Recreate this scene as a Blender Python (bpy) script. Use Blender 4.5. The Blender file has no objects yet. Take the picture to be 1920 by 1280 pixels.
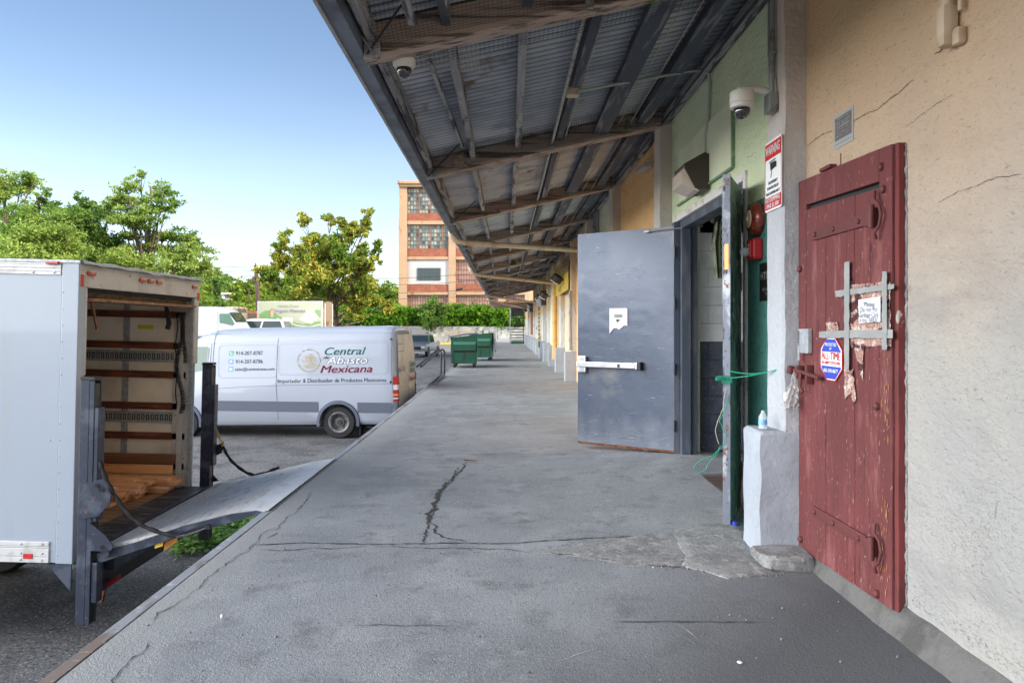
import bpy, bmesh, math, random
from mathutils import Vector, Matrix, noise as mnoise
R = math.radians
random.seed(7)
# ------------------------------------------------------------------ camera, sky, sun, exposure
F, VX, VY, H = 1350.0, 947.0, 613.0, 1.4      # focal length and vanishing point in photo pixels, eye height above the dock
sc = bpy.context.scene
cam_d = bpy.data.cameras.new("camera"); cam = bpy.data.objects.new("camera", cam_d)
sc.collection.objects.link(cam); sc.camera = cam
cam.location = (0, 0, H); cam.rotation_euler = (R(90), 0, 0)
cam_d.sensor_width = 36.0; cam_d.lens = F / 1920 * 36
cam_d.shift_x = (960 - VX) / 1920; cam_d.shift_y = -(640 - VY) / 1920
cam_d.clip_start = 0.05; cam_d.clip_end = 3000
SUN_AZ, SUN_EL = 118.0, 38.0                   # azimuth from +Y towards +X
w = bpy.data.worlds.new("World"); sc.world = w; w.use_nodes = True
nt = w.node_tree; nt.nodes.clear()
sky = nt.nodes.new('ShaderNodeTexSky'); sky.sky_type = 'NISHITA'; sky.sun_disc = False
sky.sun_elevation = R(SUN_EL); sky.sun_rotation = R(SUN_AZ); sky.altitude = 50
sky.air_density = 1.0; sky.dust_density = 1.0; sky.ozone_density = 1.6
bg = nt.nodes.new('ShaderNodeBackground'); bg.inputs[1].default_value = 0.062
wo = nt.nodes.new('ShaderNodeOutputWorld')
# added fill glow, unseen at left / behind-left, brightening the dock under the canopy
tcw = nt.nodes.new('ShaderNodeTexCoord'); FILL_GLOW = (Vector((-.95, -.26, .10)).normalized(), 5.2, .10, 1.0, (.98, .98, .98))
dt = nt.nodes.new('ShaderNodeVectorMath'); dt.operation = 'DOT_PRODUCT'; nt.links.new(tcw.outputs['Generated'], dt.inputs[0]); dt.inputs[1].default_value = FILL_GLOW[0]
mrw = nt.nodes.new('ShaderNodeMapRange'); mrw.interpolation_type = 'SMOOTHSTEP'; nt.links.new(dt.outputs['Value'], mrw.inputs[0]); mrw.inputs[1].default_value = .45; mrw.inputs[2].default_value = .95
nzw = nt.nodes.new('ShaderNodeTexNoise'); nzw.inputs['Scale'].default_value = 2.5; nzw.inputs['Detail'].default_value = 5; nt.links.new(tcw.outputs['Generated'], nzw.inputs['Vector'])
mlw = nt.nodes.new('ShaderNodeMath'); mlw.operation = 'MULTIPLY'; nt.links.new(mrw.outputs[0], mlw.inputs[0]); nt.links.new(nzw.outputs[0], mlw.inputs[1])
bg2 = nt.nodes.new('ShaderNodeBackground'); bg2.inputs[0].default_value = (*FILL_GLOW[4], 1)
ml2 = nt.nodes.new('ShaderNodeMath'); ml2.operation = 'MULTIPLY'; nt.links.new(mlw.outputs[0], ml2.inputs[0]); ml2.inputs[1].default_value = FILL_GLOW[1]; nt.links.new(ml2.outputs[0], bg2.inputs[1])
adw = nt.nodes.new('ShaderNodeAddShader'); nt.links.new(sky.outputs[0], bg.inputs[0]); nt.links.new(bg.outputs[0], adw.inputs[0]); nt.links.new(bg2.outputs[0], adw.inputs[1]); 
# pale haze low on the horizon all the way round
spz = nt.nodes.new('ShaderNodeSeparateXYZ'); nt.links.new(tcw.outputs['Generated'], spz.inputs[0])
mrz = nt.nodes.new('ShaderNodeMapRange'); mrz.interpolation_type = 'SMOOTHERSTEP'; nt.links.new(spz.outputs[2], mrz.inputs[0]); mrz.inputs[1].default_value = .40; mrz.inputs[2].default_value = .02; mrz.inputs[3].default_value = 0; mrz.inputs[4].default_value = .085
nzz = nt.nodes.new('ShaderNodeTexNoise'); nzz.inputs['Scale'].default_value = 3; nzz.inputs['Detail'].default_value = 6; mpz = nt.nodes.new('ShaderNodeMapping'); mpz.inputs['Scale'].default_value = (1, 1, 4); nt.links.new(tcw.outputs['Generated'], mpz.inputs[0]); nt.links.new(mpz.outputs[0], nzz.inputs['Vector'])
mrn = nt.nodes.new('ShaderNodeMapRange'); nt.links.new(nzz.outputs[0], mrn.inputs[0]); mrn.inputs[1].default_value = .3; mrn.inputs[2].default_value = .7; mrn.inputs[3].default_value = .8; mrn.inputs[4].default_value = 1.2
mlz = nt.nodes.new('ShaderNodeMath'); mlz.operation = 'MULTIPLY'; nt.links.new(mrz.outputs[0], mlz.inputs[0]); nt.links.new(mrn.outputs[0], mlz.inputs[1])
bg3 = nt.nodes.new('ShaderNodeBackground'); bg3.inputs[0].default_value = (1, .97, .94, 1); nt.links.new(mlz.outputs[0], bg3.inputs[1])
ad3 = nt.nodes.new('ShaderNodeAddShader'); nt.links.new(adw.outputs[0], ad3.inputs[0]); nt.links.new(bg3.outputs[0], ad3.inputs[1]); nt.links.new(ad3.outputs[0], wo.inputs[0])
sd = bpy.data.lights.new("sun", 'SUN'); sd.energy = 2.7; sd.angle = R(0.6); sd.color = (1, .90, .74)
so = bpy.data.objects.new("sun", sd); sc.collection.objects.link(so)
tosun = Vector((math.sin(R(SUN_AZ)) * math.cos(R(SUN_EL)), math.cos(R(SUN_AZ)) * math.cos(R(SUN_EL)), math.sin(R(SUN_EL))))
so.rotation_euler = tosun.to_track_quat('Z', 'Y').to_euler(); so.location = (40, -20, 40)
sc.view_settings.view_transform = 'Standard'; sc.view_settings.look = 'None'
sc.view_settings.exposure = 1.68; sc.view_settings.gamma = 1
try:
    sc.cycles.max_bounces = 8; sc.cycles.diffuse_bounces = 5; sc.cycles.transparent_max_bounces = 12
except Exception: pass
# ------------------------------------------------------------------ measuring helpers (photo -> metres on a known plane)
def WP(px, py, X): Y = X * F / (px - VX); return Vector((X, Y, H - (py - VY) * Y / F))
def DP(px, py, Y): return Vector(((px - VX) * Y / F, Y, H - (py - VY) * Y / F))
def GP(px, py, z=0.0): Y = (H - z) * F / (py - VY); return Vector(((px - VX) * Y / F, Y, z))
# ------------------------------------------------------------------ mesh builder
class MB:
    def __init__(s): s.v = []; s.f = []
    def add(s, vs, fs):
        o = len(s.v); s.v += [Vector(p) for p in vs]; s.f += [tuple(i + o for i in f) for f in fs]; return s
    def quad(s, a, b, c, d): return s.add([a, b, c, d], [(0, 1, 2, 3)])
    def poly(s, pts): return s.add(pts, [tuple(range(len(pts)))])
    def box(s, x0, x1, y0, y1, z0, z1):
        return s.add([(x0,y0,z0),(x1,y0,z0),(x1,y1,z0),(x0,y1,z0),(x0,y0,z1),(x1,y0,z1),(x1,y1,z1),(x0,y1,z1)],
            [(3,2,1,0),(4,5,6,7),(0,1,5,4),(1,2,6,5),(2,3,7,6),(3,0,4,7)])
    def bbox(s, x0, x1, y0, y1, z0, z1, b=.01):   # chamfered box
        b = min(b, (x1-x0)*.45, (y1-y0)*.45, (z1-z0)*.45)
        bm = bmesh.new(); bmesh.ops.create_cube(bm, size=1)
        for v in bm.verts: v.co = Vector(((x0+x1)/2 + v.co.x*(x1-x0), (y0+y1)/2 + v.co.y*(y1-y0), (z0+z1)/2 + v.co.z*(z1-z0)))
        bmesh.ops.bevel(bm, geom=bm.edges[:], offset=b, segments=2, affect='EDGES', profile=.6)
        return s.bm(bm)
    def bm(s, bm):
        bm.verts.ensure_lookup_table(); bm.verts.index_update()
        s.add([v.co.copy() for v in bm.verts], [tuple(v.index for v in f.verts) for f in bm.faces]); bm.free(); return s
    def obox(s, p0, p1, w_, h_, up=(0,0,1)):      # bar from p0 to p1, width w_, height h_
        p0 = Vector(p0); p1 = Vector(p1); d = (p1-p0).normalized(); u = Vector(up)
        if abs(d.dot(u)) > .98: u = Vector((0,1,0)) if abs(d.y) < .9 else Vector((1,0,0))
        a = d.cross(u).normalized(); b = a.cross(d)
        vs = [p + a*sa*w_/2 + b*sb*h_/2 for p in (p0, p1) for sa, sb in ((-1,-1),(1,-1),(1,1),(-1,1))]
        return s.add(vs, [(0,1,2,3),(7,6,5,4),(0,4,5,1),(1,5,6,2),(2,6,7,3),(3,7,4,0)])
    def tube(s, pts, r, n=8, cap=True):
        pts = [Vector(p) for p in pts]; rs = r if isinstance(r, (list, tuple)) else [r]*len(pts)
        base = len(s.v); prev = None
        for i, p in enumerate(pts):
            d = (pts[min(i+1, len(pts)-1)] - pts[max(i-1, 0)])
            d = d.normalized() if d.length > 1e-9 else Vector((0,0,1))
            if prev is None: a = d.cross(Vector((0,0,1)) if abs(d.z) < .9 else Vector((1,0,0))).normalized()
            else:
                a = prev - d*prev.dot(d)
                a = a.normalized() if a.length > 1e-6 else d.orthogonal().normalized()
            prev = a; b = d.cross(a)
            for k in range(n):
                t = 2*math.pi*k/n; s.v.append(p + (a*math.cos(t) + b*math.sin(t))*rs[i])
        for i in range(len(pts)-1):
            for k in range(n):
                s.f.append((base+i*n+k, base+i*n+(k+1)%n, base+(i+1)*n+(k+1)%n, base+(i+1)*n+k))
        if cap:
            s.f.append(tuple(base+k for k in reversed(range(n)))); s.f.append(tuple(base+(len(pts)-1)*n+k for k in range(n)))
        return s
    def cyl(s, p0, p1, r, n=20, r1=None): return s.tube([p0, p1], [r, r if r1 is None else r1], n)
    def lathe(s, prof, origin, axis, n=28, caps=True):       # prof: [(radius, height)] about axis
        q = Vector(axis).normalized().to_track_quat('Z', 'Y'); o = Vector(origin); base = len(s.v)
        for r, h in prof:
            for k in range(n):
                t = 2*math.pi*k/n; s.v.append(o + q @ Vector((r*math.cos(t), r*math.sin(t), h)))
        for i in range(len(prof)-1):
            for k in range(n):
                s.f.append((base+i*n+k, base+i*n+(k+1)%n, base+(i+1)*n+(k+1)%n, base+(i+1)*n+k))
        if caps and prof[0][0] > 1e-4: s.f.append(tuple(base+k for k in reversed(range(n))))
        if caps and prof[-1][0] > 1e-4: s.f.append(tuple(base+(len(prof)-1)*n+k for k in range(n)))
        return s
    def prism(s, pts, vec):                       # extrude polygon by vec
        n = len(pts); vec = Vector(vec); a = [Vector(p) for p in pts]
        return s.add(a + [p+vec for p in a], [tuple(reversed(range(n))), tuple(range(n, 2*n))] + [(i, (i+1)%n, n+(i+1)%n, n+i) for i in range(n)])
    def rough(s, x0, x1, y0, y1, z0, z1, cell=.05, amp=.006, sc_=7.0, bev=.012):   # knocked about block
        bm = bmesh.new(); bmesh.ops.create_cube(bm, size=1)
        for v in bm.verts: v.co = Vector(((x0+x1)/2 + v.co.x*(x1-x0), (y0+y1)/2 + v.co.y*(y1-y0), (z0+z1)/2 + v.co.z*(z1-z0)))
        bmesh.ops.bevel(bm, geom=bm.edges[:], offset=bev, segments=1, affect='EDGES')
        for ax in range(3):
            lo, hi = (x0, y0, z0)[ax], (x1, y1, z1)[ax]; k = int((hi-lo)/cell)
            for i in range(1, k+1):
                co = [0,0,0]; no = [0,0,0]; co[ax] = lo + (hi-lo)*i/(k+1); no[ax] = 1
                bmesh.ops.bisect_plane(bm, geom=bm.verts[:]+bm.edges[:]+bm.faces[:], plane_co=co, plane_no=no)
        for v in bm.verts:
            p = v.co*sc_; v.co += Vector((mnoise.noise(p), mnoise.noise(p+Vector((9,3,1))), mnoise.noise(p+Vector((2,8,5)))*.5))*amp
        return s.bm(bm)
    def xf(s, m): s.v = [m @ p for p in s.v]; return s
    def build(s, name, mat, parent=None, smooth=False, label=None, kind=None, group=None, cat=None, auto=True):
        off = parent.get('_o', (0,0,0)) if parent else (0,0,0)
        off = Vector(off)
        me = bpy.data.meshes.new(name)
        me.from_pydata([tuple(p - off) for p in s.v], [], s.f); me.validate(); me.update()
        bm = bmesh.new(); bm.from_mesh(me); 
        if auto: bmesh.ops.recalc_face_normals(bm, faces=bm.faces[:])
        bm.to_mesh(me); bm.free()
        mats = mat if isinstance(mat, (list, tuple)) else [mat]
        for m_ in mats: me.materials.append(m_)
        if smooth:
            me.shade_smooth()
            try: me.set_sharp_from_angle(angle=R(38))
            except Exception: pass
        o = bpy.data.objects.new(name, me); sc.collection.objects.link(o)
        if parent: o.parent = parent; o['_o'] = tuple(off)
        if label: o['label'] = label
        if kind: o['kind'] = kind
        if group: o['group'] = group
        if cat: o['category'] = cat
        return o
def thing(name, label, cat, loc=(0,0,0), group=None):
    o = bpy.data.objects.new(name, None); o.empty_display_size = .2; sc.collection.objects.link(o)
    o.location = loc; o['_o'] = tuple(loc); o['label'] = label; o['category'] = cat
    if group: o['group'] = group
    return o
def copy_tree(o, parent=None):
    c = o.copy(); sc.collection.objects.link(c)
    if parent: c.parent = parent
    for ch in list(o.children): copy_tree(ch, c)
    return c
# text as mesh; frame = (origin, xdir, ydir)
def text(mb, s_, size, origin, xd, yd, align='CENTER', bold=0.0, shear=0.0, sx=1.0, fit=None, ext=0.0):
    cu = bpy.data.curves.new("t", 'FONT'); cu.body = s_; cu.size = size; cu.align_x = align; cu.align_y = 'CENTER'
    cu.shear = shear; cu.resolution_u = 3; cu.extrude = ext
    ob = bpy.data.objects.new("t", cu); sc.collection.objects.link(ob)
    dg = bpy.context.evaluated_depsgraph_get(); dg.update()
    me = bpy.data.meshes.new_from_object(ob.evaluated_get(dg))
    xd = Vector(xd); yd = Vector(yd); o = Vector(origin); zd = xd.cross(yd)
    xs = [v.co.x for v in me.vertices]
    if fit and xs: sx = fit/(max(xs)-min(xs))
    bw = bold*size*1.1
    for q, (ux, uy) in enumerate(((0,0),) if bold <= 0 else ((-1,-.5),(1,.5),(-1,.5),(1,-.5),(0,0))):
        vs = [o + xd*(v.co.x*sx+ux*bw) + yd*(v.co.y+uy*bw) + zd*(v.co.z+q*.0003) for v in me.vertices]
        mb.add(vs, [tuple(p.vertices) for p in me.polygons])
    bpy.data.objects.remove(ob); bpy.data.curves.remove(cu); bpy.data.meshes.remove(me)
    return mb
# ------------------------------------------------------------------ materials
def mat(name, col, rough=.6, metal=0.0, layers=(), bump=None, spec=.5, coord='Object', alpha=None, trans=0, ior=1.45, coat=0, island=None, emis=None):
    m = bpy.data.materials.new(name); m.use_nodes = True; t = m.node_tree; N = t.nodes; L = t.links
    b = N['Principled BSDF']; b.inputs['Roughness'].default_value = rough; b.inputs['Metallic'].default_value = metal
    b.inputs['Specular IOR Level'].default_value = spec; b.inputs['IOR'].default_value = ior
    if coat: b.inputs['Coat Weight'].default_value = coat
    if trans: b.inputs['Transmission Weight'].default_value = trans
    if alpha is not None: b.inputs['Alpha'].default_value = alpha
    tc = N.new('ShaderNodeTexCoord')
    def coords(st):
        mp = N.new('ShaderNodeMapping'); mp.inputs['Scale'].default_value = st; L.new(tc.outputs[coord], mp.inputs[0]); return mp.outputs[0]
    cur = None
    def colsock(c):
        r = N.new('ShaderNodeRGB'); r.outputs[0].default_value = (*c, 1); return r.outputs[0]
    cur = colsock(col)
    if island:                                     # random tint per mesh island: list of colours
        g = N.new('ShaderNodeNewGeometry'); cr = N.new('ShaderNodeValToRGB'); L.new(g.outputs['Random Per Island'], cr.inputs[0])
        el = cr.color_ramp.elements; cr.color_ramp.interpolation = 'CONSTANT' if len(island) > 3 else 'LINEAR'
        n = len(island)
        while len(el) < n: el.new(.5)
        for i, c in enumerate(island):
            el[i].position = i/n if len(island) > 3 else i/(n-1); el[i].color = (*c, 1)
        cur = cr.outputs[0]
    for la in layers:
        kind, c2, scale, lo, hi = la[:5]
        if kind == 'n' and lo >= .5: lo, hi = .5+(lo-.5)*.66, .5+(hi-.5)*.66
        st = la[5] if len(la) > 5 else (1,1,1); det = la[6] if len(la) > 6 else 6
        if kind == 'n':
            tx = N.new('ShaderNodeTexNoise'); tx.inputs['Scale'].default_value = scale; tx.inputs['Detail'].default_value = det; tx.inputs['Roughness'].default_value = .6
            out = tx.outputs[0]; L.new(coords(st), tx.inputs['Vector'])
        elif kind == 'v':
            tx = N.new('ShaderNodeTexVoronoi'); tx.inputs['Scale'].default_value = scale; out = tx.outputs['Distance']; L.new(coords(st), tx.inputs['Vector'])
        elif kind == 'c':                          # voronoi cell id: random value per cell
            tx = N.new('ShaderNodeTexVoronoi'); tx.inputs['Scale'].default_value = scale
            sp = N.new('ShaderNodeSeparateColor'); L.new(tx.outputs['Color'], sp.inputs[0]); out = sp.outputs[0]; L.new(coords(st), tx.inputs['Vector'])
        elif kind == 'z':                          # height band, ragged by noise: scale = noise amount
            sp = N.new('ShaderNodeSeparateXYZ'); g2 = N.new('ShaderNodeNewGeometry'); L.new(g2.outputs['Position'], sp.inputs[0])
            tx = N.new('ShaderNodeTexNoise'); tx.inputs['Scale'].default_value = 6; tx.inputs['Detail'].default_value = 6
            ma = N.new('ShaderNodeMath'); ma.operation = 'MULTIPLY_ADD'; L.new(tx.outputs[0], ma.inputs[0]); ma.inputs[1].default_value = scale; L.new(sp.outputs[2], ma.inputs[2]); out = ma.outputs[0]
        elif kind == 's':                          # valley shading of the corrugation painted as dark stripes (scale = angular frequency along Y)
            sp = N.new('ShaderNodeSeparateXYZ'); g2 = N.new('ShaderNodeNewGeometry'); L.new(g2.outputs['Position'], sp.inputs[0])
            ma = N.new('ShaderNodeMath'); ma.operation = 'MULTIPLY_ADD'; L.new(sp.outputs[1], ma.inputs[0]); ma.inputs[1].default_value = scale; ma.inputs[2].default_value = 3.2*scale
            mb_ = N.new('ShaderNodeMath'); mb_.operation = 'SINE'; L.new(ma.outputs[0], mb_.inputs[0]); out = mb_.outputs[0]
        elif kind == 'x':                          # paler worn band along the dock edge
            sp = N.new('ShaderNodeSeparateXYZ'); g2 = N.new('ShaderNodeNewGeometry'); L.new(g2.outputs['Position'], sp.inputs[0])
            tx = N.new('ShaderNodeTexNoise'); tx.inputs['Scale'].default_value = 4; tx.inputs['Detail'].default_value = 8
            ma = N.new('ShaderNodeMath'); ma.operation = 'MULTIPLY_ADD'; L.new(tx.outputs[0], ma.inputs[0]); ma.inputs[1].default_value = scale; L.new(sp.outputs[0], ma.inputs[2]); out = ma.outputs[0]
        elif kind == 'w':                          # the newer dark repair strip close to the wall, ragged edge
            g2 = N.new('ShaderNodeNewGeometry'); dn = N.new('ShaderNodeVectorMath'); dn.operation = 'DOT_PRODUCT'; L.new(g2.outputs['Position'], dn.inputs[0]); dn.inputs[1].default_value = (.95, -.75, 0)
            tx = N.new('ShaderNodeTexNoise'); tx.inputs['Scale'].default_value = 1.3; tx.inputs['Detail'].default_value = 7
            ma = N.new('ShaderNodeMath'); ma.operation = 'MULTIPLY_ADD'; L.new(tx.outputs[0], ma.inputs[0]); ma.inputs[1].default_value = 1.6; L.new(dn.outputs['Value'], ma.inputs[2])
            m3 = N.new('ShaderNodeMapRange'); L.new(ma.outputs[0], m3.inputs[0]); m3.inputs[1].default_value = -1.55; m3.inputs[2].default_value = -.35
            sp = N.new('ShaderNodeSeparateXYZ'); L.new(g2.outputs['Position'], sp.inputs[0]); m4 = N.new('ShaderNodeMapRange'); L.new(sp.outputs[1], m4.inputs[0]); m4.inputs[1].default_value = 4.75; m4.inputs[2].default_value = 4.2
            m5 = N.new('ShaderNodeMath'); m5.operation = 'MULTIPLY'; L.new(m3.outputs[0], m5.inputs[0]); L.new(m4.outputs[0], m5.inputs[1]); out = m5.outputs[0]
        mr = N.new('ShaderNodeMapRange'); L.new(out, mr.inputs[0]); mr.inputs[1].default_value = lo; mr.inputs[2].default_value = hi
        mx = N.new('ShaderNodeMix'); mx.data_type = 'RGBA'
        L.new(mr.outputs[0], mx.inputs[0]); L.new(cur, mx.inputs[6]); mx.inputs[7].default_value = (*c2, 1); cur = mx.outputs[2]
    L.new(cur, b.inputs['Base Color'])
    if emis: b.inputs['Emission Color'].default_value = (*emis[:3], 1); b.inputs['Emission Strength'].default_value = emis[3]
    if bump:
        bumps = bump if isinstance(bump, list) else [bump]; prev = None
        for bu in bumps:
            scale, strength, dist = bu[:3]; st = bu[3] if len(bu) > 3 else (1,1,1); kd = bu[4] if len(bu) > 4 else 'n'
            if kd == 'n':
                tx = N.new('ShaderNodeTexNoise'); tx.inputs['Detail'].default_value = 8; tx.inputs['Roughness'].default_value = .65; o_ = tx.outputs[0]
            else:
                tx = N.new('ShaderNodeTexVoronoi'); o_ = tx.outputs['Distance']
            tx.inputs['Scale'].default_value = scale; L.new(coords(st), tx.inputs['Vector'])
            bn = N.new('ShaderNodeBump'); bn.inputs['Strength'].default_value = strength; bn.inputs['Distance'].default_value = dist
            L.new(o_, bn.inputs['Height'])
            if prev: L.new(prev, bn.inputs['Normal'])
            prev = bn.outputs[0]
        L.new(prev, b.inputs['Normal'])
    return m
def leafmat(name, cols, big):
    m = bpy.data.materials.new(name); m.use_nodes = True; t = m.node_tree; N = t.nodes; L = t.links; N.clear()
    out = N.new('ShaderNodeOutputMaterial'); g = N.new('ShaderNodeNewGeometry'); cr = N.new('ShaderNodeValToRGB'); L.new(g.outputs['Random Per Island'], cr.inputs[0])
    el = cr.color_ramp.elements
    while len(el) < len(cols): el.new(.5)
    for i, c in enumerate(cols): el[i].position = i/(len(cols)-1); el[i].color = (*c, 1)
    tc = N.new('ShaderNodeTexCoord'); nz = N.new('ShaderNodeTexNoise'); nz.inputs['Scale'].default_value = big[1]; L.new(tc.outputs['Object'], nz.inputs['Vector'])
    mr = N.new('ShaderNodeMapRange'); L.new(nz.outputs[0], mr.inputs[0]); mr.inputs[1].default_value = .45; mr.inputs[2].default_value = .62
    mx = N.new('ShaderNodeMix'); mx.data_type = 'RGBA'; L.new(mr.outputs[0], mx.inputs[0]); L.new(cr.outputs[0], mx.inputs[6]); mx.inputs[7].default_value = (*big[0], 1)
    d = N.new('ShaderNodeBsdfDiffuse'); tr = N.new('ShaderNodeBsdfTranslucent'); ms = N.new('ShaderNodeMixShader'); ms.inputs[0].default_value = .45
    L.new(mx.outputs[2], d.inputs[0]); L.new(mx.outputs[2], tr.inputs[0]); L.new(d.outputs[0], ms.inputs[1]); L.new(tr.outputs[0], ms.inputs[2]); L.new(ms.outputs[0], out.inputs[0])
    return m
C = {}
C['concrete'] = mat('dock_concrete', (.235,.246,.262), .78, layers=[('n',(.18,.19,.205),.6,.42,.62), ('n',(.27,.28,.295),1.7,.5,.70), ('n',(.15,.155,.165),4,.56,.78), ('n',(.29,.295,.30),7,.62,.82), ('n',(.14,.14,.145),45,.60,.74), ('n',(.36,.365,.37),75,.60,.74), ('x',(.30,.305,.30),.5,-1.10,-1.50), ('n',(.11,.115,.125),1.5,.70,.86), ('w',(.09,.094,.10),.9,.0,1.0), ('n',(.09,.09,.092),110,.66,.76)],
    bump=[(55,.5,.008),(9,.25,.012),(130,.4,.004,(1,1,1),'v')], coord='Object')
C['concrete_dark'] = mat('concrete_dark', (.10,.10,.105), .8, layers=[('n',(.14,.14,.14),4,.45,.65),('n',(.06,.06,.06),40,.58,.7)], bump=(70,.5,.005))
C['patch'] = mat('patch_mortar', (.235,.235,.235), .85, layers=[('n',(.165,.165,.165),5,.45,.6),('n',(.32,.315,.305),17,.55,.7),('n',(.08,.08,.08),60,.62,.7)], bump=[(30,.7,.012),(90,.5,.004)])
C['crack'] = mat('crack_dirt', (.045,.043,.04), .95)
C['crack_soft'] = mat('crack_line', (.07,.066,.06), .95)
C['scar'] = mat('scuff_pale', (.40,.40,.39), .9)
C['asphalt'] = mat('asphalt', (.125,.125,.13), .85, layers=[('n',(.19,.188,.185),.30,.45,.62),('n',(.07,.07,.072),1.3,.5,.65),('n',(.04,.04,.04),30,.54,.66),('n',(.30,.30,.30),55,.58,.68)], bump=[(80,.8,.012),(12,.3,.02)])
C['steel_edge'] = mat('steel_edge', (.33,.34,.36), .5, .3, layers=[('n',(.22,.17,.14),6,.52,.62,(1,.2,1)),('n',(.55,.56,.58),14,.62,.75)], bump=(40,.3,.003))
C['rust'] = mat('rust', (.16,.06,.03), .9, layers=[('n',(.07,.03,.02),20,.45,.6)])
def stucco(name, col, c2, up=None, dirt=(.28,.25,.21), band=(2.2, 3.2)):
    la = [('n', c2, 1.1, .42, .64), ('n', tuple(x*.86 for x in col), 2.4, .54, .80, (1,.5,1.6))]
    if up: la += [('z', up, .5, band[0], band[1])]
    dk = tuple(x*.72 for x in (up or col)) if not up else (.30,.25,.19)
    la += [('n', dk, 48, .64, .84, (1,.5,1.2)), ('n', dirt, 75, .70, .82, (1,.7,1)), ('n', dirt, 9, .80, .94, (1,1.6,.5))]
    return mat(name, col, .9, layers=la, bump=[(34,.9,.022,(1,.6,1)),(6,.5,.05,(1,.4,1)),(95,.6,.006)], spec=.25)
C['st_cream'] = stucco('stucco_cream', (.345,.34,.33), (.39,.375,.345), up=(.82,.49,.235), band=(1.5,4.1))  # warm light on the upper wall is painted in as the orange band
C['pit'] = mat('stucco_pit', (.27,.225,.17), .95)
C['pit_grey'] = mat('wall_grime', (.24,.235,.22), .95)
C['st_mint'] = stucco('stucco_mint', (.66,.74,.50), (.72,.76,.50), dirt=(.36,.38,.25))
C['st_teal'] = mat('paint_teal', (.07,.215,.19), .6, layers=[('n',(.10,.28,.23),3,.45,.7),('n',(.03,.09,.08),30,.62,.72)], bump=[(20,.4,.008),(6,.3,.02)])
C['st_orange'] = stucco('stucco_orange', (.78,.45,.20), (.82,.53,.26))
C['st_pale'] = stucco('stucco_pale', (.66,.68,.54), (.70,.64,.46))
C['st_tan'] = stucco('stucco_tan', (.66,.52,.34), (.70,.56,.38))
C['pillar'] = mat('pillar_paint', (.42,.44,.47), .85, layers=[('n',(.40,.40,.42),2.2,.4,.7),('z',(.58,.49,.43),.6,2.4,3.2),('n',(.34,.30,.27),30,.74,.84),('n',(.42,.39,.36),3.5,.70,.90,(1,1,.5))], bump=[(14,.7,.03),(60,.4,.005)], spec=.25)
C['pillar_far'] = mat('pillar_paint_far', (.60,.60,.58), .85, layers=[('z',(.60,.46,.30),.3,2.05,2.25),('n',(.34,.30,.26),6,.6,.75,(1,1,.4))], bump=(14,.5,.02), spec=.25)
C['plinth'] = mat('plinth_paint', (.36,.395,.44), .8, layers=[('n',(.30,.32,.36),2.2,.45,.7),('n',(.36,.35,.34),34,.76,.84)], bump=[(9,.6,.022),(50,.4,.006)], spec=.3)
C['found'] = mat('foundation', (.125,.12,.115), .9, layers=[('n',(.075,.072,.068),5,.45,.6),('n',(.08,.09,.04),7,.66,.86,(2,.4,2))], bump=(20,.8,.02))
C['red'] = mat('red_paint', (.145,.034,.034), .78, layers=[('n',(.11,.026,.026),3,.45,.65,(1,1,.25)),('n',(.14,.032,.034),30,.58,.74,(1,1,.05)),('n',(.04,.012,.012),26,.74,.80,(1,1,.10)),('n',(.30,.15,.14),50,.70,.78,(1,1,.5)),('n',(.24,.085,.08),8,.60,.85,(1,1,.3)),('n',(.42,.17,.04),5,.83,.86,(1,1,.3))], bump=[(30,1.0,.014,(1,1,.06)),(60,.4,.003)])
C['red_dark'] = mat('red_paint_worn', (.15,.028,.026), .7, layers=[('n',(.09,.02,.02),8,.45,.6,(1,1,.3)),('n',(.36,.34,.30),4,.66,.69)], bump=(30,.6,.006,(1,1,.2)))
C['red_iron'] = mat('red_iron', (.12,.030,.030), .65, .1, layers=[('n',(.08,.03,.03),30,.55,.65)], bump=(60,.4,.003))
C['door_blue'] = mat('door_steel_blue', (.068,.086,.125), .36, .3, layers=[('n',(.11,.125,.165),.9,.42,.7),('n',(.21,.195,.19),1.1,.60,.85,(1,1,1.6)),('n',(.07,.09,.135),3.1,.56,.80),('n',(.035,.04,.06),18,.74,.80,(.4,.4,5)),('n',(.40,.41,.43),15,.78,.84,(.4,.4,7)),('n',(.42,.42,.43),80,.80,.86),('z',(.17,.19,.23),.6,.75,.25)], bump=[(1.4,.25,.03),(20,.08,.002,(1,1,2))], spec=.6)
C['door_green'] = mat('door_green', (.16,.21,.17), .6, layers=[('n',(.05,.06,.05),7,.55,.62,(1,1,.5)),('n',(.42,.42,.36),12,.64,.68)], bump=(20,.4,.01))
C['steel_worn'] = mat('steel_worn', (.18,.20,.25), .42, .5, layers=[('n',(.45,.46,.50),6,.52,.64,(1,1,.5)),('n',(.07,.07,.09),16,.58,.66,(1,1,.4)),('n',(.20,.09,.05),25,.68,.72)], bump=(30,.4,.004))
C['frame_grey'] = mat('frame_grey', (.075,.09,.12), .5, .2, layers=[('n',(.14,.15,.18),5,.5,.7,(1,1,.3))], bump=(30,.2,.003))
C['trim_white'] = mat('trim_white', (.66,.63,.60), .7, layers=[('n',(.40,.34,.28),6,.55,.7)], bump=(30,.4,.004))
C['alu'] = mat('aluminium', (.62,.63,.65), .32, .85, layers=[('n',(.5,.5,.52),6,.5,.7)])
C['galv'] = mat('galvanised', (.42,.44,.46), .42, .3, layers=[('c',(.34,.36,.38),40,.4,.6)])
C['conduit'] = mat('conduit_grey', (.30,.32,.31), .45, .5, layers=[('n',(.18,.17,.15),8,.55,.65)])
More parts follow.
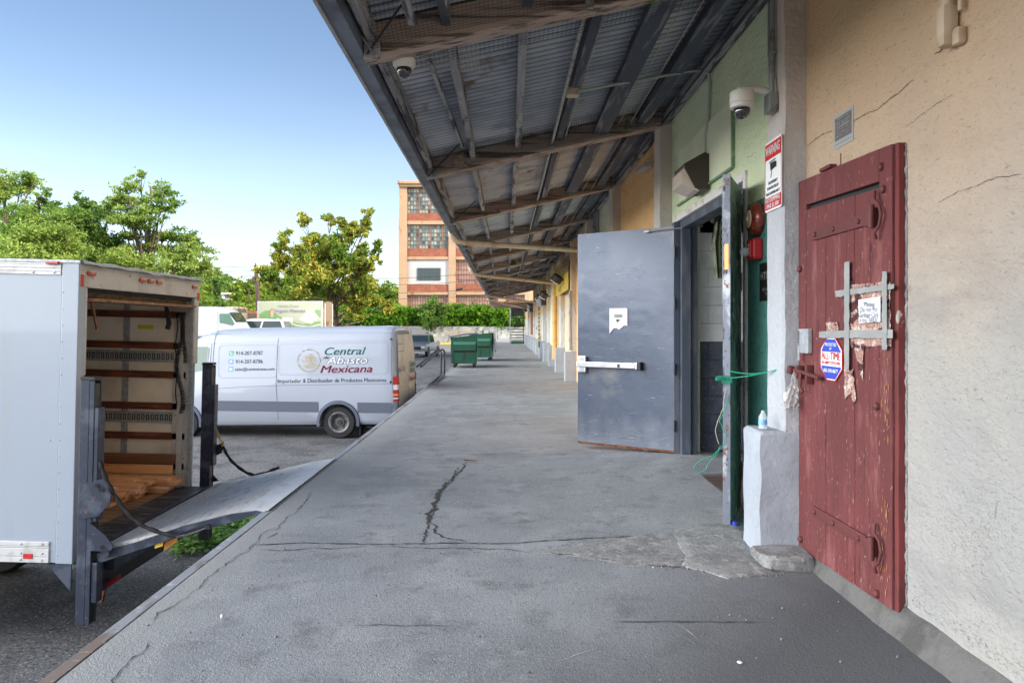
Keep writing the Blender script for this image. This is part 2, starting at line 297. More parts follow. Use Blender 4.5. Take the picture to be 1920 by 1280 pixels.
C['black'] = mat('black_paint', (.012,.012,.014), .42, 0, layers=[('n',(.03,.03,.034),9,.5,.7)], bump=(60,.2,.002))
C['black_rub'] = mat('black_rubber', (.012,.012,.012), .75, bump=(60,.4,.003))
C['lift'] = mat('liftgate_paint', (.028,.036,.06), .42, .1, layers=[('n',(.07,.085,.12),5,.5,.65),('n',(.15,.08,.06),30,.70,.74)], bump=(50,.3,.003))
C['wood_beam'] = mat('beam_wood', (.40,.30,.245), .85, layers=[('n',(.48,.37,.30),3,.45,.65,(.15,2,2)),('n',(.10,.075,.06),9,.5,.66,(.12,3,3)),('n',(.10,.12,.04),2,.66,.72)], bump=[(14,.8,.012,(.12,2,2)),(60,.4,.003)])
C['wood_purlin'] = mat('purlin_wood', (.28,.27,.28), .85, layers=[('n',(.42,.40,.39),5,.45,.65,(2,.2,2)),('n',(.07,.075,.09),7,.5,.62,(2,.25,2))], bump=(20,.8,.01,(2,.12,2)))
C['wood_black'] = mat('purlin_black', (.06,.068,.09), .8, layers=[('n',(.17,.17,.185),7,.55,.68,(2,.2,2))], bump=(20,.6,.01,(2,.12,2)))
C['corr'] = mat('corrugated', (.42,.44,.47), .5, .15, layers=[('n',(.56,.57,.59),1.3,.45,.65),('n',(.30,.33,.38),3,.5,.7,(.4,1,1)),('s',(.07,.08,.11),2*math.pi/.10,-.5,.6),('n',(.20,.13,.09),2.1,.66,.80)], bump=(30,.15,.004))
C['fascia'] = mat('fascia_metal', (.19,.22,.27), .5, .3, layers=[('n',(.09,.10,.12),3,.45,.65)])
C['lip'] = mat('gutter_lip', (.42,.42,.42), .5, .3)
C['net'] = mat('net_wire', (.05,.045,.045), .7, .2)
C['net_lt'] = mat('net_wire_light', (.42,.40,.38), .6, .2)
C['pipe_tan'] = mat('pipe_tan', (.55,.43,.31), .6, layers=[('n',(.42,.30,.20),5,.55,.7)])
C['pipe_yel'] = mat('pipe_ochre', (.62,.38,.12), .6, layers=[('n',(.5,.3,.1),5,.55,.7)])
C['truck'] = mat('truck_white', (.345,.395,.47), .32, 0, layers=[('n',(.32,.37,.44),.8,.4,.7),('n',(.33,.36,.40),5,.62,.90,(1,1,.10)),('n',(.33,.37,.43),1.3,.60,.90)], coat=.3)
C['truck_cream'] = mat('truck_frame', (.55,.53,.50), .45, layers=[('n',(.45,.42,.38),4,.5,.7),('n',(.28,.2,.15),20,.70,.75)], bump=(20,.2,.003))
C['truck_in'] = mat('truck_lining', (.86,.78,.66), .6, layers=[('n',(.66,.58,.46),2,.45,.65),('n',(.40,.33,.26),26,.80,.86)])
C['slat'] = mat('slat_wood', (.13,.04,.022), .55, layers=[('n',(.24,.08,.04),5,.5,.66,(.4,1,3)),('n',(.05,.02,.015),12,.6,.7,(.3,1,3))], bump=(20,.3,.004,(.2,1,2)))
C['floor_wood'] = mat('truck_floor', (.30,.16,.08), .7, layers=[('n',(.14,.08,.05),3,.45,.65,(.3,3,1)),('n',(.42,.26,.14),9,.55,.7,(.2,3,1))], bump=(12,.4,.005,(.2,3,1)))
C['lumber'] = mat('lumber', (.78,.38,.16), .6, layers=[('n',(.86,.50,.26),2.2,.4,.65,(.3,3,3)),('n',(.45,.17,.06),8,.58,.70,(.12,3,3))], bump=(16,.3,.003,(.1,2,2)))
C['lumber2'] = mat('lumber_pink', (.82,.46,.28), .6, layers=[('n',(.88,.56,.36),2.2,.4,.65,(.3,3,3)),('n',(.50,.22,.12),8,.58,.70,(.12,3,3))])
C['lumber_old'] = mat('lumber_old', (.20,.09,.045), .7, layers=[('n',(.30,.14,.07),4,.5,.65,(.2,2,2))])
C['plat'] = mat('platform_alu', (.62,.61,.585), .7, 0, layers=[('n',(.52,.51,.49),2,.42,.62,(1,.4,1)),('n',(.24,.23,.22),10,.6,.72,(3,.5,1)),('n',(.52,.52,.53),25,.66,.75)], bump=(50,.2,.003))
C['plat_tip'] = mat('platform_tip', (.60,.60,.60), .5, .2, layers=[('n',(.46,.45,.44),8,.5,.7)])
C['glass_red'] = mat('lens_red', (.42,.01,.012), .18, coat=.6)
C['lens_white'] = mat('lens_white', (.62,.62,.60), .15, coat=.6)
C['lens_amber'] = mat('lens_amber', (.75,.30,.05), .2, coat=.5)
C['reflect_red'] = mat('reflector_red', (.55,.02,.02), .35)
C['van'] = mat('van_white', (.385,.42,.49), .26, 0, layers=[('n',(.365,.40,.465),1,.4,.7),('z',(.30,.32,.36),.5,-.1,-.9)], coat=.5)
C['van_dirty'] = mat('van_rear_dirty', (.62,.60,.56), .5, 0, layers=[('n',(.52,.48,.42),2.3,.45,.65),('z',(.42,.36,.28),.5,-.2,-1.0)], coat=.1)
C['van_dark'] = mat('van_plastic', (.095,.11,.15), .55)
C['seam'] = mat('seam_dark', (.10,.11,.14), .7)
C['crease'] = mat('crease_shadow', (.30,.34,.43), .4)
C['tyre'] = mat('tyre', (.020,.020,.021), .75, bump=(40,.3,.004))
C['rim'] = mat('rim_steel', (.42,.42,.43), .35, .7, layers=[('n',(.2,.18,.16),9,.55,.7)])
C['hub'] = mat('hub_dark', (.05,.05,.055), .5, .2)
C['disc'] = mat('wheel_disc', (.13,.125,.12), .5, .3, layers=[('n',(.08,.07,.06),9,.55,.7)])
C['glass'] = mat('window_glass', (.03,.045,.05), .06, 0, spec=.8, coat=.5)
C['glass_green'] = mat('window_green', (.05,.12,.08), .06, 0, spec=.8, coat=.5)
for k, c in dict(ink_navy=(.03,.045,.09), ink_green=(.0,.20,.17), ink_red=(.32,.02,.05), ink_gold=(.42,.37,.26), ink_grey=(.15,.19,.27), white=(.78,.78,.78), ink_black=(.012,.012,.012), sign_red=(.55,.012,.02), sign_blue=(.03,.06,.42), icon_green=(.13,.45,.25), icon_blue=(.18,.40,.68), grey_sign=(.16,.14,.135), yellow=(.72,.48,.05), ink_purple=(.25,.16,.35)).items():
    C[k] = mat(k, c, .5)
C['paper'] = mat('paper', (.72,.72,.74), .8, bump=(12,.2,.004))
C['tape'] = mat('duct_tape', (.33,.33,.325), .38, .3, layers=[('n',(.38,.375,.365),8,.5,.65)], bump=(22,.5,.006))
C['foil'] = mat('copper_foil', (.60,.36,.30), .22, .55, layers=[('n',(.85,.68,.60),20,.52,.6,(1,.5,1)),('n',(.14,.05,.05),14,.55,.62,(1,.5,1))], bump=[(18,1,.03),(50,.8,.01)])
C['cam_white'] = mat('camera_white', (.72,.68,.62), .4)
C['dome'] = mat('camera_dome', (.015,.015,.02), .05, 0, spec=.8, coat=1)
C['bronze'] = mat('lamp_bronze', (.07,.055,.045), .5, .3)
C['lens'] = mat('lamp_lens', (.75,.62,.53), .25, coat=.6, bump=(30,.3,.005,(1,6,1)))
C['bell'] = mat('bell_red', (.20,.035,.02), .4, .2, layers=[('n',(.09,.02,.015),12,.5,.62),('n',(.34,.10,.05),30,.62,.7)], coat=.4)
C['strobe'] = mat('strobe_red', (.45,.008,.015), .35, coat=.4)
C['brass'] = mat('brass', (.62,.36,.14), .35, .7)
C['twine'] = mat('twine_green', (.02,.33,.20), .7)
C['twine2'] = mat('twine_tan', (.42,.36,.28), .8)
C['bag'] = mat('plastic_bag', (.60,.56,.54), .3, alpha=.55)
C['bottle'] = mat('bottle_plastic', (.75,.80,.86), .1, alpha=.42)
C['block_white'] = mat('block_white', (.80,.80,.80), .8, layers=[('n',(.66,.66,.67),3,.45,.65)], bump=(50,.5,.005))
C['block_dark'] = mat('block_dark', (.07,.085,.125), .6, layers=[('n',(.11,.125,.16),5,.45,.65),('n',(.30,.30,.28),50,.72,.75)], bump=(60,.6,.006))
C['dark_in'] = mat('interior_dark', (.03,.03,.032), .9)
C['mat_tread'] = mat('tread_mat', (.10,.075,.065), .6, .2, bump=(90,.6,.01,(1,.15,1)))
C['green_box'] = mat('dumpster_green', (.014,.075,.042), .45, .1, layers=[('n',(.02,.10,.06),2,.45,.65),('n',(.10,.05,.03),12,.70,.75)], bump=(12,.2,.01))
C['green_top'] = mat('dumpster_pocket', (.05,.17,.12), .5)
C['lid'] = mat('dumpster_lid', (.05,.07,.12), .35, coat=.3)
C['facade'] = mat('facade_concrete', (.40,.26,.165), .85, layers=[('n',(.34,.22,.14),.35,.45,.65),('n',(.30,.13,.06),.8,.64,.74,(1,1,.3))])
C['brick'] = mat('brick_red', (.26,.085,.05), .9, layers=[('n',(.34,.12,.07),.9,.45,.65),('n',(.16,.06,.04),6,.52,.62,(1,1,3))])
C['panes'] = mat('pane_glass', (.3,.35,.33), .3, spec=.6, island=[(.17,.21,.19),(.12,.16,.15),(.25,.28,.22),(.08,.11,.13),(.32,.34,.30),(.20,.23,.17),(.05,.07,.09),(.15,.18,.19)])
C['panes_brown'] = mat('pane_brown', (.3,.2,.17), .4, island=[(.30,.19,.16),(.26,.16,.14),(.33,.22,.19),(.24,.15,.13),(.29,.19,.17)])
C['mull'] = mat('mullion_rust', (.24,.10,.06), .7)
C['mull_g'] = mat('mullion_grey', (.10,.12,.12), .7)
C['render_white'] = mat('render_white', (.45,.42,.43), .8)
C['retain'] = mat('retaining_wall', (.36,.36,.34), .9, layers=[('n',(.27,.27,.27),.5,.45,.62),('n',(.46,.46,.44),1.2,.55,.7),('n',(.15,.15,.15),2.5,.64,.7,(1,1,.4))], bump=(6,.4,.03))
C['bark'] = mat('bark', (.09,.065,.05), .95, layers=[('n',(.16,.12,.09),8,.5,.65,(1,1,.2))], bump=(14,.8,.02,(1,1,.2)))
C['pole'] = mat('pole_wood', (.09,.06,.05), .9)
C['hill'] = mat('hill_green', (.06,.12,.025), .95, layers=[('n',(.11,.18,.04),.12,.45,.62),('n',(.03,.06,.015),.5,.5,.65)])
C['leaf_mid'] = leafmat('leaf_mid', [(.09,.17,.03),(.22,.30,.05),(.42,.44,.08),(.55,.37,.08)], ((.14,.23,.04), .45))
C['leaf_loc'] = leafmat('leaf_locust', [(.15,.25,.05),(.28,.39,.09),(.45,.53,.14)], ((.13,.23,.05), .30))
C['leaf_dark'] = leafmat('leaf_dark', [(.08,.17,.04),(.15,.26,.06),(.25,.36,.08)], ((.08,.15,.035), .35))
C['leaf_hill'] = leafmat('leaf_hill', [(.13,.22,.03),(.24,.35,.05),(.36,.44,.06)], ((.11,.20,.03), .2))
C['leaf_hedge'] = leafmat('leaf_hedge', [(.05,.16,.015),(.13,.30,.03),(.34,.50,.05)], ((.08,.20,.02), .5))
C['weed'] = leafmat('leaf_weed', [(.16,.34,.08),(.32,.52,.16),(.50,.66,.30)], ((.2,.40,.1), 3))
C['yel_paint'] = mat('curb_yellow', (.72,.43,.02), .7, layers=[('n',(.5,.3,.05),4,.6,.7)])
C['wire'] = mat('cable_black', (.02,.02,.02), .6)
# ================================================================== GROUND
def sstep(a, b, x): t = max(0, min(1, (x-a)/(b-a))); return t*t*(3-2*t)
def ground_z(x, y):
    z = -1.1 + 1.25*sstep(9, 17, -x)*sstep(22, 38, y) + .55*sstep(62, 84, y)*(1 if x > -15 else 1-.9*sstep(15, 20, -x))
    z += 6.0*sstep(85, 170, y)*sstep(10, 50, -x) + 9*sstep(24, 130, -x)*sstep(45, 170, y)
    return z
mb = MB(); xs = sorted(set([-900,-600,-400,-300]+list(range(-240,-60,20))+list(range(-60,-20,4))+list(range(-20,20,2))+[24,30,40,60,100,200,400,900]))
ys = sorted(set([-400,-100,-40,-20]+list(range(-8,96,4))+list(range(100,260,15))+[300,400,600,900,1400]))
for y in ys:
    for x in xs: mb.v.append(Vector((x, y, ground_z(x, y))))
lot_f = []; hill_f = []
for j in range(len(ys)-1):
    for i in range(len(xs)-1):
        f = (j*len(xs)+i, j*len(xs)+i+1, (j+1)*len(xs)+i+1, (j+1)*len(xs)+i)
        (lot_f if (xs[i] >= -40 and xs[i] < 60 and ys[j] < 84 and ys[j] >= -40) else hill_f).append(f)
a = MB(); a.v = list(mb.v); a.f = lot_f; a.build('parking_lot', C['asphalt'], kind='structure', smooth=True)
a = MB(); a.v = list(mb.v); a.f = hill_f; a.build('hillside', C['hill'], kind='structure', smooth=True)
# dock slab: gently settled sheet with real sides
DX0, DX1, DY0, DY1 = -1.77, 2.6, -3.0, 62.0
def dock_z(x, y):
    z = .055*math.exp(-((x-1.9)/.7)**2 - ((y-7.6)/1.0)**2)
    if y < 25: z += .004*mnoise.noise(Vector((x*.8, y*.8, 0)))
    z += (.012*sstep(4.55, 4.62, y) if x > -.2 else 0)*sstep(-.2, 1.2, x)*(1-sstep(5.2, 7, y))
    return z
mb = MB(); gx = [DX0+(DX1-DX0)*i/40 for i in range(41)]; gy = []; y = DY0
while y < DY1: gy.append(y); y += .08 if y < 10 else (.4 if y < 25 else 2.0)
gy.append(DY1)
for y in gy:
    for x in gx: mb.v.append(Vector((x, y, dock_z(x, y))))
n = len(gx)
for j in range(len(gy)-1):
    for i in range(n-1): mb.f.append((j*n+i, j*n+i+1, (j+1)*n+i+1, (j+1)*n+i))
mb.box(DX0+.001, DX1, DY0, DY1, -1.6, -.03)
mb.build('loading_dock', C['concrete'], kind='structure', smooth=True)
dock_far = MB().box(-2.2, 2.6, 62.01, 84.4, -1.3, -.02)
dock_far.build('dock_apron', C['concrete'], kind='structure')
# steel angle along the dock edge, rusty joint behind it
mb = MB()
y = -3.0
while y < 62:
    L_ = 3.05; mb.bbox(-1.838, -1.775, y, min(y+L_-.004, 62), -.10, .004, .004); y += L_
ob = mb.build('dock_edge_steel', C['steel_edge'], label='worn grey steel angle running along the outer edge of the loading dock', cat='dock edging')
# joints and cracks lie on the slab as thin ragged strips
def strip(pts, w0, rag=.4, step=.03, z=.004, seed=1, zf=dock_z):
    rnd = random.Random(seed); out = []
    for (a_, b_) in zip(pts[:-1], pts[1:]):
        a_ = Vector(a_); b_ = Vector(b_); L_ = (b_-a_).length; k = max(2, int(L_/step))
        for i in range(k): out.append(a_.lerp(b_, i/k))
    out.append(Vector(pts[-1])); m = MB(); off = 0; n_ = len(out)
    for i, p in enumerate(out):
        d = (out[min(i+1, n_-1)]-out[max(i-1, 0)]); d = d.normalized() if d.length > 0 else Vector((1,0,0)); nr = Vector((-d.y, d.x, 0))
        off = off*.75 + rnd.uniform(-1, 1)*rag*step*.6
        w_ = w0*(.35+1.1*rnd.random())*(min(1, i/3+.2))*(min(1, (n_-1-i)/3+.2))
        q = p + nr*off
        for sgn in (-1, 1):
            r_ = q + nr*sgn*w_/2; m.v.append(Vector((r_.x, r_.y, zf(r_.x, r_.y)+z)))
        if i: m.f.append((2*i-2, 2*i-1, 2*i+1, 2*i))
    return m
def add(mb, m): return mb.add(m.v, m.f)
g = lambda *a: [GP(x, y) for x, y in a]
ck = MB()
for s_, (pts, w_, rg) in enumerate([
    (g((876,867),(850,893),(826,915),(808,960),(795,1000),(792,1020)), .016, 1.0),
    (g((862,875),(840,900),(824,925),(812,965),(812,1000),(836,1012),(875,1018)), .014, .9),
    (g((835,905),(822,925),(818,945),(805,975)), .03, 1.2),
    (g((470,1022),(560,1018),(700,1021),(800,1019),(960,1019),(1060,1013),(1130,1010),(1280,1006)), .012, .35),
    (g((480,1032),(560,1029),(640,1028),(690,1023)), .010, .8),
    (g((700,1024),(860,1028),(960,1030),(1000,1036)), .007, .5),
    (g((585,922),(568,950),(540,972),(520,990),(490,1000),(474,1030),(440,1045),(405,1075),(370,1100),(330,1135),(300,1150),(280,1170)), .0055, .8),
    (g((280,1200),(262,1225),(235,1240),(215,1262),(200,1290)), .006, .8),
    (g((500,1010),(515,1003),(520,998)), .012, .6),
    (g((1020,1036),(1100,1042),(1200,1058),(1290,1066)), .010, .5)]):
    add(ck, strip(pts, w_, rg, seed=s_+3))
ck.build('floor_cracks', C['crack'], kind='structure')
jt = MB()
for s_, (Y, w_) in enumerate([(7.95,.010),(11.4,.012),(14.9,.012),(18.4,.014),(21.9,.014),(25.5,.016),(31,.02),(36,.02)]):
    add(jt, strip([(-1.76, Y, 0), (1.5, Y+.02, 0)], w_, .15, step=.06, seed=40+s_))
for s_, (pts, w_) in enumerate([(g((660,1172),(850,1172)), .006), (g((1150,1166),(1440,1166)), .010), (g((700,911),(840,911)), .005), (g((930,982),(1010,978)), .006)]):
    add(jt, strip(pts, w_, .3, seed=60+s_))
jt.build('floor_joints', C['crack_soft'], kind='structure')
scf = MB()
for s_, (pts, w_) in enumerate([(g((905,940),(960,957),(1010,985)), .004), (g((1270,1170),(1310,1200)), .005), (g((958,1110),(968,1145)), .003), (g((830,955),(870,935)), .004), (g((1200,930),(1260,945)), .003),
    (g((1040,1240),(1120,1215)), .003), (g((700,1100),(720,1135)), .003), (g((600,1230),(680,1250)), .003)]):
    add(scf, strip(pts, w_, .3, seed=80+s_, z=.0035))
rnd = random.Random(91)
for q in range(70):
    x = rnd.uniform(-1.5, 1.6); y = 2.6+abs(rnd.gauss(0, 3.5)); a_ = rnd.uniform(0, math.pi) if rnd.random() < .5 else rnd.gauss(1.57, .15); l_ = rnd.uniform(.03, .3)
    add(scf, strip([(x, y, 0), (x+l_*.5*math.cos(a_)+rnd.gauss(0,.01), y+l_*.5*math.sin(a_), 0), (x+l_*math.cos(a_), y+l_*math.sin(a_), 0)], rnd.uniform(.0006,.0018), .15, seed=200+q, z=.0035))
scf.build('floor_scuffs', C['scar'], kind='structure')
# raised mortar patch in front of the pillar
def slab_patch(px, h_, mat_, name, seed):
    base = [GP(x, y) for x, y in px]; P = []
    for a_, b_ in zip(base, base[1:]+base[:1]):
        k = max(2, int((b_-a_).length/.02))
        for i in range(k): P.append(a_.lerp(b_, i/k))
    cen = sum(P, Vector())/len(P); rnd = random.Random(seed); m = MB(); n_ = len(P)
    rings = [(1.0, -.01), (.985, h_*.45), (.94, h_*.8), (.7, h_), (.4, h_*1.05), (.15, h_)]
    for ri, (k, z) in enumerate(rings):
        for p in P:
            q = cen + (p-cen)*k; j = (mnoise.noise(q*6)*.03+mnoise.noise(q*22)*.012)*(1 if ri < 3 else .4)
            m.v.append(Vector((q.x+j, q.y+(mnoise.noise(q*6+Vector((3,3,3)))*.03+mnoise.noise(q*25)*.012)*(1 if ri < 3 else .4), dock_z(q.x, q.y)+z+mnoise.noise(q*5)*h_*.2)))
    for r_ in range(len(rings)-1):
        for i in range(n_): m.f.append((r_*n_+i, r_*n_+(i+1)%n_, (r_+1)*n_+(i+1)%n_, (r_+1)*n_+i))
    m.f.append(tuple((len(rings)-1)*n_+i for i in range(n_)))
    return m.build(name, mat_, kind='structure', smooth=True)
slab_patch([(1010,1036),(1090,1018),(1250,1000),(1290,1008),(1282,1060),(1180,1060),(1100,1046)], .005, C['patch'], 'mortar_patch', 1)
slab_patch([(1262,998),(1300,985),(1388,985),(1412,1028),(1450,1078),(1360,1086),(1286,1062)], .016, C['patch'], 'mortar_ramp', 2)
# leftover grit on the slab
mb = MB(); rnd = random.Random(5)
for i in range(260):
    x = rnd.uniform(-1.7, 1.7); y = rnd.uniform(2.6, 9); r_ = rnd.uniform(.002, .006)*(1.5 if rnd.random() < .08 else 1)
    bm = bmesh.new(); bmesh.ops.create_icosphere(bm, subdivisions=1, radius=r_)
    for v in bm.verts: v.co = v.co*rnd.uniform(.7, 1.3) + Vector((x, y, dock_z(x, y)+.004))
    mb.bm(bm)
for q in range(420):
    t = rnd.random(); a_, b_ = rnd.choice([((1010,1036),(1180,1060)),((1180,1060),(1290,1066)),((1290,1066),(1450,1080)),((1290,1008),(1282,1060)),((1010,1030),(1260,1000)),((1450,1080),(1530,1050)),((1530,1050),(1690,1180)),((1690,1180),(1830,1285))])
    p = GP(a_[0]+(b_[0]-a_[0])*t+rnd.gauss(0,4), a_[1]+(b_[1]-a_[1])*t+rnd.gauss(0,2.5)); r_ = rnd.uniform(.0015,.006)
    bm = bmesh.new(); bmesh.ops.create_icosphere(bm, subdivisions=1, radius=r_)
    for v in bm.verts: v.co = v.co*rnd.uniform(.6, 1.3) + Vector((p.x, p.y, dock_z(p.x, p.y)+.004))
    mb.bm(bm)
mb.build('floor_grit', C['patch'], kind='stuff', label='small stone chips and grit scattered over the concrete dock', cat='grit')
# ================================================================== WAREHOUSE
XW = 1.84; PY = [4.40+3.54*k for k in range(-2, 17)]
wh = thing('warehouse_building', 'long stucco warehouse wall with concrete pillars, painted bays and dock doors on the right', 'building', (XW, 0, 0))
DOOR = (5.52, 7.72, 2.50)                     # y0, y1, top of the steel double door opening
cols = {0:'st_cream', 1:'st_mint', 2:'st_orange', 3:'st_pale', 4:'st_tan'}
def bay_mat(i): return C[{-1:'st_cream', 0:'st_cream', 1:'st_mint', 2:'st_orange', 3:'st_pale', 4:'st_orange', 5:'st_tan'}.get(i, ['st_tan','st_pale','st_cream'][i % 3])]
for k in range(len(PY)-1):
    i = k-1; y0 = PY[k]+.28; y1 = PY[k+1]
    m = MB()
    if i == 1:
        m.box(XW, XW+.25, y0, DOOR[0], 2.32, 4.3); m.box(XW, XW+.25, DOOR[0], DOOR[1], DOOR[2]+.09, 4.3); m.box(XW, XW+.25, DOOR[1], y1, -.02, 4.3)
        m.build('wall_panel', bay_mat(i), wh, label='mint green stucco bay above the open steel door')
        MB().box(XW+.001, XW+.24, y0, DOOR[0]-.06, -.02, 2.319).build('wall_panel', C['st_teal'], wh, label='dark teal painted wall strip beside the open steel door')
    elif i in (8, 12):
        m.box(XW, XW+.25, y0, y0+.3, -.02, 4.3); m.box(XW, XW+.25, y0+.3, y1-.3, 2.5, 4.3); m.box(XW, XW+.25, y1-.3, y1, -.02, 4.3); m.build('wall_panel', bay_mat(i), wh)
        s_ = MB(); 
        for q in range(26): s_.bbox(XW+.10, XW+.13, y0+.3, y1-.3, q*.096, q*.096+.09, .01)
        s_.build('roller_shutter', C['galv'], wh)
        MB().cyl((XW-.18, y0+.25, 2.58), (XW-.18, y1-.25, 2.58), .26, 20).build('shutter_drum', C['galv'], wh, smooth=True)
        MB().bbox(XW-.35, XW+.02, y0+.1, y0+.25, 2.3, 2.9, .02).build('shutter_bracket', C['bronze'], wh)
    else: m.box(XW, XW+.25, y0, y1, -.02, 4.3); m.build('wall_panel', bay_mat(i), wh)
MB().box(XW-.001, XW+.25, PY[-1]+.28, 62, -.02, 4.3).build('wall_panel', C['st_tan'], wh)
up = MB().box(XW+.02, XW+14, -40, 62.2, 4.3, 9.6).box(XW+.25, XW+14, -40, 62.1, -1.6, -.03).box(XW+13, XW+14, -40, 62.1, -.03, 4.3).box(XW+.26, XW+13, -40, -39, -.03, 4.3).box(XW+.26, XW+13, 61, 62.1, -.03, 4.3)
up.box(XW, XW+.25, -40, PY[0], -.02, 4.3)
up.build('upper_wall', C['st_tan'], wh)
for k, y in enumerate(PY):
    far = k > 5
    if far: p = MB().bbox(1.697, XW+.05, y, y+.27, .76, 4.25, .015)
    else: p = MB().rough(1.697, XW+.05, y, y+.27, .74, 4.25, cell=.06, amp=.009, sc_=6, bev=.014)
    po = p.build('pillar', C['pillar_far'] if far else C['pillar'], wh, smooth=not far)
    z1 = .765
    if far: q = MB().bbox(1.541, XW+.05, y-.005, y+.275, -.02, z1, .02)
    else: q = MB().rough(1.541, XW+.05, y-.005, y+.275, -.02, z1, cell=.05, amp=.014, sc_=5, bev=.02)
    q.build('plinth', C['plinth'], po, smooth=not far)
# foundation lip under the near wall and the broken stone step
m = MB(); prof = [(1.86, .14), (1.825, .12), (1.79, .06), (1.755, .0), (1.76, -.03), (1.86, -.03)]; ny = 60; base = len(m.v)
for j in range(ny+1):
    y = -2 + (4.38+2)*j/ny
    for x, z in prof: m.v.append(Vector((x + .014*mnoise.noise(Vector((x*3, y*5, z*9))), y, z*(1 + .35*mnoise.noise(Vector((5, y*2.2, z*4)))))))
for j in range(ny):
    for i in range(len(prof)-1): m.f.append((j*6+i, j*6+i+1, (j+1)*6+i+1, (j+1)*6+i))
m.f.append(tuple(ny*6+i for i in range(6))); m.build('foundation_lip', C['found'], wh, smooth=True)
MB().rough(1.50, 1.80, 4.13, 4.392, -.02, .075, cell=.03, amp=.03, sc_=6, bev=.02).build('broken_step', C['patch'], wh, smooth=True, label='broken block of old concrete at the foot of the first pillar')
# flaked wood post strip beside the first pillar, top
m = MB()
for j in range(22):
    z = 2.95+j*.055; w_ = .03+.035*random.random(); m.box(XW-.05-.02*random.random(), XW+.01, 4.68, 4.68+w_+.05, z, z+.0545)
m.build('rotten_batten', C['wood_beam'], wh)
m = MB().bbox(XW-.04, XW+.01, 8.20, 8.26, 2.5, 3.75, .006).build('wall_batten', C['st_orange'], wh)
# cracks in the stucco, as thin ragged strips on the wall plane
def wall_strip(px, X, w0, seed, rag=.6):
    pts = [WP(x, y, X) for x, y in px]; rnd = random.Random(seed); out = []
    for a_, b_ in zip(pts[:-1], pts[1:]):
        k = max(2, int((b_-a_).length/.015))
        for i in range(k): out.append(a_.lerp(b_, i/k))
    m = MB(); off = 0
    for i, p in enumerate(out):
        off = off*.8 + rnd.uniform(-1, 1)*rag*.008; w_ = w0*(.2+1.3*rnd.random())
        for sg in (-1, 1): m.v.append(Vector((X, p.y, p.z+off+sg*w_/2)))
        if i: m.f.append((2*i-2, 2*i-1, 2*i+1, 2*i))
    return m
m = MB()
for s_, (px, w_) in enumerate([([(1512,275),(1545,252),(1562,246)], .004), ([(1600,227),(1650,200),(1680,180),(1715,145)], .004), ([(1760,380),(1800,360),(1835,345),(1870,336),(1920,328)], .0022),
    ([(1700,235),(1760,195),(1790,178)], .002), ([(1752,100),(1775,88)], .008), ([(1752,75),(1752,102)], .004), ([(1870,940),(1864,975)], .006), ([(1400,295),(1420,285)], .003)]):
    add(m, wall_strip(px, XW-.0025, w_, s_))
m.build('wall_cracks', C['crack_soft'], wh)
rd_y0_ = 3.334
# pits and grime flecks in the old stucco, denser in slanting trowel bands and in a stain low on the right
rnd = random.Random(44); m = MB(); m2 = MB()
def fleck(mb, y, z, a_, b_, X):
    n_ = 5; pts = []
    for q in range(n_): t = 2*math.pi*q/n_+rnd.uniform(-.4,.4); r_ = rnd.uniform(.6,1.1); pts.append((X, y+a_*r_*math.cos(t), z+b_*r_*math.sin(t)))
    mb.poly(pts)
cnt = 0
while cnt < 4200:
    y = rnd.uniform(1.9, 4.38); z = rnd.uniform(.2, 4.1)
    d_ = mnoise.noise(Vector((y*1.3, z*3.2+y*1.1, 5)))+.6*mnoise.noise(Vector((y*5, z*9, 2)))
    if d_ < -.05+rnd.uniform(-.1,.25): continue
    if rd_y0_ - .05 < y < 4.46 and z < 2.3: continue
    fleck(m, y, z, rnd.uniform(.001,.008), rnd.uniform(.0005,.0022), XW-.0012); cnt += 1
for q in range(700):
    c_ = WP(1835+rnd.gauss(0,42), 1010+rnd.gauss(0,48), XW)
    if c_.y < 3.25: fleck(m2, c_.y, c_.z, rnd.uniform(.001,.006), rnd.uniform(.001,.004), XW-.0014)
for q in range(160):
    c_ = WP(1640+rnd.uniform(60,270), 700+rnd.uniform(-40,60), XW); fleck(m2, c_.y, c_.z, rnd.uniform(.001,.006), rnd.uniform(.0008,.002), XW-.0014)
for q in range(500):
    y = rnd.uniform(1.9, 3.25); fleck(m2, y, .15+abs(rnd.gauss(0,.05)), rnd.uniform(.002,.009), rnd.uniform(.001,.005), XW-.0014)
m.build('stucco_pits', C['pit'], wh, kind='stuff'); m2.build('wall_grime', C['pit_grey'], wh, kind='stuff')
m = MB(); cnt = 0
while cnt < 2200:
    y = rnd.uniform(4.72, 7.85); z = rnd.uniform(2.62, 4.05)
    if 5.72 < y < 7.6 and 2.64 < z < 3.28: continue
    if mnoise.noise(Vector((y*1.3, z*3.2+y*1.1, 15))) < -.05+rnd.uniform(-.1,.2): cnt += .2; continue
    fleck(m, y, z, rnd.uniform(.002,.009), rnd.uniform(.001,.003), XW-.0012); cnt += 1
m.build('stucco_pits', mat('pit_mint', (.34,.37,.22), .95), wh, kind='stuff')
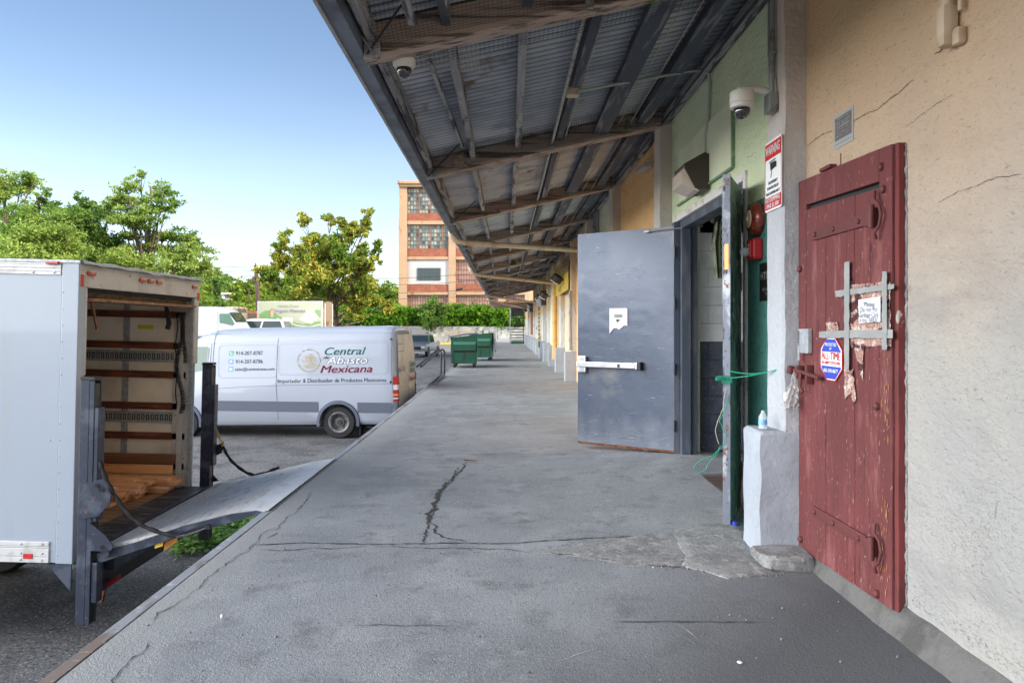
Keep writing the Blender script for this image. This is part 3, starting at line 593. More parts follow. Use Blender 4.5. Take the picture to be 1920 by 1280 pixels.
# ---- steel double door
fr = MB()
fr.bbox(XW-.02, XW+.20, DOOR[0]-.06, DOOR[0], -.0, DOOR[2]+.02, .005); fr.bbox(XW-.02, XW+.20, DOOR[0]-.06, DOOR[1]+.04, DOOR[2]+.02, DOOR[2]+.09, .006)
fo = fr.build('door_frame', C['trim_white'], wh)
j = MB().bbox(XW-.045, XW+.02, DOOR[1]-.06, DOOR[1]+.03, .03, DOOR[2]+.018, .005).bbox(XW+.022, XW+.12, DOOR[1]-.13, DOOR[1]+.03, .03, DOOR[2]+.018, .005).bbox(XW+.122, XW+.20, DOOR[1]-.08, DOOR[1]+.03, .03, DOOR[2]+.018, .005)
j.bbox(XW+.02, XW+.16, DOOR[0]+.0, DOOR[1]-.135, DOOR[2]-.06, DOOR[2]+.0175, .005)
j.build('door_jamb', C['frame_grey'], fo)
def leaf(name, hinge, free, z0, z1, th, mat_, label):
    hx, hy = hinge; fx, fy = free; d = Vector((fx-hx, fy-hy, 0)); L_ = d.length; d.normalize(); n_ = Vector((-d.y, d.x, 0))
    M_ = Matrix(((d.x, n_.x, 0, hx), (d.y, n_.y, 0, hy), (0, 0, 1, 0), (0, 0, 0, 1)))
    return M_, L_
# big leaf: local x from hinge to free edge, local -n faces camera
M1, L1 = leaf('d', (1.80, 7.66), (.842, 8.33), 0, 0, .045, None, '')
bm = bmesh.new(); nx, nz = 40, 80; Z0, Z1 = .085, 2.47
m = MB()
vs = []
for side in (0, 1):
    for b_ in range(nz+1):
        for a_ in range(nx+1):
            x = L1*a_/nx; z = Z0+(Z1-Z0)*b_/nz + (-.012*(1-a_/nx) if b_ == 0 else 0)
            dent = .004*mnoise.noise(Vector((x*1.6, z*1.6, 4))) + .0008*mnoise.noise(Vector((x*9, z*9, 1)))
            if .9 < z < 1.8: dent += .003*mnoise.noise(Vector((x*6, z*11, 7)))*sstep(1.25,1.4,z)*(1-sstep(1.6,1.8,z))*sstep(.1,.4,x)
            if a_ in (0, nx) or b_ in (0, nz): dent = 0
            m.v.append(Vector((x, (.0 - dent) if side == 0 else -.045, z)))
nn = (nx+1)*(nz+1)
for b_ in range(nz):
    for a_ in range(nx):
        q = b_*(nx+1)+a_; m.f.append((q, q+1, q+nx+2, q+nx+1)); m.f.append((nn+q, nn+q+nx+1, nn+q+nx+2, nn+q+1))
for a_ in range(nx):
    m.f.append((a_, nn+a_, nn+a_+1, a_+1)); q = nz*(nx+1)+a_; m.f.append((q, q+1, nn+q+1, nn+q))
for b_ in range(nz):
    q = b_*(nx+1); m.f.append((q, q+nx+1, nn+q+nx+1, nn+q)); q += nx; m.f.append((q, nn+q, nn+q+nx+1, q+nx+1))
# camera-facing side is local +n or -n?
side = 1 if (M1.to_3x3() @ Vector((0,1,0))).y < 0 else -1
for v in m.v:
    if side == -1: v.y = -v.y - .045 if False else v.y*-1
d1 = m.xf(M1).build('steel_door', C['door_blue'], wh, smooth=True, label='large dented blue grey steel door swung wide open')
sy = 1 if side == 1 else -1
def loc(x, y, z): return M1 @ Vector((x, y*sy, z))
def lbox(mb, x0, x1, y0, y1, z0, z1, b=.006):
    t = MB().bbox(x0, x1, min(y0*sy, y1*sy), max(y0*sy, y1*sy), z0, z1, b).xf(M1); mb.add(t.v, t.f); return mb
pb = lbox(lbox(MB(), .42, L1-.02, .03, .075, .945, 1.005, .008), L1-.13, L1-.03, .004, .06, .88, 1.07, .012)
lbox(pb, .36, .43, .004, .07, .935, 1.012, .01)
pbo = pb.build('panic_bar', C['alu'], d1)
lbox(lbox(MB(), .355, .40, .004, .078, .93, 1.018, .006), .60, .63, .0755, .079, .955, .995, .001).build('bar_end_cap', C['black'], pbo)
m = MB()
for z in (.35, .95, 1.65, 2.2): m.cyl(loc(-.012, .012, z-.06), loc(-.012, .012, z+.06), .012, 10)
m.build('door_hinge', C['black'], d1)
m = MB(); m.tube([loc(.30, .03, 2.435), loc(.02, .03, 2.44), loc(-.30, -.03, 2.455)], .008, 6); lbox(m, .27, .33, .0, .04, 2.42, 2.45)
m.build('door_stay', C['galv'], d1)
lbox(MB(), .0, L1, -.05, .003, .06, .084, .002).build('bottom_sweep', C['rust'], d1)
# scratches in the paint
rnd = random.Random(33); m = MB(); m2 = MB()
for q in range(260):
    k = rnd.random()
    if k < .45: x, z = rnd.uniform(.03, L1-.05), .12+abs(rnd.gauss(0,.12))
    elif k < .8: x, z = rnd.uniform(.05, L1-.05), rnd.gauss(1.25, .22)
    else: x, z = rnd.uniform(.05, L1-.05), rnd.uniform(.2, 2.4)
    l_ = rnd.uniform(.004, .03) if rnd.random() < .85 else rnd.uniform(.05,.14); w_ = rnd.uniform(.0006, .002); tz = rnd.uniform(-.25,.25)*l_
    (m if rnd.random() < .6 else m2).poly([loc(x, .0045, z), loc(x+l_, .0045, z+tz), loc(x+l_, .0045, z+tz+w_), loc(x, .0045, z+w_*1.5)])
m.build('paint_scratch', C['scar'], d1, kind='stuff'); m2.build('paint_scratch', C['crack'], d1, kind='stuff')
# notice paper on it
def loc_text(mb, s_, size, x, z, y=.012, **k):
    # text runs towards viewer right: from free edge to hinge
    xd = (M1.to_3x3() @ Vector((-1,0,0))); return text(mb, s_, size, loc(x, y, z), xd, (0,0,1), **k)
pn = thing('notice_paper', 'torn white notice paper stuck on the open blue grey steel door', 'notice', tuple(loc(.66, .01, 1.5)))
def rag_poly(x0, x1, z0, z1, y, tear):
    pts = [(x0, z1), (x1, z1), (x1, z0+.03)]; n_ = 14
    for i in range(n_+1): t = i/n_; pts.append((x1+(x0-x1)*t, z0 + tear*min(1,t*2.5)*(.75+.25*math.sin(t*9)) + random.uniform(0, .010)))
    return [loc(x, y, z) for x, z in pts]
MB().prism(rag_poly(.54, .76, 1.325, 1.61, .008, .09), M1.to_3x3() @ Vector((0, .0015*sy, 0))).build('sheet', C['paper'], pn)
m = MB(); lbox(m, .60, .70, .0105, .0115, 1.51, 1.54, .0003); m.build('notice_heading', C['ink_black'], pn)
loc_text(MB(), 'NOTICE', .026, .65, 1.525, .0125, bold=.02).build('notice_lettering', C['white'], pn)
m = MB(); lbox(m, .635, .675, .0105, .0115, 1.465, 1.485, .0003); m.poly([loc(.67, .0115, 1.465), loc(.655, .0115, 1.465), loc(.66, .0115, 1.44)]); m.build('camera_symbol', C['ink_black'], pn)
# small leaf, seen almost edge on
M2, L2 = leaf('d', (1.80, 5.56), (1.545, 5.02), 0, 0, .045, None, '')
def l2(x0, x1, y0, y1, z0, z1, b=.004): return MB().bbox(x0, x1, y0, y1, z0, z1, b).xf(M2)
s2 = (M2.to_3x3() @ Vector((0,1,0)))
d2 = l2(0, L2-.012, -.024, .024, .02, 2.46).build('steel_door', C['door_green'], wh, label='narrow scraped steel door leaf seen edge on')
l2(L2-.012, L2, -.026, .026, .01, 2.465, .003).build('edge_plate', C['steel_worn'], d2)
m = MB(); t = l2(L2, L2+.003, -.014, .014, 1.80, 1.98, .001); m.add(t.v, t.f); m.build('strike_plate', C['brass'], d2)
m = MB()
for z in (.30, 1.02, 1.75): t = l2(-.02, .03, -.045, .03, z-.07, z+.07, .006); m.add(t.v, t.f)
m.build('door_hinge', C['black'], d2)
# interior behind the door
it = MB().box(XW+.27, XW+3.2, 7.95, 8.1, 1.28, 2.42)
# block courses as real blocks
m = MB(); m2 = MB()
for r_ in range(12):
    z0 = .04+r_*.2; off = (r_ % 2)*.2
    for q in range(-1, 9):
        x0 = XW+.20+q*.4+off; x1 = x0+.396
        if x0 < XW+.20: x0 = XW+.20
        if x1 <= x0: continue
        (m if z0+.1 > 1.25 else m2).bbox(x0, x1, 7.93, 8.1, z0, z0+.196, .004)
m.build('block_wall', C['block_white'], wh, label='white painted block wall inside the doorway'); m2.build('block_wall', C['block_dark'], wh, label='dark painted lower block wall inside the doorway')
MB().box(XW+.20, XW+3.2, 7.99, 8.12, .0, 2.46).build('mortar_backing', C['dark_in'], wh)
MB().box(XW+3.2, XW+3.3, 4.6, 8.2, 0, 2.9).box(XW+.25, XW+3.2, 4.5, 4.6, 0, 2.9).box(XW+.25, XW+3.3, 4.5, 8.2, 2.9, 3.0).build('inner_room', C['block_white'], wh)
MB().box(XW+.25, XW+3.3, 4.5, 8.2, -.029, .012).build('inner_floor', C['concrete_dark'], wh)
m = MB().box(XW-.02, XW+.95, DOOR[0]+.02, DOOR[1]-.14, .013, .022); 
for q in range(42): m.box(XW-.015, XW+.94, DOOR[0]+.04+q*.048, DOOR[0]+.062+q*.048, .0225, .028)
mt = m.build('ribbed_door_mat', C['mat_tread'], label='brown ribbed mat on the floor just inside the open steel doors', cat='door mat')
# pipe clutter over the block wall
rnd = random.Random(11); m = MB()
for q in range(16):
    x = XW+.25+rnd.random()*1.1; m.tube([(x, 7.8-rnd.random()*.4, 2.52), (x+.1*rnd.random(), 7.8-rnd.random()*.5, 2.62+.1*rnd.random()), (x+.5*rnd.random(), 7.7, 2.62+rnd.random()*.2)], .012+.02*rnd.random(), 6)
m.build('overhead_pipes', C['conduit'], wh)
ct = thing('hanging_curtain', 'dirty olive plastic curtain hanging inside the open doorway', 'curtain', (2.1, 7.0, 1.9))
m = MB(); nx_, nz_ = 14, 20
for b_ in range(nz_+1):
    for a_ in range(nx_+1):
        t = b_/nz_; wd = .20*(1-.75*abs(t-.45)) ; m.v.append(Vector((2.125+.85*wd*(a_/nx_-.5), 7.1+.03*math.sin(a_*1.6+t*2), 2.50-.62*t)))
for b_ in range(nz_):
    for a_ in range(nx_): q = b_*(nx_+1)+a_; m.f.append((q, q+1, q+nx_+2, q+nx_+1))
m.build('curtain_sheet', mat('curtain_olive', (.11,.13,.07), .6, layers=[('n',(.05,.06,.03),8,.5,.65)]), ct, smooth=True)
cc = thing('hanging_chain', 'thin steel chain hanging beside the narrow open door leaf', 'chain', (1.62, 5.3, 2.45))
m = MB()
for q in range(34):
    z = 2.44-q*.026; c_ = Vector((1.55, 5.12, z)); ax = Vector((1,0,0)) if q % 2 else Vector((0,1,0))
    m.tube([c_+ax*.007*math.cos(t*math.pi/3)+Vector((0,0,.017*math.sin(t*math.pi/3))) for t in range(7)], .0025, 5, cap=False)
m.build('chain_links', C['galv'], cc, smooth=True)
# ---- red wooden door
XD = 1.79; rd_y0, rd_y1 = 3.334, 4.40
def dz(y, near, far): return near + (far-near)*(y-rd_y0)/(rd_y1-rd_y0)
def topz(y): return dz(y, 2.247, 2.283)
def botz(y): return dz(y, .092, .058)
rnd = random.Random(21); widths = [.12,.10,.16,.085,.12,.15,.11,.17,.12]
s_ = sum(widths); y = rd_y0+.0; planks = MB()
ys_ = [rd_y0]
for w_ in widths: ys_.append(ys_[-1]+w_*(rd_y1-rd_y0)/s_)
def plank(mb, y0, y1, z0f, z1f, x0, x1, j=0):
    a0, a1 = z0f(y0), z0f(y1); b0, b1 = z1f(y0), z1f(y1); n_ = 30; base = len(mb.v)
    for i in range(n_+1):
        t = i/n_
        for yy, xx in ((y0, x1), (y0, x0+.004), (y0+.004, x0), (y1-.004, x0), (y1, x0+.004), (y1, x1)):
            f_ = (yy-y0)/(y1-y0); z = (a0+(a1-a0)*f_)*(1-t)+(b0+(b1-b0)*f_)*t
            dx = .0025*mnoise.noise(Vector((yy*5+j, z*2.2, j))) + (.0012*mnoise.noise(Vector((yy*60, z*4, j))) if xx < x0+.003 else 0)
            e = 0
            if i == 0: e = .004*mnoise.noise(Vector((yy*40, j, 2)))
            mb.v.append(Vector((xx+dx, yy, z+e)))
    for i in range(n_):
        for q in range(5): mb.f.append((base+i*6+q, base+i*6+q+1, base+(i+1)*6+q+1, base+(i+1)*6+q))
        mb.f.append((base+i*6+5, base+i*6, base+(i+1)*6, base+(i+1)*6+5))
    mb.f.append(tuple(base+q for q in range(6))); mb.f.append(tuple(base+n_*6+q for q in reversed(range(6))))
for q in range(len(widths)):
    edge = q in (0,)
    plank(planks, ys_[q]+.0022, ys_[q+1]-.0022, botz, (topz if q in (0, len(widths)-1) else (lambda yy: topz(yy)-.185)), XD + .001*(q % 3), XD+.048, q*3.1)
rdo = planks.build('red_door', C['red'], wh, smooth=True, label='worn dark red plank door with iron strap hinges')
MB().box(XD+.049, XD+.0495, rd_y0+.01, rd_y1-.01, .12, 2.20).build('door_backing', C['crack'], rdo)
rnd = random.Random(66); m = MB(); m3 = MB(); m4 = MB()
for q in range(620):
    y = rnd.uniform(rd_y0+.01, rd_y1-.02) if rnd.random() < .7 else ys_[rnd.randrange(1, len(ys_)-1)]+rnd.gauss(0,.006); z = rnd.uniform(.12, 2.05) if rnd.random() < .6 else .1+abs(rnd.gauss(0,.35)); l_ = rnd.uniform(.004,.03); w_ = rnd.uniform(.0006,.0022)
    k = rnd.random(); (m if k < .62 else (m3 if k < .88 else m4)).poly([(XD-.0035, y, z), (XD-.0035, y+w_, z+l_*.3), (XD-.0035, y+w_*.6, z+l_), (XD-.0035, y-w_*.7, z+l_*.6)])
for q in range(60):
    y = rd_y0+.02+abs(rnd.gauss(0,.05)); z = rnd.choice([.25,.5,1.0,1.1])+rnd.gauss(0,.09); l_ = rnd.uniform(.01,.05); w_ = rnd.uniform(.001,.005)
    m4.poly([(XD-.0035, y, z), (XD-.0035, y+w_, z+l_*.3), (XD-.0035, y+w_*.6, z+l_), (XD-.0035, y-w_*.7, z+l_*.6)])
m.build('paint_chip', C['crack'], rdo, kind='stuff'); m3.build('paint_chip', C['bell'] if False else mat('chip_pale', (.45,.30,.28), .8), rdo, kind='stuff'); m4.build('paint_chip', mat('bare_wood', (.40,.19,.06), .8), rdo, kind='stuff')
m = MB(); plank(m, ys_[1]+.001, ys_[-2]-.001, lambda yy: topz(yy)-.155, topz, XD-.002, XD+.047, 50); m.build('top_rail', C['red'], rdo, smooth=True)
MB().box(XD+.03, XD+.046, ys_[1], ys_[-2], 2.04, 2.12).build('rail_gap', C['dark_in'], rdo)
m = MB(); plank(m, rd_y0-.030, rd_y0-.001, botz, topz, XD+.012, XD+.049, 70); m.build('edge_board', C['red_dark'], rdo, smooth=True)
m = MB(); add(m, MB().rough(XD+.045, XD+.054, rd_y0-.044, rd_y0-.030, .12, 2.24, cell=.02, amp=.007, sc_=30, bev=.002)); m.build('peeling_edge', C['patch'], rdo, smooth=True)
def strap(zc):
    s_ = MB().bbox(XD-.012, XD-.003, 3.48, 4.17, zc-.03, zc+.03, .003)
    for yy in (3.62, 3.90, 4.13): s_.lathe([(.014, 0), (.013, .008), (.006, .013), (0.0001, .014)], (XD-.012, yy, zc), (-1,0,0), 10)
    so_ = s_.build('strap_hinge', C['red_iron'], rdo, smooth=True)
    k = MB().bbox(XD-.05, XD-.004, 3.455, 3.50, zc-.045, zc+.045, .006)
    k.cyl((XD-.035, 3.452, zc-.055), (XD-.035, 3.452, zc+.055), .015, 12)
    k.tube([(XD-.02, 3.45, zc+.12), (XD-.03, 3.435, zc+.08), (XD-.022, 3.405, zc+.05), (XD-.022, 3.385, zc), (XD-.022, 3.405, zc-.05), (XD-.03, 3.43, zc-.08), (XD-.02, 3.44, zc-.11)], [.010,.0075,.007,.0075,.007,.0075,.010], 8)
    k.build('hinge_bracket', C['red_iron'], so_, smooth=True)
strap(1.93); strap(.34)
m = MB()
for yy, zz in ((3.42, 2.16), (3.46, 1.02), (3.46, .12), (4.35, .12), (4.36, 1.75), (3.40, 2.05)): m.lathe([(.02, 0), (.018, .012), (.008, .02), (.0001, .021)], (XD-.002, yy, zz), (-1,0,0), 10)
m.build('bolt_head', C['red_iron'], rdo, smooth=True)
# latch, bar and lock plate
m = MB().cyl((XD-.035, 4.40, 1.145), (XD-.035, 4.02, 1.115), .012, 12).bbox(XD-.045, XD-.002, 4.17, 4.195, 1.07, 1.18, .006).bbox(XD-.045, XD-.002, 4.305, 4.33, 1.09, 1.17, .006).tube([(XD-.05, 4.24, 1.13), (XD-.06, 4.23, 1.05), (XD-.05, 4.21, 1.02)], .01, 6)
m.bbox(XD-.07, XD-.03, 4.36, 4.43, 1.115, 1.165, .015)
m.build('sliding_bolt', C['red_iron'], rdo, smooth=True)
m = MB().bbox(XD-.03, XD-.001, 4.19, 4.33, 1.245, 1.39, .006).bbox(XD-.034, XD-.029, 4.30, 4.325, 1.20, 1.30, .002); lk = m.build('lock_box', C['galv'], rdo)
m = MB()
for q in range(6): m.bbox(XD-.034, XD-.0305, 4.305, 4.322, 1.29+q*.015, 1.299+q*.015, .001)
m.build('lock_slot', C['black'], lk)
MB().bbox(XD-.01, XD+.03, 3.95, 4.08, 2.275, 2.295, .003).cyl((XD+.01, 3.86, 2.27), (XD+.01, 3.86, 2.33), .003, 6).build('top_splinter', C['red_dark'], rdo)
# sheltering trims: boarded light panel on the mint wall
m = MB().bbox(XW-.018, XW-.002, 5.78, 7.56, 2.69, 3.235, .003); bp = m.build('boarded_window', mat('panel_cream_green', (.72,.74,.54), .8, layers=[('n',(.64,.67,.48),2,.4,.7)], bump=(30,.3,.004)), wh)
MB().bbox(XW-.030, XW-.001, 5.755, 5.778, 2.675, 3.25, .003).bbox(XW-.032, XW-.001, 5.78, 7.60, 2.668, 2.688, .003).build('window_trim', mat('trim_green', (.16,.27,.17), .7, layers=[('n',(.34,.37,.25),9,.55,.65)]), bp)
# downpipes on the wall further along
MB().cyl((1.70, 24.6, .3), (1.70, 24.6, 3.4), .09, 16).build('downpipe', C['pipe_yel'], wh, smooth=True)
MB().cyl((1.78, 14.2, .3), (1.78, 14.2, 3.7), .05, 12).cyl((1.79, 13.9, .8), (1.79, 13.9, 3.7), .03, 10).build('downpipe', C['conduit'], wh, smooth=True)
MB().cyl((1.72, 46.6, .9), (1.72, 46.6, 2.4), .07, 10).build('downpipe', mat('pipe_red', (.38,.09,.08), .6), wh)
# ================================================================== CANOPY
cn = thing('dock_canopy', 'long lean-to canopy of corrugated metal on dark timber beams above the loading dock', 'canopy', (0, 0, 3.05))
zb = lambda x: 3.05 + .22*(x+.87)
def beam(y, x0=-.87, x1=XW-.01, yw=.16, h_=.19, jit=0):
    m = MB(); pts = [(x0, y, zb(x0)), (x1, y, zb(x1)), (x1, y, zb(x1)+h_), (x0, y, zb(x0)+h_)]
    bm = bmesh.new(); n_ = 36; 
    rows = []
    for i in range(n_+1):
        t = i/n_; x = x0+(x1-x0)*t; row = []
        for yy, zz in ((0,0),(.012,-.006),(yw-.012,-.006),(yw,0),(yw,h_),(0,h_)):
            j = .006*mnoise.noise(Vector((x*3, yy*20+y, zz*14))); row.append(Vector((x, y+yy+j, zb(x)+zz+j)))
        rows.append(row)
    base = 0
    for r_ in rows: m.v += r_
    for i in range(n_):
        for q in range(6): m.f.append((i*6+q, i*6+(q+1)%6, (i+1)*6+(q+1)%6, (i+1)*6+q))
    m.f.append(tuple(range(6))); m.f.append(tuple(n_*6+q for q in range(6)))
    return m
BY = [y+.0 for y in PY if y < 44.5]
for y in BY: beam(y).build('beam', C['wood_beam'], cn, smooth=True)
ye = BY[-1]+.3
PX = [(-.82,.05,'wood_purlin'), (-.355,.055,'wood_purlin'), (.13,.06,'wood_purlin'), (.60,.065,'wood_black'), (1.05,.11,'wood_black'), (1.50,.07,'wood_black')]
for x, w_, mm in PX:
    for a_, b_ in zip(BY[:-1], BY[1:]):
        m = MB(); z0 = zb(x)+.075; n_ = 8
        rr = random.Random(int(x*100+a_*10)); tw = rr.uniform(-.012, .012)
        m.obox((x+tw, a_+.161, z0+.06), (x-tw, b_-.001, z0+.06), w_, .12)
        if mm == 'wood_black' and x > 1: m.obox((x, a_+.161, z0-.01), (x, b_-.001, z0-.01), w_+.05, .02)
        m.build('purlin', C[mm], cn)
# corrugated sheet
m = MB(); pit = .10; Yc = -3.2; i = 0; n_ = 0; xA, xB = -.93, XW-.002
while Yc < ye:
    z = .215 + .019*math.sin(i*math.pi/2.0)
    m.v.append(Vector((xA, Yc, zb(xA)+z))); m.v.append(Vector((xB, Yc, zb(xB)+z)))
    if n_: q = 2*n_; m.f.append((q-2, q-1, q+1, q))
    n_ += 1; i += 1; Yc += pit/4
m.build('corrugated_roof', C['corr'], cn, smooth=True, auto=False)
MB().box(xA, xB, -3.2, ye, zb(xB)+.30, zb(xB)+.32).xf(Matrix.Identity(4))
MB().quad((xA-.03, -3.2, zb(xA)+.25), (XW, -3.2, zb(XW)+.25), (XW, ye, zb(XW)+.25), (xA-.03, ye, zb(xA)+.25)).build('roof_felt', C['dark_in'], cn)
MB().bbox(-.955, -.865, -3.2, ye, 3.065, 3.26, .004).build('fascia', C['fascia'], cn)
MB().bbox(-.978, -.957, -3.2, ye, 3.052, 3.09, .004).build('gutter_lip', C['lip'], cn)
# end brackets and rods
for y in BY:
    MB().obox((-.865, y-.03, zb(-.87)+.10), (-.80, y-.03, zb(-.8)-.012), .06, .01).bbox(-.86, -.76, y-.012, y-.008, zb(-.87)-.02, zb(-.87)+.09, .002).build('beam_bracket', C['steel_edge'], cn)
    MB().tube([(-.84, y-.02, zb(-.87)+.01), (-.45, y-.45, zb(-.45)+.19)], .007, 6).build('tie_rod', C['wire'], cn)
# bird netting: sloping from sheet down the face of the beams
def netting(y, x0, x1, mm, ps=.026, dy=.30, part='bird_netting', z_lo=.03, r_=.0011):
    m = MB(); n_ = int((x1-x0)/ps); k = int(math.hypot(dy, .19)/ps)
    P = lambda u, v: Vector((x0+(x1-x0)*u, y-.016-dy*v - .012*math.sin(u*9+v*3), zb(x0+(x1-x0)*u)+z_lo+(.20-z_lo)*v - .03*math.sin(v*3.14)))
    for i in range(n_+1): m.tube([P(i/n_, q/4) for q in range(5)], r_, 3, cap=False)
    for q in range(k+1): m.tube([P(i/16, q/k) for i in range(17)], r_, 3, cap=False)
    return m.build(part, mm, cn)
for q, y in enumerate(BY[2:7]):
    netting(y, -.80, 1.80, C['net'], ps=.026 if q < 2 else .034, r_=.0014 if q < 2 else .002)
    netting(y+.46, -.80, 1.80, C['net'], ps=.03 if q < 2 else .04, dy=.28, r_=.0013 if q < 2 else .0018)
# loose pale mesh at camera bay
m = MB(); P = lambda u, v: Vector((-.80+.62*u, 4.66+.42*v, 3.16+.05*math.sin(u*5)+.13*u-.03*v))
for i in range(25): m.tube([P(i/24, q/5) for q in range(6)], .0014, 3, cap=False)
for q in range(17): m.tube([P(i/8, q/16) for i in range(9)], .0014, 3, cap=False)
m.build('loose_mesh', C['net_lt'], cn)
# hanging lath pieces
MB().obox(DP(805,113,5.0), DP(868,278,7.75), .03, .03).build('loose_lath', C['wood_purlin'], cn)
MB().obox(DP(757,-10,3.9), DP(774,45,4.2), .05, .02).build('loose_lath', C['wood_purlin'], cn)
# conduits under the sheet (two long runs beside a purlin) and cross conduit to lamp
m = MB().tube([(.515, -3, zb(.5)+.07), (.515, ye, zb(.5)+.07)], .017, 10).tube([(.655, -3, zb(.65)+.085), (.655, ye, zb(.65)+.085)], .008, 6)
for y in BY[2:]: m.bbox(.49, .54, y-.02, y+.005, zb(.5)-.01, zb(.5)+.12, .003)
m.build('conduit_run', C['conduit'], cn, smooth=True)
m = MB()
for x in (1.22, 1.36): m.tube([(x, -1, zb(x)+.12), (x-.01, 6, zb(x)+.07), (x+.02, 7.9, zb(x)+.1), (x, 12, zb(x)+.03), (x, 22, zb(x)+.1)], .004, 5)
m.build('loose_wire', C['pipe_tan'], cn)
m = MB()
for q in range(7): m.tube([(XW-.03-.015*q, -2, zb(XW)+.10-.02*q)] + [(XW-.03-.015*q-.02*random.random(), 1+1.1*t, zb(XW)+.10-.02*q-.03*random.random()) for t in range(22)], .006, 5)
m.build('cable_bundle', C['wire'], cn)
MB().bbox(XW-.10, XW-.004, -3, ye, zb(XW)+.02, zb(XW)+.10, .006).build('wall_plate', C['wood_purlin'], cn)
# gutter downspouts crossing to the wall
for (p0, p1) in (((-.955, 12.8, 3.07), (1.72, 15.0, 2.99)), ((-.955, 20.0, 3.02), (1.70, 22.3, 2.74)), ((-.955, 33.5, 3.02), (1.70, 38.5, 2.7)), ((-.955, 40.8, 3.0), (1.7, 47, 2.55))):
    p0 = Vector(p0); p1 = Vector(p1); d = (p1-p0); m = MB(); m.tube([p0+Vector((-.01,0,.03)), p0+Vector((.0,.0,-.05)), p0+d*.03+Vector((0,0,-.13)), p0+d*.08+Vector((0,0,-.145)), p1-Vector((0,0,.0))], .052, 10)
    m.build('downspout', C['pipe_tan'], cn, smooth=True)
# nest in the corner of the second visible beam
rnd = random.Random(3); m = MB(); c_ = Vector((-.50, 7.80, zb(-.5)+.06))
for q in range(150):
    a_ = Vector((rnd.gauss(0,1), rnd.gauss(0,1), rnd.gauss(0,.6)))*.06; b_ = Vector((rnd.gauss(0,1), rnd.gauss(0,1), rnd.gauss(0,.7)))*.07
    m.tube([c_+a_, c_+a_+b_], .0022, 3)
m.build('bird_nest', C['wood_beam'], label='twiggy bird nest wedged against a canopy beam near the outer edge', cat='bird nest')
# far low canopy end + stair gate at the end of the dock
fc = thing('dock_stair_gate', 'dark steel louvred gate and post closing the far end of the loading dock', 'gate', (.9, 60, 0))
MB().bbox(.38, .47, 59.9, 60.0, 0, 3.6, .01).build('post', C['steel_edge'], fc)
m = MB()
for q in range(9): m.bbox(.5, 1.55, 59.95, 60.02, .25+q*.23, .33+q*.23, .01)
m.build('louvre', C['black'], fc); MB().bbox(.5, 1.6, 59.9, 60.0, 0, .22, .01).build('base_panel', C['green_box'], fc)
MB().bbox(1.5, 1.56, 59.9, 60.0, 0, 3.6, .01).build('post', C['black'], fc)
MB().prism([(.4, 59.5, 3.05), (1.8, 59.5, 2.9), (1.8, 59.5, 3.5), (.4, 59.5, 3.55)], (0, .05, 0)).build('awning', mat('awning_blue', (.20,.26,.36), .5), fc)
MB().box(.5, 1.6, 60.2, 60.3, 2.3, 3.0).build('upper_panel', C['dark_in'], fc)
ea = thing('end_awning', 'low rusty corrugated awning past the end of the canopy', 'awning', (0, 50, 2.9))
MB().prism([(-1.0, 45, 2.88), (1.8, 45, 2.95), (1.8, 45, 3.05), (-1.0, 45, 2.98)], (0, 9, 0)).build('awning_sheet', mat('rusty_sheet', (.35,.20,.10), .7, layers=[('n',(.16,.08,.05),4,.5,.6)]), ea)
for q, y in enumerate((46, 48, 50, 52)): MB().bbox(-.95, 1.75, y, y+.12, 2.78, 2.87, .01).build('rafter', C['wood_beam'], ea)
# ================================================================== BOX TRUCK
TP = Vector((-3.274, 5.45, -.392)); TY0, TY1 = 5.45, 7.59; TX = -3.274
tk = thing('box_truck', 'white box truck with open rear door and liftgate ramp lowered onto the dock', 'truck', tuple(TP))
ZT, ZBm = 1.90, -.392
MB().bbox(-8.6, -3.405, TY0, TY0+.035, -.385, 1.80, .004).build('side_panel', C['truck'], tk)
MB().bbox(-8.6, -3.3, TY1-.035, TY1, -.385, 1.80, .004).build('side_panel', C['truck'], tk)
MB().bbox(-8.66, -8.61, TY0, TY1, -.385, 1.80, .02).build('front_panel', C['truck'], tk)
cp = MB().bbox(-3.403, TX, TY0-.006, TY0+.09, ZBm, ZT-.02, .006).build('corner_post', C['truck'], tk)
m = MB()
for q in range(17): m.lathe([(.0065, 0), (.006, .0025), (.0001, .004)], (-3.392, TY0-.006, 1.66-q*.124), (0,-1,0), 8)
m.lathe([(.008, 0), (.007, .003), (.0001, .005)], (-3.47, TY0-.0, .54), (0,-1,0), 8)
m.build('rivet', C['galv'], cp, smooth=True)
tr = MB()
for q in range(4): tr.bbox(-8.6, -3.41, TY0-.010+.002*(q % 2), TY0+.02, 1.79+q*.0255, 1.79+q*.0255+.0245, .004)
tr = tr.build('top_rail', C['alu'] if False else C['plat_tip'], tk)
m = MB()
for x in (-3.46, -3.62, -3.95, -4.3): m.lathe([(.010, 0), (.009, .004), (.0001, .006)], (x, TY0-.010, 1.808), (0,-1,0), 8)
m.build('rivet', C['galv'], tr)
br = MB()
for z0, z1 in ((-.385,-.34), (-.339,-.275), (-.274,-.262), (-.261,-.225)): br.bbox(-8.6, -3.45, TY0-.012+(.004 if z1-z0 < .03 else 0), TY0+.02, z0, z1-.001, .004)
br = br.build('bottom_rail', C['plat_tip'], tk)
m = MB()
for x in (-3.50, -3.66, -4.0):
    for z in (-.245, -.315, -.365): m.lathe([(.009, 0), (.008, .004), (.0001, .006)], (x, TY0-.012, z), (0,-1,0), 8)
m.build('rivet', C['galv'], br)
MB().bbox(-3.64, -3.57, TY0-.016, TY0-.0115, -.355, -.318, .001).build('side_reflector', C['reflect_red'], tk)
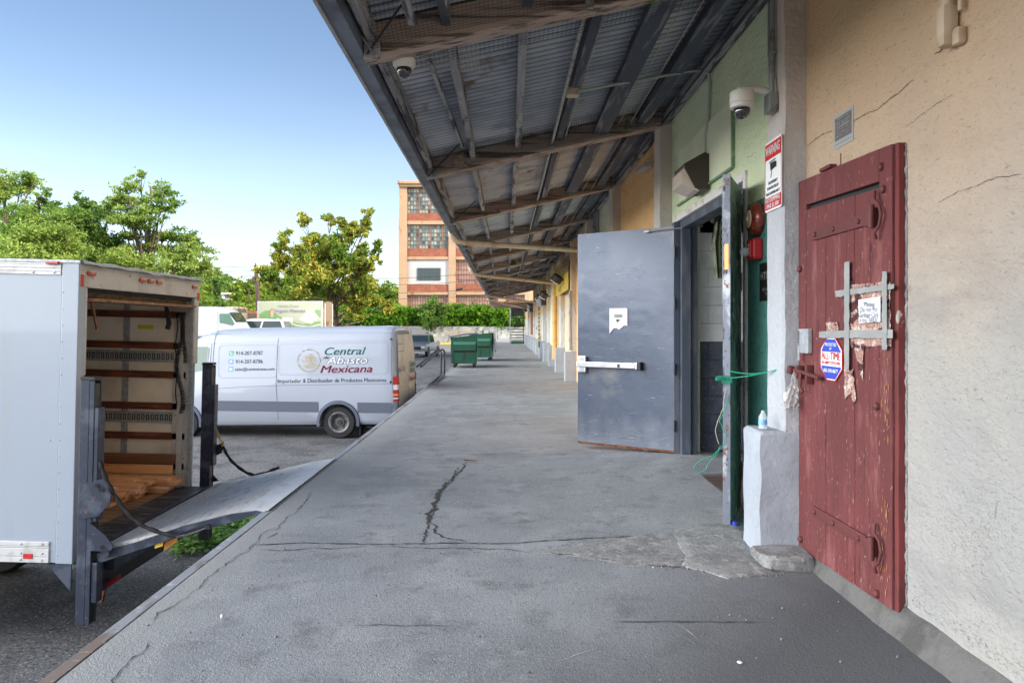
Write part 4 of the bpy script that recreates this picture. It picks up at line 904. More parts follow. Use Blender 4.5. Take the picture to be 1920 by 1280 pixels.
MB().bbox(-3.52, -3.42, TY0-.03, TY0-.008, 1.872, 1.892, .006).build('marker_light', C['glass_red'], tk)
MB().bbox(-8.66, TX+.012, TY0-.012, TY1+.012, ZT-.02, ZT+.006, .006).build('roof', C['galv'], tk)
# buckled lip of the roof over the rear header
m = MB(); n_ = 40
for i in range(n_+1):
    y = TY0-.015+(TY1-TY0+.03)*i/n_; dzz = .010*mnoise.noise(Vector((y*5, 0, 1))) - .012*math.exp(-((y-6.6)/.12)**2)
    for x, z in ((TX-.01, .010), (TX+.035, .002), (TX+.040, -.018), (TX+.032, -.020)): m.v.append(Vector((x, y, ZT+z+dzz)))
for i in range(n_):
    for q in range(3): m.f.append((i*4+q, i*4+q+1, (i+1)*4+q+1, (i+1)*4+q))
m.build('roof_lip', C['galv'], tk, smooth=True)
hd = MB().bbox(TX-.05, TX+.004, TY0+.004, TY1-.004, 1.705, ZT-.022, .006).build('rear_header', C['truck_cream'], tk)
m = MB().bbox(TX-.04, TX-.002, TY0+.091, TY0+.115, 1.03, 1.704, .004)
m.build('rear_post', C['truck_cream'], tk); m = MB().bbox(TX-.10, TX+.002, TY1-.10, TY1-.01, 1.02, 1.704, .006).bbox(TX-.22, TX-.05, TY1-.085, TY1-.055, -.26, 1.70, .004).bbox(TX-.16, TX-.105, TY1-.11, TY1-.09, -.26, 1.69, .003)
m.build('rear_post', C['truck_cream'], tk)
MB().bbox(TX-.04, TX-.0, TY1-.125, TY1-.112, -.26, 1.69, .002).build('door_track', C['galv'], tk)
for y in (5.585, 6.37, 6.52, 6.68, 7.44):
    MB().bbox(TX+.004, TX+.024, y-.05, y+.05, 1.797, 1.83, .008).build('marker_light', C['glass_red'], tk)
MB().bbox(TX+.0035, TX+.007, TY0+.008, TY0+.05, 1.71, 1.80, .001).bbox(TX+.0035, TX+.007, TY1-.06, TY1-.008, 1.68, 1.76, .001).build('corner_reflector', C['reflect_red'], tk)
# cargo interior
li = MB().box(-8.55, TX-.05, TY1-.055, TY1-.04, -.25, 1.80).build('cargo_lining', C['truck_in'], tk)
MB().box(-8.55, TX-.05, TY0+.04, TY0+.055, -.25, 1.80).build('cargo_lining', C['truck_in'], tk)
MB().box(-8.55, TX-.30, TY0+.056, TY1-.056, 1.82, 1.84).build('cargo_ceiling', C['truck_cream'], tk)
MB().box(-8.60, -8.55, TY0+.056, TY1-.056, -.25, 1.80).build('cargo_lining', C['truck_in'], tk)
zz = lambda py: H-(py-VY)*7.5/F
for py in (583, 641, 695.5, 754.5, 810.5, 867):
    z = zz(py+6)-.012
    MB().bbox(-8.5, TX-.08, TY1-.085, TY1-.056, z-.036, z+.036, .004).build('lining_slat', C['slat'], tk)
for py in (667, 781):
    z = zz(py+3); e = MB().bbox(-8.5, TX-.08, TY1-.070, TY1-.057, z-.058, z+.058, .003).bbox(-8.5, TX-.08, TY1-.074, TY1-.071, z+.038, z+.056, .001).bbox(-8.5, TX-.08, TY1-.074, TY1-.071, z-.056, z-.038, .001)
    eo = e.build('logistic_track', C['galv'], tk)
    m = MB(); m2_ = MB(); x = -6.0
    while x < TX-.12:
        m.box(x, x+.030, TY1-.0715, TY1-.0705, z-.030, z+.030); m2_.box(x+.012, x+.020, TY1-.0735, TY1-.0722, z-.022, z+.022); x += .0485
    m.build('track_slots', C['black'], eo); m2_.build('track_tongues', C['plat_tip'], eo)
for x in (-4.00, -4.62, -5.3, -6.0): 
    MB().bbox(x-.035, x+.035, TY1-.064, TY1-.0565, -.2, 1.78, .003).build('lining_post', C['galv'], tk)
MB().bbox(-3.475, -3.405, TY1-.066, TY1-.0565, -.2, 1.70, .003).build('lining_post', C['galv'], tk)
MB().bbox(-3.60, -3.25+.0, 5.60, TY1-.12, 1.60, 1.625, .004).bbox(-3.42, -3.36, 5.58, TY1-.12, 1.63, 1.665, .004).build('roll_door_edge', C['floor_wood'], tk)
MB().obox((-3.36, 5.76, 1.62), (-3.33, 5.80, 1.38), .03, .012).build('door_splinter', C['lumber_old'], tk)
MB().bbox(-3.34, -3.30, 5.60, TY1-.12, 1.668, 1.70, .003).build('door_seal', C['black_rub'], tk)
st = thing('tie_down_strap', 'black tie-down strap dangling from the roof edge of the open truck box', 'strap', (-3.3, 7.2, 1.6))
m = MB(); P0 = [DP(x, y, 7.2) for x, y in ((291,568),(300,562),(306,560),(312,575),(315,590),(317,606),(314,617))]
m.tube(P0, [.008,.012,.018,.020,.022,.024,.024], 6); m.tube([DP(x, y, 7.22) for x, y in ((290,569),(300,570),(310,563))], .014, 6)
m.build('webbing', C['black_rub'], st)
sc_ = thing('coiled_cable', 'black coiled cable hanging down the inner wall at the truck opening', 'cable', (-3.35, 7.38, 1.3))
m = MB(); pts = []
for i in range(900):
    t = i/900; py = 585+190*t; c_ = DP(337+6*math.sin(t*9), py, 7.38); a_ = t*2*math.pi*62; pts.append(c_+Vector((.022*math.cos(a_), .015*math.sin(a_), 0)))
m.tube(pts, .0045, 4); pts = []
for i in range(420):
    t = i/420; py = 585+95*t; c_ = DP(345-3*math.sin(t*5), py, 7.36); a_ = t*2*math.pi*30; pts.append(c_+Vector((.02*math.cos(a_), .015*math.sin(a_), 0)))
m.tube(pts, .0045, 4); m.tube([DP(331+2*math.sin(q), 590+q*13, 7.4) for q in range(14)], .006, 5)
m.build('coil', C['wire'], sc_, smooth=True)
sk = MB().bbox(-3.46, -3.39, TY1-.062, TY1-.056, zz(831)-.045, zz(831)+.045, .003).bbox(-3.46, -3.39, TY1-.062, TY1-.056, zz(856)-.045, zz(856)+.045, .003).build('socket_plate', C['truck_cream'], tk)
m = MB()
for py in (831, 856): m.lathe([(.028, 0), (.028, .006), (.015, .007), (.0001, .003)], (-3.425, TY1-.063, zz(py)), (0,-1,0), 16)
m.build('socket_ring', C['black'], sk, smooth=True)
m = MB(); x0, x1 = DP(250,611,7.53).x, DP(280,611,7.53).x; m.box(x0, x1, TY1-.0575, TY1-.0558, zz(619), zz(611)); m.build('wall_sticker', mat('sticker_lime', (.55,.62,.05), .6), tk)
MB().box(-8.55, -3.39, TY0+.056, TY1-.056, -.30, -.262).build('cargo_floor', C['floor_wood'], tk)
m = MB().bbox(-3.388, -3.10, TY0+.09, TY1-.09, -.31, -.255, .004); so_ = m.build('rear_sill', mat('sill_black', (.05,.048,.047), .6, .2, layers=[('n',(.16,.13,.11),5,.52,.68,(.5,3,1)),('n',(.3,.28,.25),14,.66,.7,(.3,3,1))], bump=(20,.4,.004)), tk)
MB().bbox(-3.11, -3.075, TY0+.07, TY1-.09, -.262, -.242, .006).build('hinge_bar', C['lift'], so_)
# liftgate
def sheet(name, x0, x1, z0, z1, t0, t1, y0, y1, mm, par):
    return MB().add([(x0,y0,z0),(x1,y0,z1),(x1,y1,z1),(x0,y1,z0),(x0,y0,z0-t0),(x1,y0,z1-t1),(x1,y1,z1-t1),(x0,y1,z0-t0)], [(0,1,2,3),(7,6,5,4),(0,4,5,1),(1,5,6,2),(2,6,7,3),(3,7,4,0)]).build(name, mm, par)
pf = sheet('liftgate_platform', -3.07, -2.06, -.262, .004, .05, .03, TY0+.01, TY1+.02, C['plat'], tk)
sheet('platform_tip', -2.059, -1.80, .0045, .056, .03, .006, TY0+.01, TY1+.02, C['plat_tip'], pf)
m = MB().prism([(-3.08, TY0-.03, -.30), (-2.80, TY0-.03, -.215), (-2.45, TY0-.03, -.085), (-2.08, TY0-.03, .018), (-1.90, TY0-.03, .045), (-1.84, TY0-.03, .035), (-2.0, TY0-.03, -.02), (-2.5, TY0-.03, -.17), (-3.06, TY0-.03, -.37)], (0, .039, 0))
m.build('platform_edge', C['lift'], pf)
m = MB().prism([(-3.08, TY1+.022, -.26), (-1.86, TY1+.022, .04), (-1.86, TY1+.022, .02), (-3.06, TY1+.022, -.34)], (0, .03, 0)); m.build('platform_edge', C['lift'], pf)
MB().bbox(-3.20, -3.14, TY0+.08, TY1-.05, -.66, -.315, .01).build('rear_bumper', C['black'], tk)
MB().bbox(-3.14, -3.06, TY0+.2, TY1-.2, -.50, -.40, .01).build('lift_crossbar', C['lift'], tk)
def column(yc, sgn):
    c_ = MB().bbox(-3.205, -3.135, yc-.05, yc+.05, -.83, 1.02, .006).bbox(-3.134, -3.10, yc-.05, yc-.038, -.83, 1.00, .003).bbox(-3.134, -3.10, yc+.038, yc+.05, -.83, 1.00, .003).bbox(-3.099, -3.068, yc-.045, yc+.045, -.05, .80, .004)
    co_ = c_.build('lift_column', C['lift'], tk)
    MB().bbox(-3.134, -3.105, yc-.037, yc+.037, -.82, .98, .002).build('column_channel', C['black'], co_)
    MB().bbox(-3.208, -3.097, yc-.052, yc+.052, 1.005, 1.03, .004).build('column_cap', C['black'], co_)
    return co_
c1 = column(TY0-.02, -1); c2 = column(TY1-.0, 1)
yb = TY0-.085
m = MB().prism([DP(x, y, yb) for x, y in ((146,912),(150,906),(188,896),(196,900),(204,916),(202,938),(196,948),(182,966),(147,972))], (0, .012, 0))
m.build('lift_bracket', C['lift'], c1)
m = MB().prism([DP(x, y, yb) for x, y in ((165,980),(170,982),(196,1002),(211,1022),(206,1031),(165,1031))], (0, .012, 0)).build('lift_gusset', C['lift'], c1); m = MB().cyl(DP(196,1036,yb-.02), DP(196,1036,yb+.06), .028, 16).cyl(DP(190,1024,yb-.01), DP(190,1024,yb+.03), .015, 10).cyl(DP(178,908,yb-.012), DP(178,908,yb), .016, 10).cyl(DP(186,915,yb-.012), DP(186,915,yb), .02, 12)
m.build('pivot_pin', C['lift'], c1)
MB().tube([DP(199,915,yb-.008), DP(205,925,yb-.012), DP(203,938,yb-.012), DP(197,938,yb-.01)], .008, 6).build('lift_hook', C['lift'], c1, smooth=True)
MB().bbox(-3.10, -3.055, TY0-.06, TY0+.02, -.66, -.36, .006).build('lower_arm', C['lift'], c1)
yf = TY1+.05
m = MB().prism([DP(x, y, yf) for x, y in ((386,876),(409,900),(386,905))], (0, .012, 0)).build('lift_gusset', C['black'], c2)
m = MB().prism([DP(x, y, yf) for x, y in ((386,842),(400,836),(417,826),(416,838),(413,848),(386,862))], (0, .012, 0))
m.build('lift_bracket', C['black'], c2)
# side gusset and orange/red lamps under
MB().prism([(-3.47, TY0+.0, -.395), (-3.285, TY0+.0, -.395), (-3.285, TY0+.0, -.60)], (0, .01, 0)).build('gusset', C['lift'], tk)
MB().prism([DP(x, y, 5.5) for x, y in ((308,1012),(332,1002),(331,1010),(306,1029))], (0, .01, 0)).build('side_lamp', C['lens_amber'], tk)
MB().prism([DP(x, y, 5.44) for x, y in ((290,1015),(305,1010),(304,1019),(289,1024))], (0, .003, 0)).build('warning_label', C['yellow'], tk)
MB().prism([DP(x, y, 5.7) for x, y in ((183,1104),(198,1094),(222,1078),(220,1086),(196,1104),(184,1108))], (0, .05, 0)).build('tail_light', C['glass_red'], tk)
MB().obox(DP(196,1102,5.75), DP(191,1127,5.75), .035, .035).build('hook_stub', C['rust'], tk)
# hoses, chain
m = MB(); hp = [DP(x, y, yb+.01) for x, y in ((183,862),(187,876),(196,898),(209,922),(226,946),(246,967),(268,983),(296,993),(325,999),(345,1001))]
hp2 = []
for a_, b_ in zip(hp[:-1], hp[1:]):
    for t in range(6): hp2.append(a_.lerp(b_, t/6))
m.tube(hp2, [.014+.004*((i//3) % 2) for i in range(len(hp2))], 8)
ho = m.build('lift_hose', C['black_rub'], tk, smooth=True)
m = MB()
for q in range(16):
    t = q/16; c_ = DP(332+60*t, 1000-20*t-3*math.sin(t*3), yb); m.tube([c_+Vector((.017*math.cos(k*math.pi/3), .004*(q % 2), .009*math.sin(k*math.pi/3))) for k in range(7)], .0035, 5, cap=False)
for q in range(3): m.tube([DP(330,1000+q*2,yb), DP(350,996+q,yb), DP(372,988+q,yb), DP(386,982,yb)], .006, 5)
m.lathe([(.02,0),(.02,.02),(.001,.021)], DP(387,981,yb-.02), (0,1,0), 10)
m.build('lift_chain', C['black'], ho, smooth=True)
m = MB(); 
for q in range(11):
    t = q/10; c_ = DP(399+17*t, 797+38*t, yf-.02); m.tube([c_+Vector((.010*math.cos(k*math.pi/3)*(1 if q % 2 else .3), .01*math.cos(k*math.pi/3)*(0 if q % 2 else 1), .018*math.sin(k*math.pi/3))) for k in range(7)], .005, 5, cap=False)
gc = m.build('lift_chain', mat('chain_gold', (.50,.36,.14), .4, .6), tk, smooth=True)
m = MB(); m.tube([DP(x, y, yf-.02) for x, y in ((397,793),(400,800),(402,795))], .022, 8); m.build('chain_eye', C['black'], gc)
hp = [DP(x, y, yf-.02) for x, y in ((416,835),(422,848),(432,862),(446,874),(462,884),(476,888),(498,883),(512,876),(524,871))]
hp2 = []
for a_, b_ in zip(hp[:-1], hp[1:]):
    for t in range(5): hp2.append(a_.lerp(b_, t/5))
MB().tube(hp2, [.014+.004*((i//3) % 2) for i in range(len(hp2))], 8).build('lift_hose', C['black_rub'], tk, smooth=True)
# wheels, chassis, cab
def wheel(par, x, y0, wd, z, r_, out=-1, dual=False, nm='wheel'):
    # out = -1: outer face towards -Y
    yo = y0 if out < 0 else y0+wd
    ax = (0, 1, 0) if out < 0 else (0, -1, 0)
    t = MB().lathe([(r_*.62, .012), (r_*.66, .0), (r_*.92, .004), (r_*.985, .03), (r_, .06), (r_, wd-.06), (r_*.985, wd-.03), (r_*.92, wd-.004), (r_*.62, wd)], (x, yo, z), ax, 40, caps=False)
    for k in range(40):
        a_ = 2*math.pi*k/40
    wo_ = t.build(nm, C['tyre'], par, smooth=True)
    dp = .11 if dual else .05
    MB().lathe([(r_*.64, .004), (r_*.61, -.004), (r_*.58, .01), (r_*.52, .03), (r_*.50, dp)], (x, yo, z), ax, 32, caps=False).build('rim', C['rim'], wo_, smooth=True)
    MB().lathe([(r_*.499, dp-.002), (r_*.30, dp+.005), (r_*.27, dp-.03), (r_*.13, dp-.035), (.001, dp-.035)], (x, yo, z), ax, 32, caps=False).build('wheel_disc', C['disc'], wo_, smooth=True)
    m = MB()
    for k in range(6):
        a_ = 2*math.pi*k/6; c_ = Vector((x+r_*.40*math.cos(a_), yo, z+r_*.40*math.sin(a_))); d_ = Vector(ax)
        m.cyl(c_+d_*(dp-.004), c_+d_*(dp+.012), r_*.075, 10)
    m.cyl(Vector((x, yo, z))+Vector(ax)*(dp-.06), Vector((x, yo, z))+Vector(ax)*(dp), r_*.15, 14)
    m.build('hub', C['hub'], wo_, smooth=True)
    return wo_
for x in (-5.15, -9.9):
    for y0, o in ((TY0+.06, -1), (TY1-.34, 1)):
        wheel(tk, x, y0, .28, -1.1-.045*(abs(x)-3.27)*.55+.42, .42, o)
MB().bbox(-10.6, -3.3, 6.1, 6.25, -.62, -.40, .01).bbox(-10.6, -3.3, 6.8, 6.95, -.62, -.40, .01).bbox(-5.25, -5.05, 5.8, 7.3, -.78, -.62, .02).build('chassis', C['black'], tk)
MB().bbox(-4.60, -4.56, TY0+.05, TY0+.40, -.86, -.40, .005).build('mud_flap', C['black_rub'], tk)
m = MB().prism([(-8.8, 5.5, -.55), (-8.8, 5.5, 1.15), (-9.7, 5.5, 1.15), (-10.25, 5.5, .45), (-10.9, 5.5, .35), (-11.0, 5.5, -.55)], (0, 2.05, 0)); cb = m.build('cab', C['truck'], tk)
MB().prism([(-9.0, 5.485, .45), (-9.0, 5.485, 1.0), (-9.6, 5.485, 1.0), (-10.0, 5.485, .45)], (0, .014, 0)).build('cab_window', C['glass'], cb)
tk.rotation_euler = (0, R(1.4), 0)
for t_ in (st, sc_): pass
# lumber in the truck: every board its own thing
gl = 'sawn boards stacked on the truck floor'
def board(x1, L_, y0, z0, wd=.09, th=.036, mm='lumber', yaw=0, lab='', skew=0):
    th_ = thing('lumber_board', lab, 'board', (x1, y0+wd/2, z0), gl)
    MB().bbox(x1-L_, x1, y0, y0+wd, z0, z0+th, .003).build('board', C[mm], th_); th_.rotation_euler = (0, R(1.4), R(yaw)); return th_
def one(name, lab, x1, L_, y0, z0, wd, th, mm, yaw=0):
    o = MB().bbox(-L_, 0, -wd/2, wd/2, 0, th, .003).build('lumber_board', C[mm], None, label=lab, cat='board', group=gl)
    o.location = (x1, y0+wd/2, z0); o.rotation_euler = (0, R(1.4), R(yaw)); return o
FZ = -.262
# back pile (along the far wall)
one('b', 'dark brown old plank standing on edge along the far wall of the truck box', -3.42, 3.2, 7.44, FZ+.245, .03, .10, 'lumber_old')
one('b', 'orange board on edge leaning at the back of the lumber pile', -3.42, 2.8, 7.37, FZ+.155, .04, .09, 'lumber')
one('b', 'long orange board on top of the rear lumber pile with a yellow mark', -3.36, 2.6, 7.17, FZ+.115, .19, .036, 'lumber')
one('b', 'second board down in the rear lumber pile, end nearest the sill', -3.30, 2.6, 7.20, FZ+.076, .19, .036, 'lumber', -1)
one('b', 'third board down in the rear lumber pile', -3.36, 2.6, 7.18, FZ+.038, .19, .036, 'lumber2', 1)
one('b', 'bottom board of the rear lumber pile lying on the truck floor', -3.40, 2.6, 7.2, FZ+.001, .19, .036, 'lumber')
rnd = random.Random(9)
# front pile: layers
names = ['bottom layer', 'second layer', 'third layer', 'top layer']
spec = [(0, 6.60, [-3.62, -3.60, -3.55]), (1, 6.62, [-3.66, -3.58, -3.53]), (2, 6.66, [-3.56, -3.50, -3.52]), (3, 6.70, [-3.68, -3.50, -3.47])]
for li_, y0, ends in spec:
    for q, xe in enumerate(ends):
        one('b', 'orange plank in %s of front lumber pile, %s' % (names[li_], ['nearest board', 'middle board', 'rearmost board'][q]), xe, 2.5, y0+q*.165, FZ+.001+li_*.038, .155, .036, 'lumber' if (li_+q) % 3 else 'lumber2', rnd.uniform(-1.2, 1.2))
one('b', 'short loose board lying flat on the front lumber pile', -3.85, 1.9, 6.72, FZ+.001+4*.038, .15, .036, 'lumber2', 2)
one('b', 'last board at the back of the top of the front lumber pile', -3.60, 2.2, 6.98, FZ+.001+4*.038, .15, .036, 'lumber', -1)
MB().obox((-3.9, 7.16, FZ+.157), (-3.62, 7.20, FZ+.150), .03, .002).build('yellow_ribbon', C['yellow'], label='scrap of yellow ribbon lying across the top orange board in the truck', cat='ribbon')
# ================================================================== CARGO VAN
S_ = .01185; VP_ = Vector((-2.42, 16.0, -1.1))
vx = lambda px: (px-745)*S_
vz = lambda px, py: (824-py)*S_ - vx(px)*.021
LEV = [(.34,.06),(.42,.0),(.9,.0),(1.28,.0),(1.34,.012),(1.8,.035),(2.15,.075),(2.30,.11),(2.42,.18),(2.49,.30),(2.525,.50),(2.54,.99)]
def side_y(z):
    for (z0, d0), (z1, d1) in zip(LEV[:-1], LEV[1:]):
        if z <= z1: t = max(0, (z-z0)/(z1-z0)); return d0+(d1-d0)*t
    return LEV[-1][1]
def make_van(name, label, loc, graphics):
    root = thing(name, label, 'van', loc); O = Vector(loc); W_ = 1.98
    st_ = [(.03,.20,2.30),(.0,.10,2.40),(-.05,.04,2.48),(-.12,.012,2.52),(-.3,0,2.54),(-1.0,0,2.54),(-2.5,0,2.55),(-3.9,0,2.54),(-4.15,0,2.51),(-4.45,.0,2.42),(-4.70,.02,2.28),(-5.15,.04,1.62),(-5.28,.05,1.40),(-5.6,.10,1.22),(-5.82,.18,1.02),(-5.92,.30,.75)]
    m = MB(); ring_n = 2*len(LEV)-1
    for x, ins, top in st_:
        pts = []
        for z, d in LEV:
            if top > 1.35: zz_ = z if z < 1.28 else 1.28+(z-1.28)*(top-1.28)/(2.54-1.28)
            else: zz_ = .34+(z-.34)*(top-.34)/(2.54-.34)
            pts.append((d+ins*(.6 if z < 1.3 else 1), zz_))
        full = pts + [(W_-y, z) for y, z in reversed(pts[:-1])]
        for y, z in full: m.v.append(O+Vector((x, y, z)))
    for i in range(len(st_)-1):
        for q in range(ring_n): m.f.append((i*ring_n+q, i*ring_n+(q+1) % ring_n, (i+1)*ring_n+(q+1) % ring_n, (i+1)*ring_n+q))
    m.f.append(tuple(range(ring_n))); m.f.append(tuple((len(st_)-1)*ring_n+q for q in reversed(range(ring_n))))
    body = m.build('body', C['van'], root, smooth=True)
    # cut wheel arches
    wx = [vx(637.5), vx(637.5)-3.55]
    for x in wx:
        for yy in (-.02, W_+.02):
            c_ = MB().cyl(O+Vector((x, yy-.36, .40)), O+Vector((x, yy+.36, .40)), .41, 32)
            cu = c_.build('cut', C['hub']); md = body.modifiers.new('b', 'BOOLEAN'); cu.location = (0,0,0)
            for v in cu.data.vertices: v.co -= O
            cu.parent = root
            md.object = cu; md.operation = 'DIFFERENCE'; md.solver = 'EXACT'
            bpy.context.view_layer.update(); dg = bpy.context.evaluated_depsgraph_get()
            me = bpy.data.meshes.new_from_object(body.evaluated_get(dg)); body.modifiers.clear(); body.data = me
            bpy.data.objects.remove(cu)
    if C['hub'].name not in [mm.name for mm in body.data.materials if mm]: pass
    def side_plate(pts, off, mm, nm, par=body, far=False, th=.004):   # pts (x,z) on near side
        m = MB(); f = lambda x, z: O+Vector((x, (side_y(z)-off) if not far else (W_-side_y(z)+off), z)); n_ = len(pts)
        m.poly([f(x, z) for x, z in pts]); return m.build(nm, mm, par)
    def line(mb, pts, w_, off=.003, far=False):
        P = []
        for (x0, z0), (x1, z1) in zip(pts[:-1], pts[1:]):
            k = max(1, int(math.hypot(x1-x0, z1-z0)/.05))
            for i in range(k): P.append((x0+(x1-x0)*i/k, z0+(z1-z0)*i/k))
        P.append(pts[-1]); b0 = len(mb.v)
        for i, (x, z) in enumerate(P):
            a_ = P[max(0, i-1)]; b_ = P[min(len(P)-1, i+1)]; dx, dz_ = b_[0]-a_[0], b_[1]-a_[1]; l_ = math.hypot(dx, dz_) or 1
            for s__ in (-1, 1):
                X_, Z_ = x - dz_/l_*w_/2*s__, z + dx/l_*w_/2*s__
                mb.v.append(O+Vector((X_, (side_y(Z_)-off) if not far else (W_-side_y(Z_)+off), Z_)))
            if i: mb.f.append((b0+2*i-2, b0+2*i-1, b0+2*i+1, b0+2*i))
    def rrect(x0, x1, z0, z1, r_, n_=5):
        out = []
        for cx, cz, a0 in ((x1-r_, z1-r_, 0), (x0+r_, z1-r_, 90), (x0+r_, z0+r_, 180), (x1-r_, z0+r_, 270)):
            for q in range(n_+1): a_ = R(a0+90*q/n_); out.append((cx+r_*math.cos(a_), cz+r_*math.sin(a_)))
        return out + [out[0]]
    V = lambda px, py: (vx(px), vz(px, py))
    for far in (False, True):
        m = MB(); line(m, [V(401,613), V(400,650), V(398,720), V(399,792)], .012, far=far); line(m, [V(524,610), V(523.5,640), V(521,720), V(524,790)], .012, far=far); line(m, [V(738,609), V(738.5,700), V(742,752), V(741,766)], .010, far=far)
        line(m, [V(395.5,646), V(392,720), V(391,733)], .010, far=far); line(m, [V(391,733.5), V(460,728), V(540,724), V(738,719)], .007, far=far)
        m.build('body_seam', C['seam'], body)
        m = MB(); line(m, [V(385,629), V(402,627), V(524,624.5), V(736,623)], .014, far=far); line(m, [V(385,646), V(524,641), V(738,639)], .007, far=far)
        line(m, rrect(vx(410), vx(522), vz(410,712), vz(522,647), .09), .010, far=far); line(m, rrect(vx(526), vx(731), vz(560,704), vz(640,644), .09), .009, far=far)
        m.build('body_crease', C['crease'], body)
        m = MB()
        for px0, px1 in ((396,601),(674,738)):
            b0 = len(m.v); k = 12
            for i in range(k+1):
                px = px0+(px1-px0)*i/k
                for py in (774.5, 755):
                    z = vz(px, py); m.v.append(O+Vector((vx(px), (side_y(z)-.006) if not far else W_-side_y(z)+.006, z)))
                if i: m.f.append((b0+2*i-2, b0+2*i-1, b0+2*i+1, b0+2*i))
        m.build('rub_strip', C['van_dark'], body)
        for x in wx:
            m = MB(); n_ = 24; b0 = 0
            for i in range(n_+1):
                a_ = R(-12+204*i/n_)
                for r_, yy in ((.405, .02), (.410, -.035), (.47, -.03), (.485, -.002)):
                    X_ = x+r_*math.cos(a_); Z_ = .40+r_*math.sin(a_); m.v.append(O+Vector((X_, yy if not far else W_-yy, Z_)))
                if i:
                    for q in range(3): m.f.append(((i-1)*4+q, (i-1)*4+q+1, i*4+q+1, i*4+q))
            m.build('wheel_arch', C['van_dark'], body, smooth=True)
        m = MB(); xs_ = [vx(391), -5.03]; P = [(vx(391), vz(391,655)), (vx(388), vz(388,652)), (-4.75, vz(360,652)+.0), (-5.05, 1.62), (-5.05, 1.50), (vx(386), 1.60), (vx(389), 1.66)]
        side_plate(P, .006, C['glass_green'], 'door_window', far=far)
    # windshield
    MB().poly([O+Vector((-4.74, .14, 2.20)), O+Vector((-5.13, .12, 1.66)), O+Vector((-5.13, 1.86, 1.66)), O+Vector((-4.74, 1.84, 2.20))]).xf(Matrix.Translation((-.012, 0, .012))).build('windshield', C['glass'], body)
    MB().bbox(O.x-5.95, O.x-5.75, O.y+.2, O.y+1.78, O.z+.35, O.z+.62, .03).build('front_bumper', C['van_dark'], root)
    # wheels
    for x in wx:
        rear = x == wx[0]
        wheel(root, O.x+x, O.y+.03, .24, O.z+.385, .365, -1, dual=rear); wheel(root, O.x+x, O.y+W_-.27, .24, O.z+.385, .365, 1, dual=rear)
    MB().bbox(O.x-5.4, O.x-.2, O.y+.3, O.y+W_-.3, O.z+.25, O.z+.36, .02).build('underbody', C['black'], root)
    MB().bbox(O.x+vx(676), O.x+vx(678), O.y+.04, O.y+.28, O.z+.10, O.z+.42, .003).build('mud_flap', C['black_rub'], root)
    # rear face
    rd = MB(); 
    for y0, y1 in ((.13, .975), (.985, 1.85)):
        b0 = len(rd.v); rows = [(.46,.034),(.9,.040),(1.4,.044),(1.9,.036),(2.2,.020),(2.33,.005)]
        for z, xo in rows:
            for t in range(7):
                y = y0+(y1-y0)*t/6; bulge = .035*(1-((y-.99)/.9)**2); ed = 0
                yy = y
                if z > 1.9: yy = .99+(y-.99)*(1-.10*(z-1.9)/.43)
                rd.v.append(O+Vector((xo+bulge, yy, z)))
        for i in range(len(rows)-1):
            for t in range(6): rd.f.append((b0+i*7+t, b0+i*7+t+1, b0+(i+1)*7+t+1, b0+(i+1)*7+t))
    rdo_ = rd.build('rear_door', C['van_dirty'], root, smooth=True)
    MB().bbox(O.x+.0, O.x+.12, O.y+.10, O.y+1.88, O.z+.34, O.z+.47, .02).build('rear_bumper', C['van_dirty'], root)
    m = MB()
    for z in (.62, 1.15, 1.95, 2.12): m.obox(O+Vector((.048, .16, z)), O+Vector((.066, .55, z)), .004, .012)
    m.bbox(O.x+.055, O.x+.085, O.y+.13, O.y+.17, O.z+.70, O.z+.78, .005).bbox(O.x+.055, O.x+.085, O.y+.13, O.y+.17, O.z+1.5, O.z+1.58, .005)
    m.build('door_hinge', C['van_dark'], rdo_)
    for far in (False, True):
        segs = [(706,721,'glass_red'), (721.2,730.5,'lens_white'), (730.7,738,'glass_red'), (738.2,741.5,'lens_amber'), (741.7,745,'glass_red'), (745.2,748,'lens_white'), (748.2,752,'glass_red')]
        tl = None
        for a_, b_, mm in segs:
            za, zb_ = vz(750,b_), vz(750,a_); m = MB(); 
            ya = .0; 
            pts = [(-.045,-.012),(.045,.012),(.066,.05),(.066,.11),(-.045,.11)]
            for z in (za, zb_):
                for x, y in pts: m.v.append(O+Vector((x, y if not far else W_-y, z)))
            m.f += [(0,1,2,3,4),(9,8,7,6,5)]+[(i,(i+1)%5,5+(i+1)%5,5+i) for i in range(5)]
            t_ = m.build('tail_light' if tl is None else 'tail_light_lens', C[mm], tl or root)
            tl = tl or t_
    m = MB()
    for px, py in ((737.5,716),(737.8,636)): 
        z = vz(px,py); m.lathe([(.028,0),(.026,.004),(.001,.005)], O+Vector((vx(px)-.01, side_y(z), z)), (0,-1,0), 16)
    m.build('rear_sensor', C['hub'], body)
    if graphics:
        def gtext(nm, s__, size, pxc, pyc, wpx, mm, **k):
            m = MB(); xc, zc = vx(pxc), vz(pxc, pyc); k.setdefault('fit', wpx*S_)
            text(m, s__, size, O+Vector((xc, 0, zc)), (1,0,0), (0,0,1), **k)
            xs_ = [v.x for v in m.v]; sh = O.x+xc-(min(xs_)+max(xs_))/2
            
            for v in m.v: v.x += sh; v.y = O.y+side_y(v.z-O.z)-.004-OFF[0]
            return m.build(nm, mm, body, auto=False)
        OFF = [0]
        gtext('phone_number', '914-207-8787', .125, 469, 664, 52, C['ink_navy'], bold=.004)
        gtext('phone_number', '914-207-8786', .125, 469, 680, 52, C['ink_navy'], bold=.004)
        gtext('email_address', 'sales@camexicana.com', .10, 480, 694.2, 76, C['ink_navy'], bold=.004)
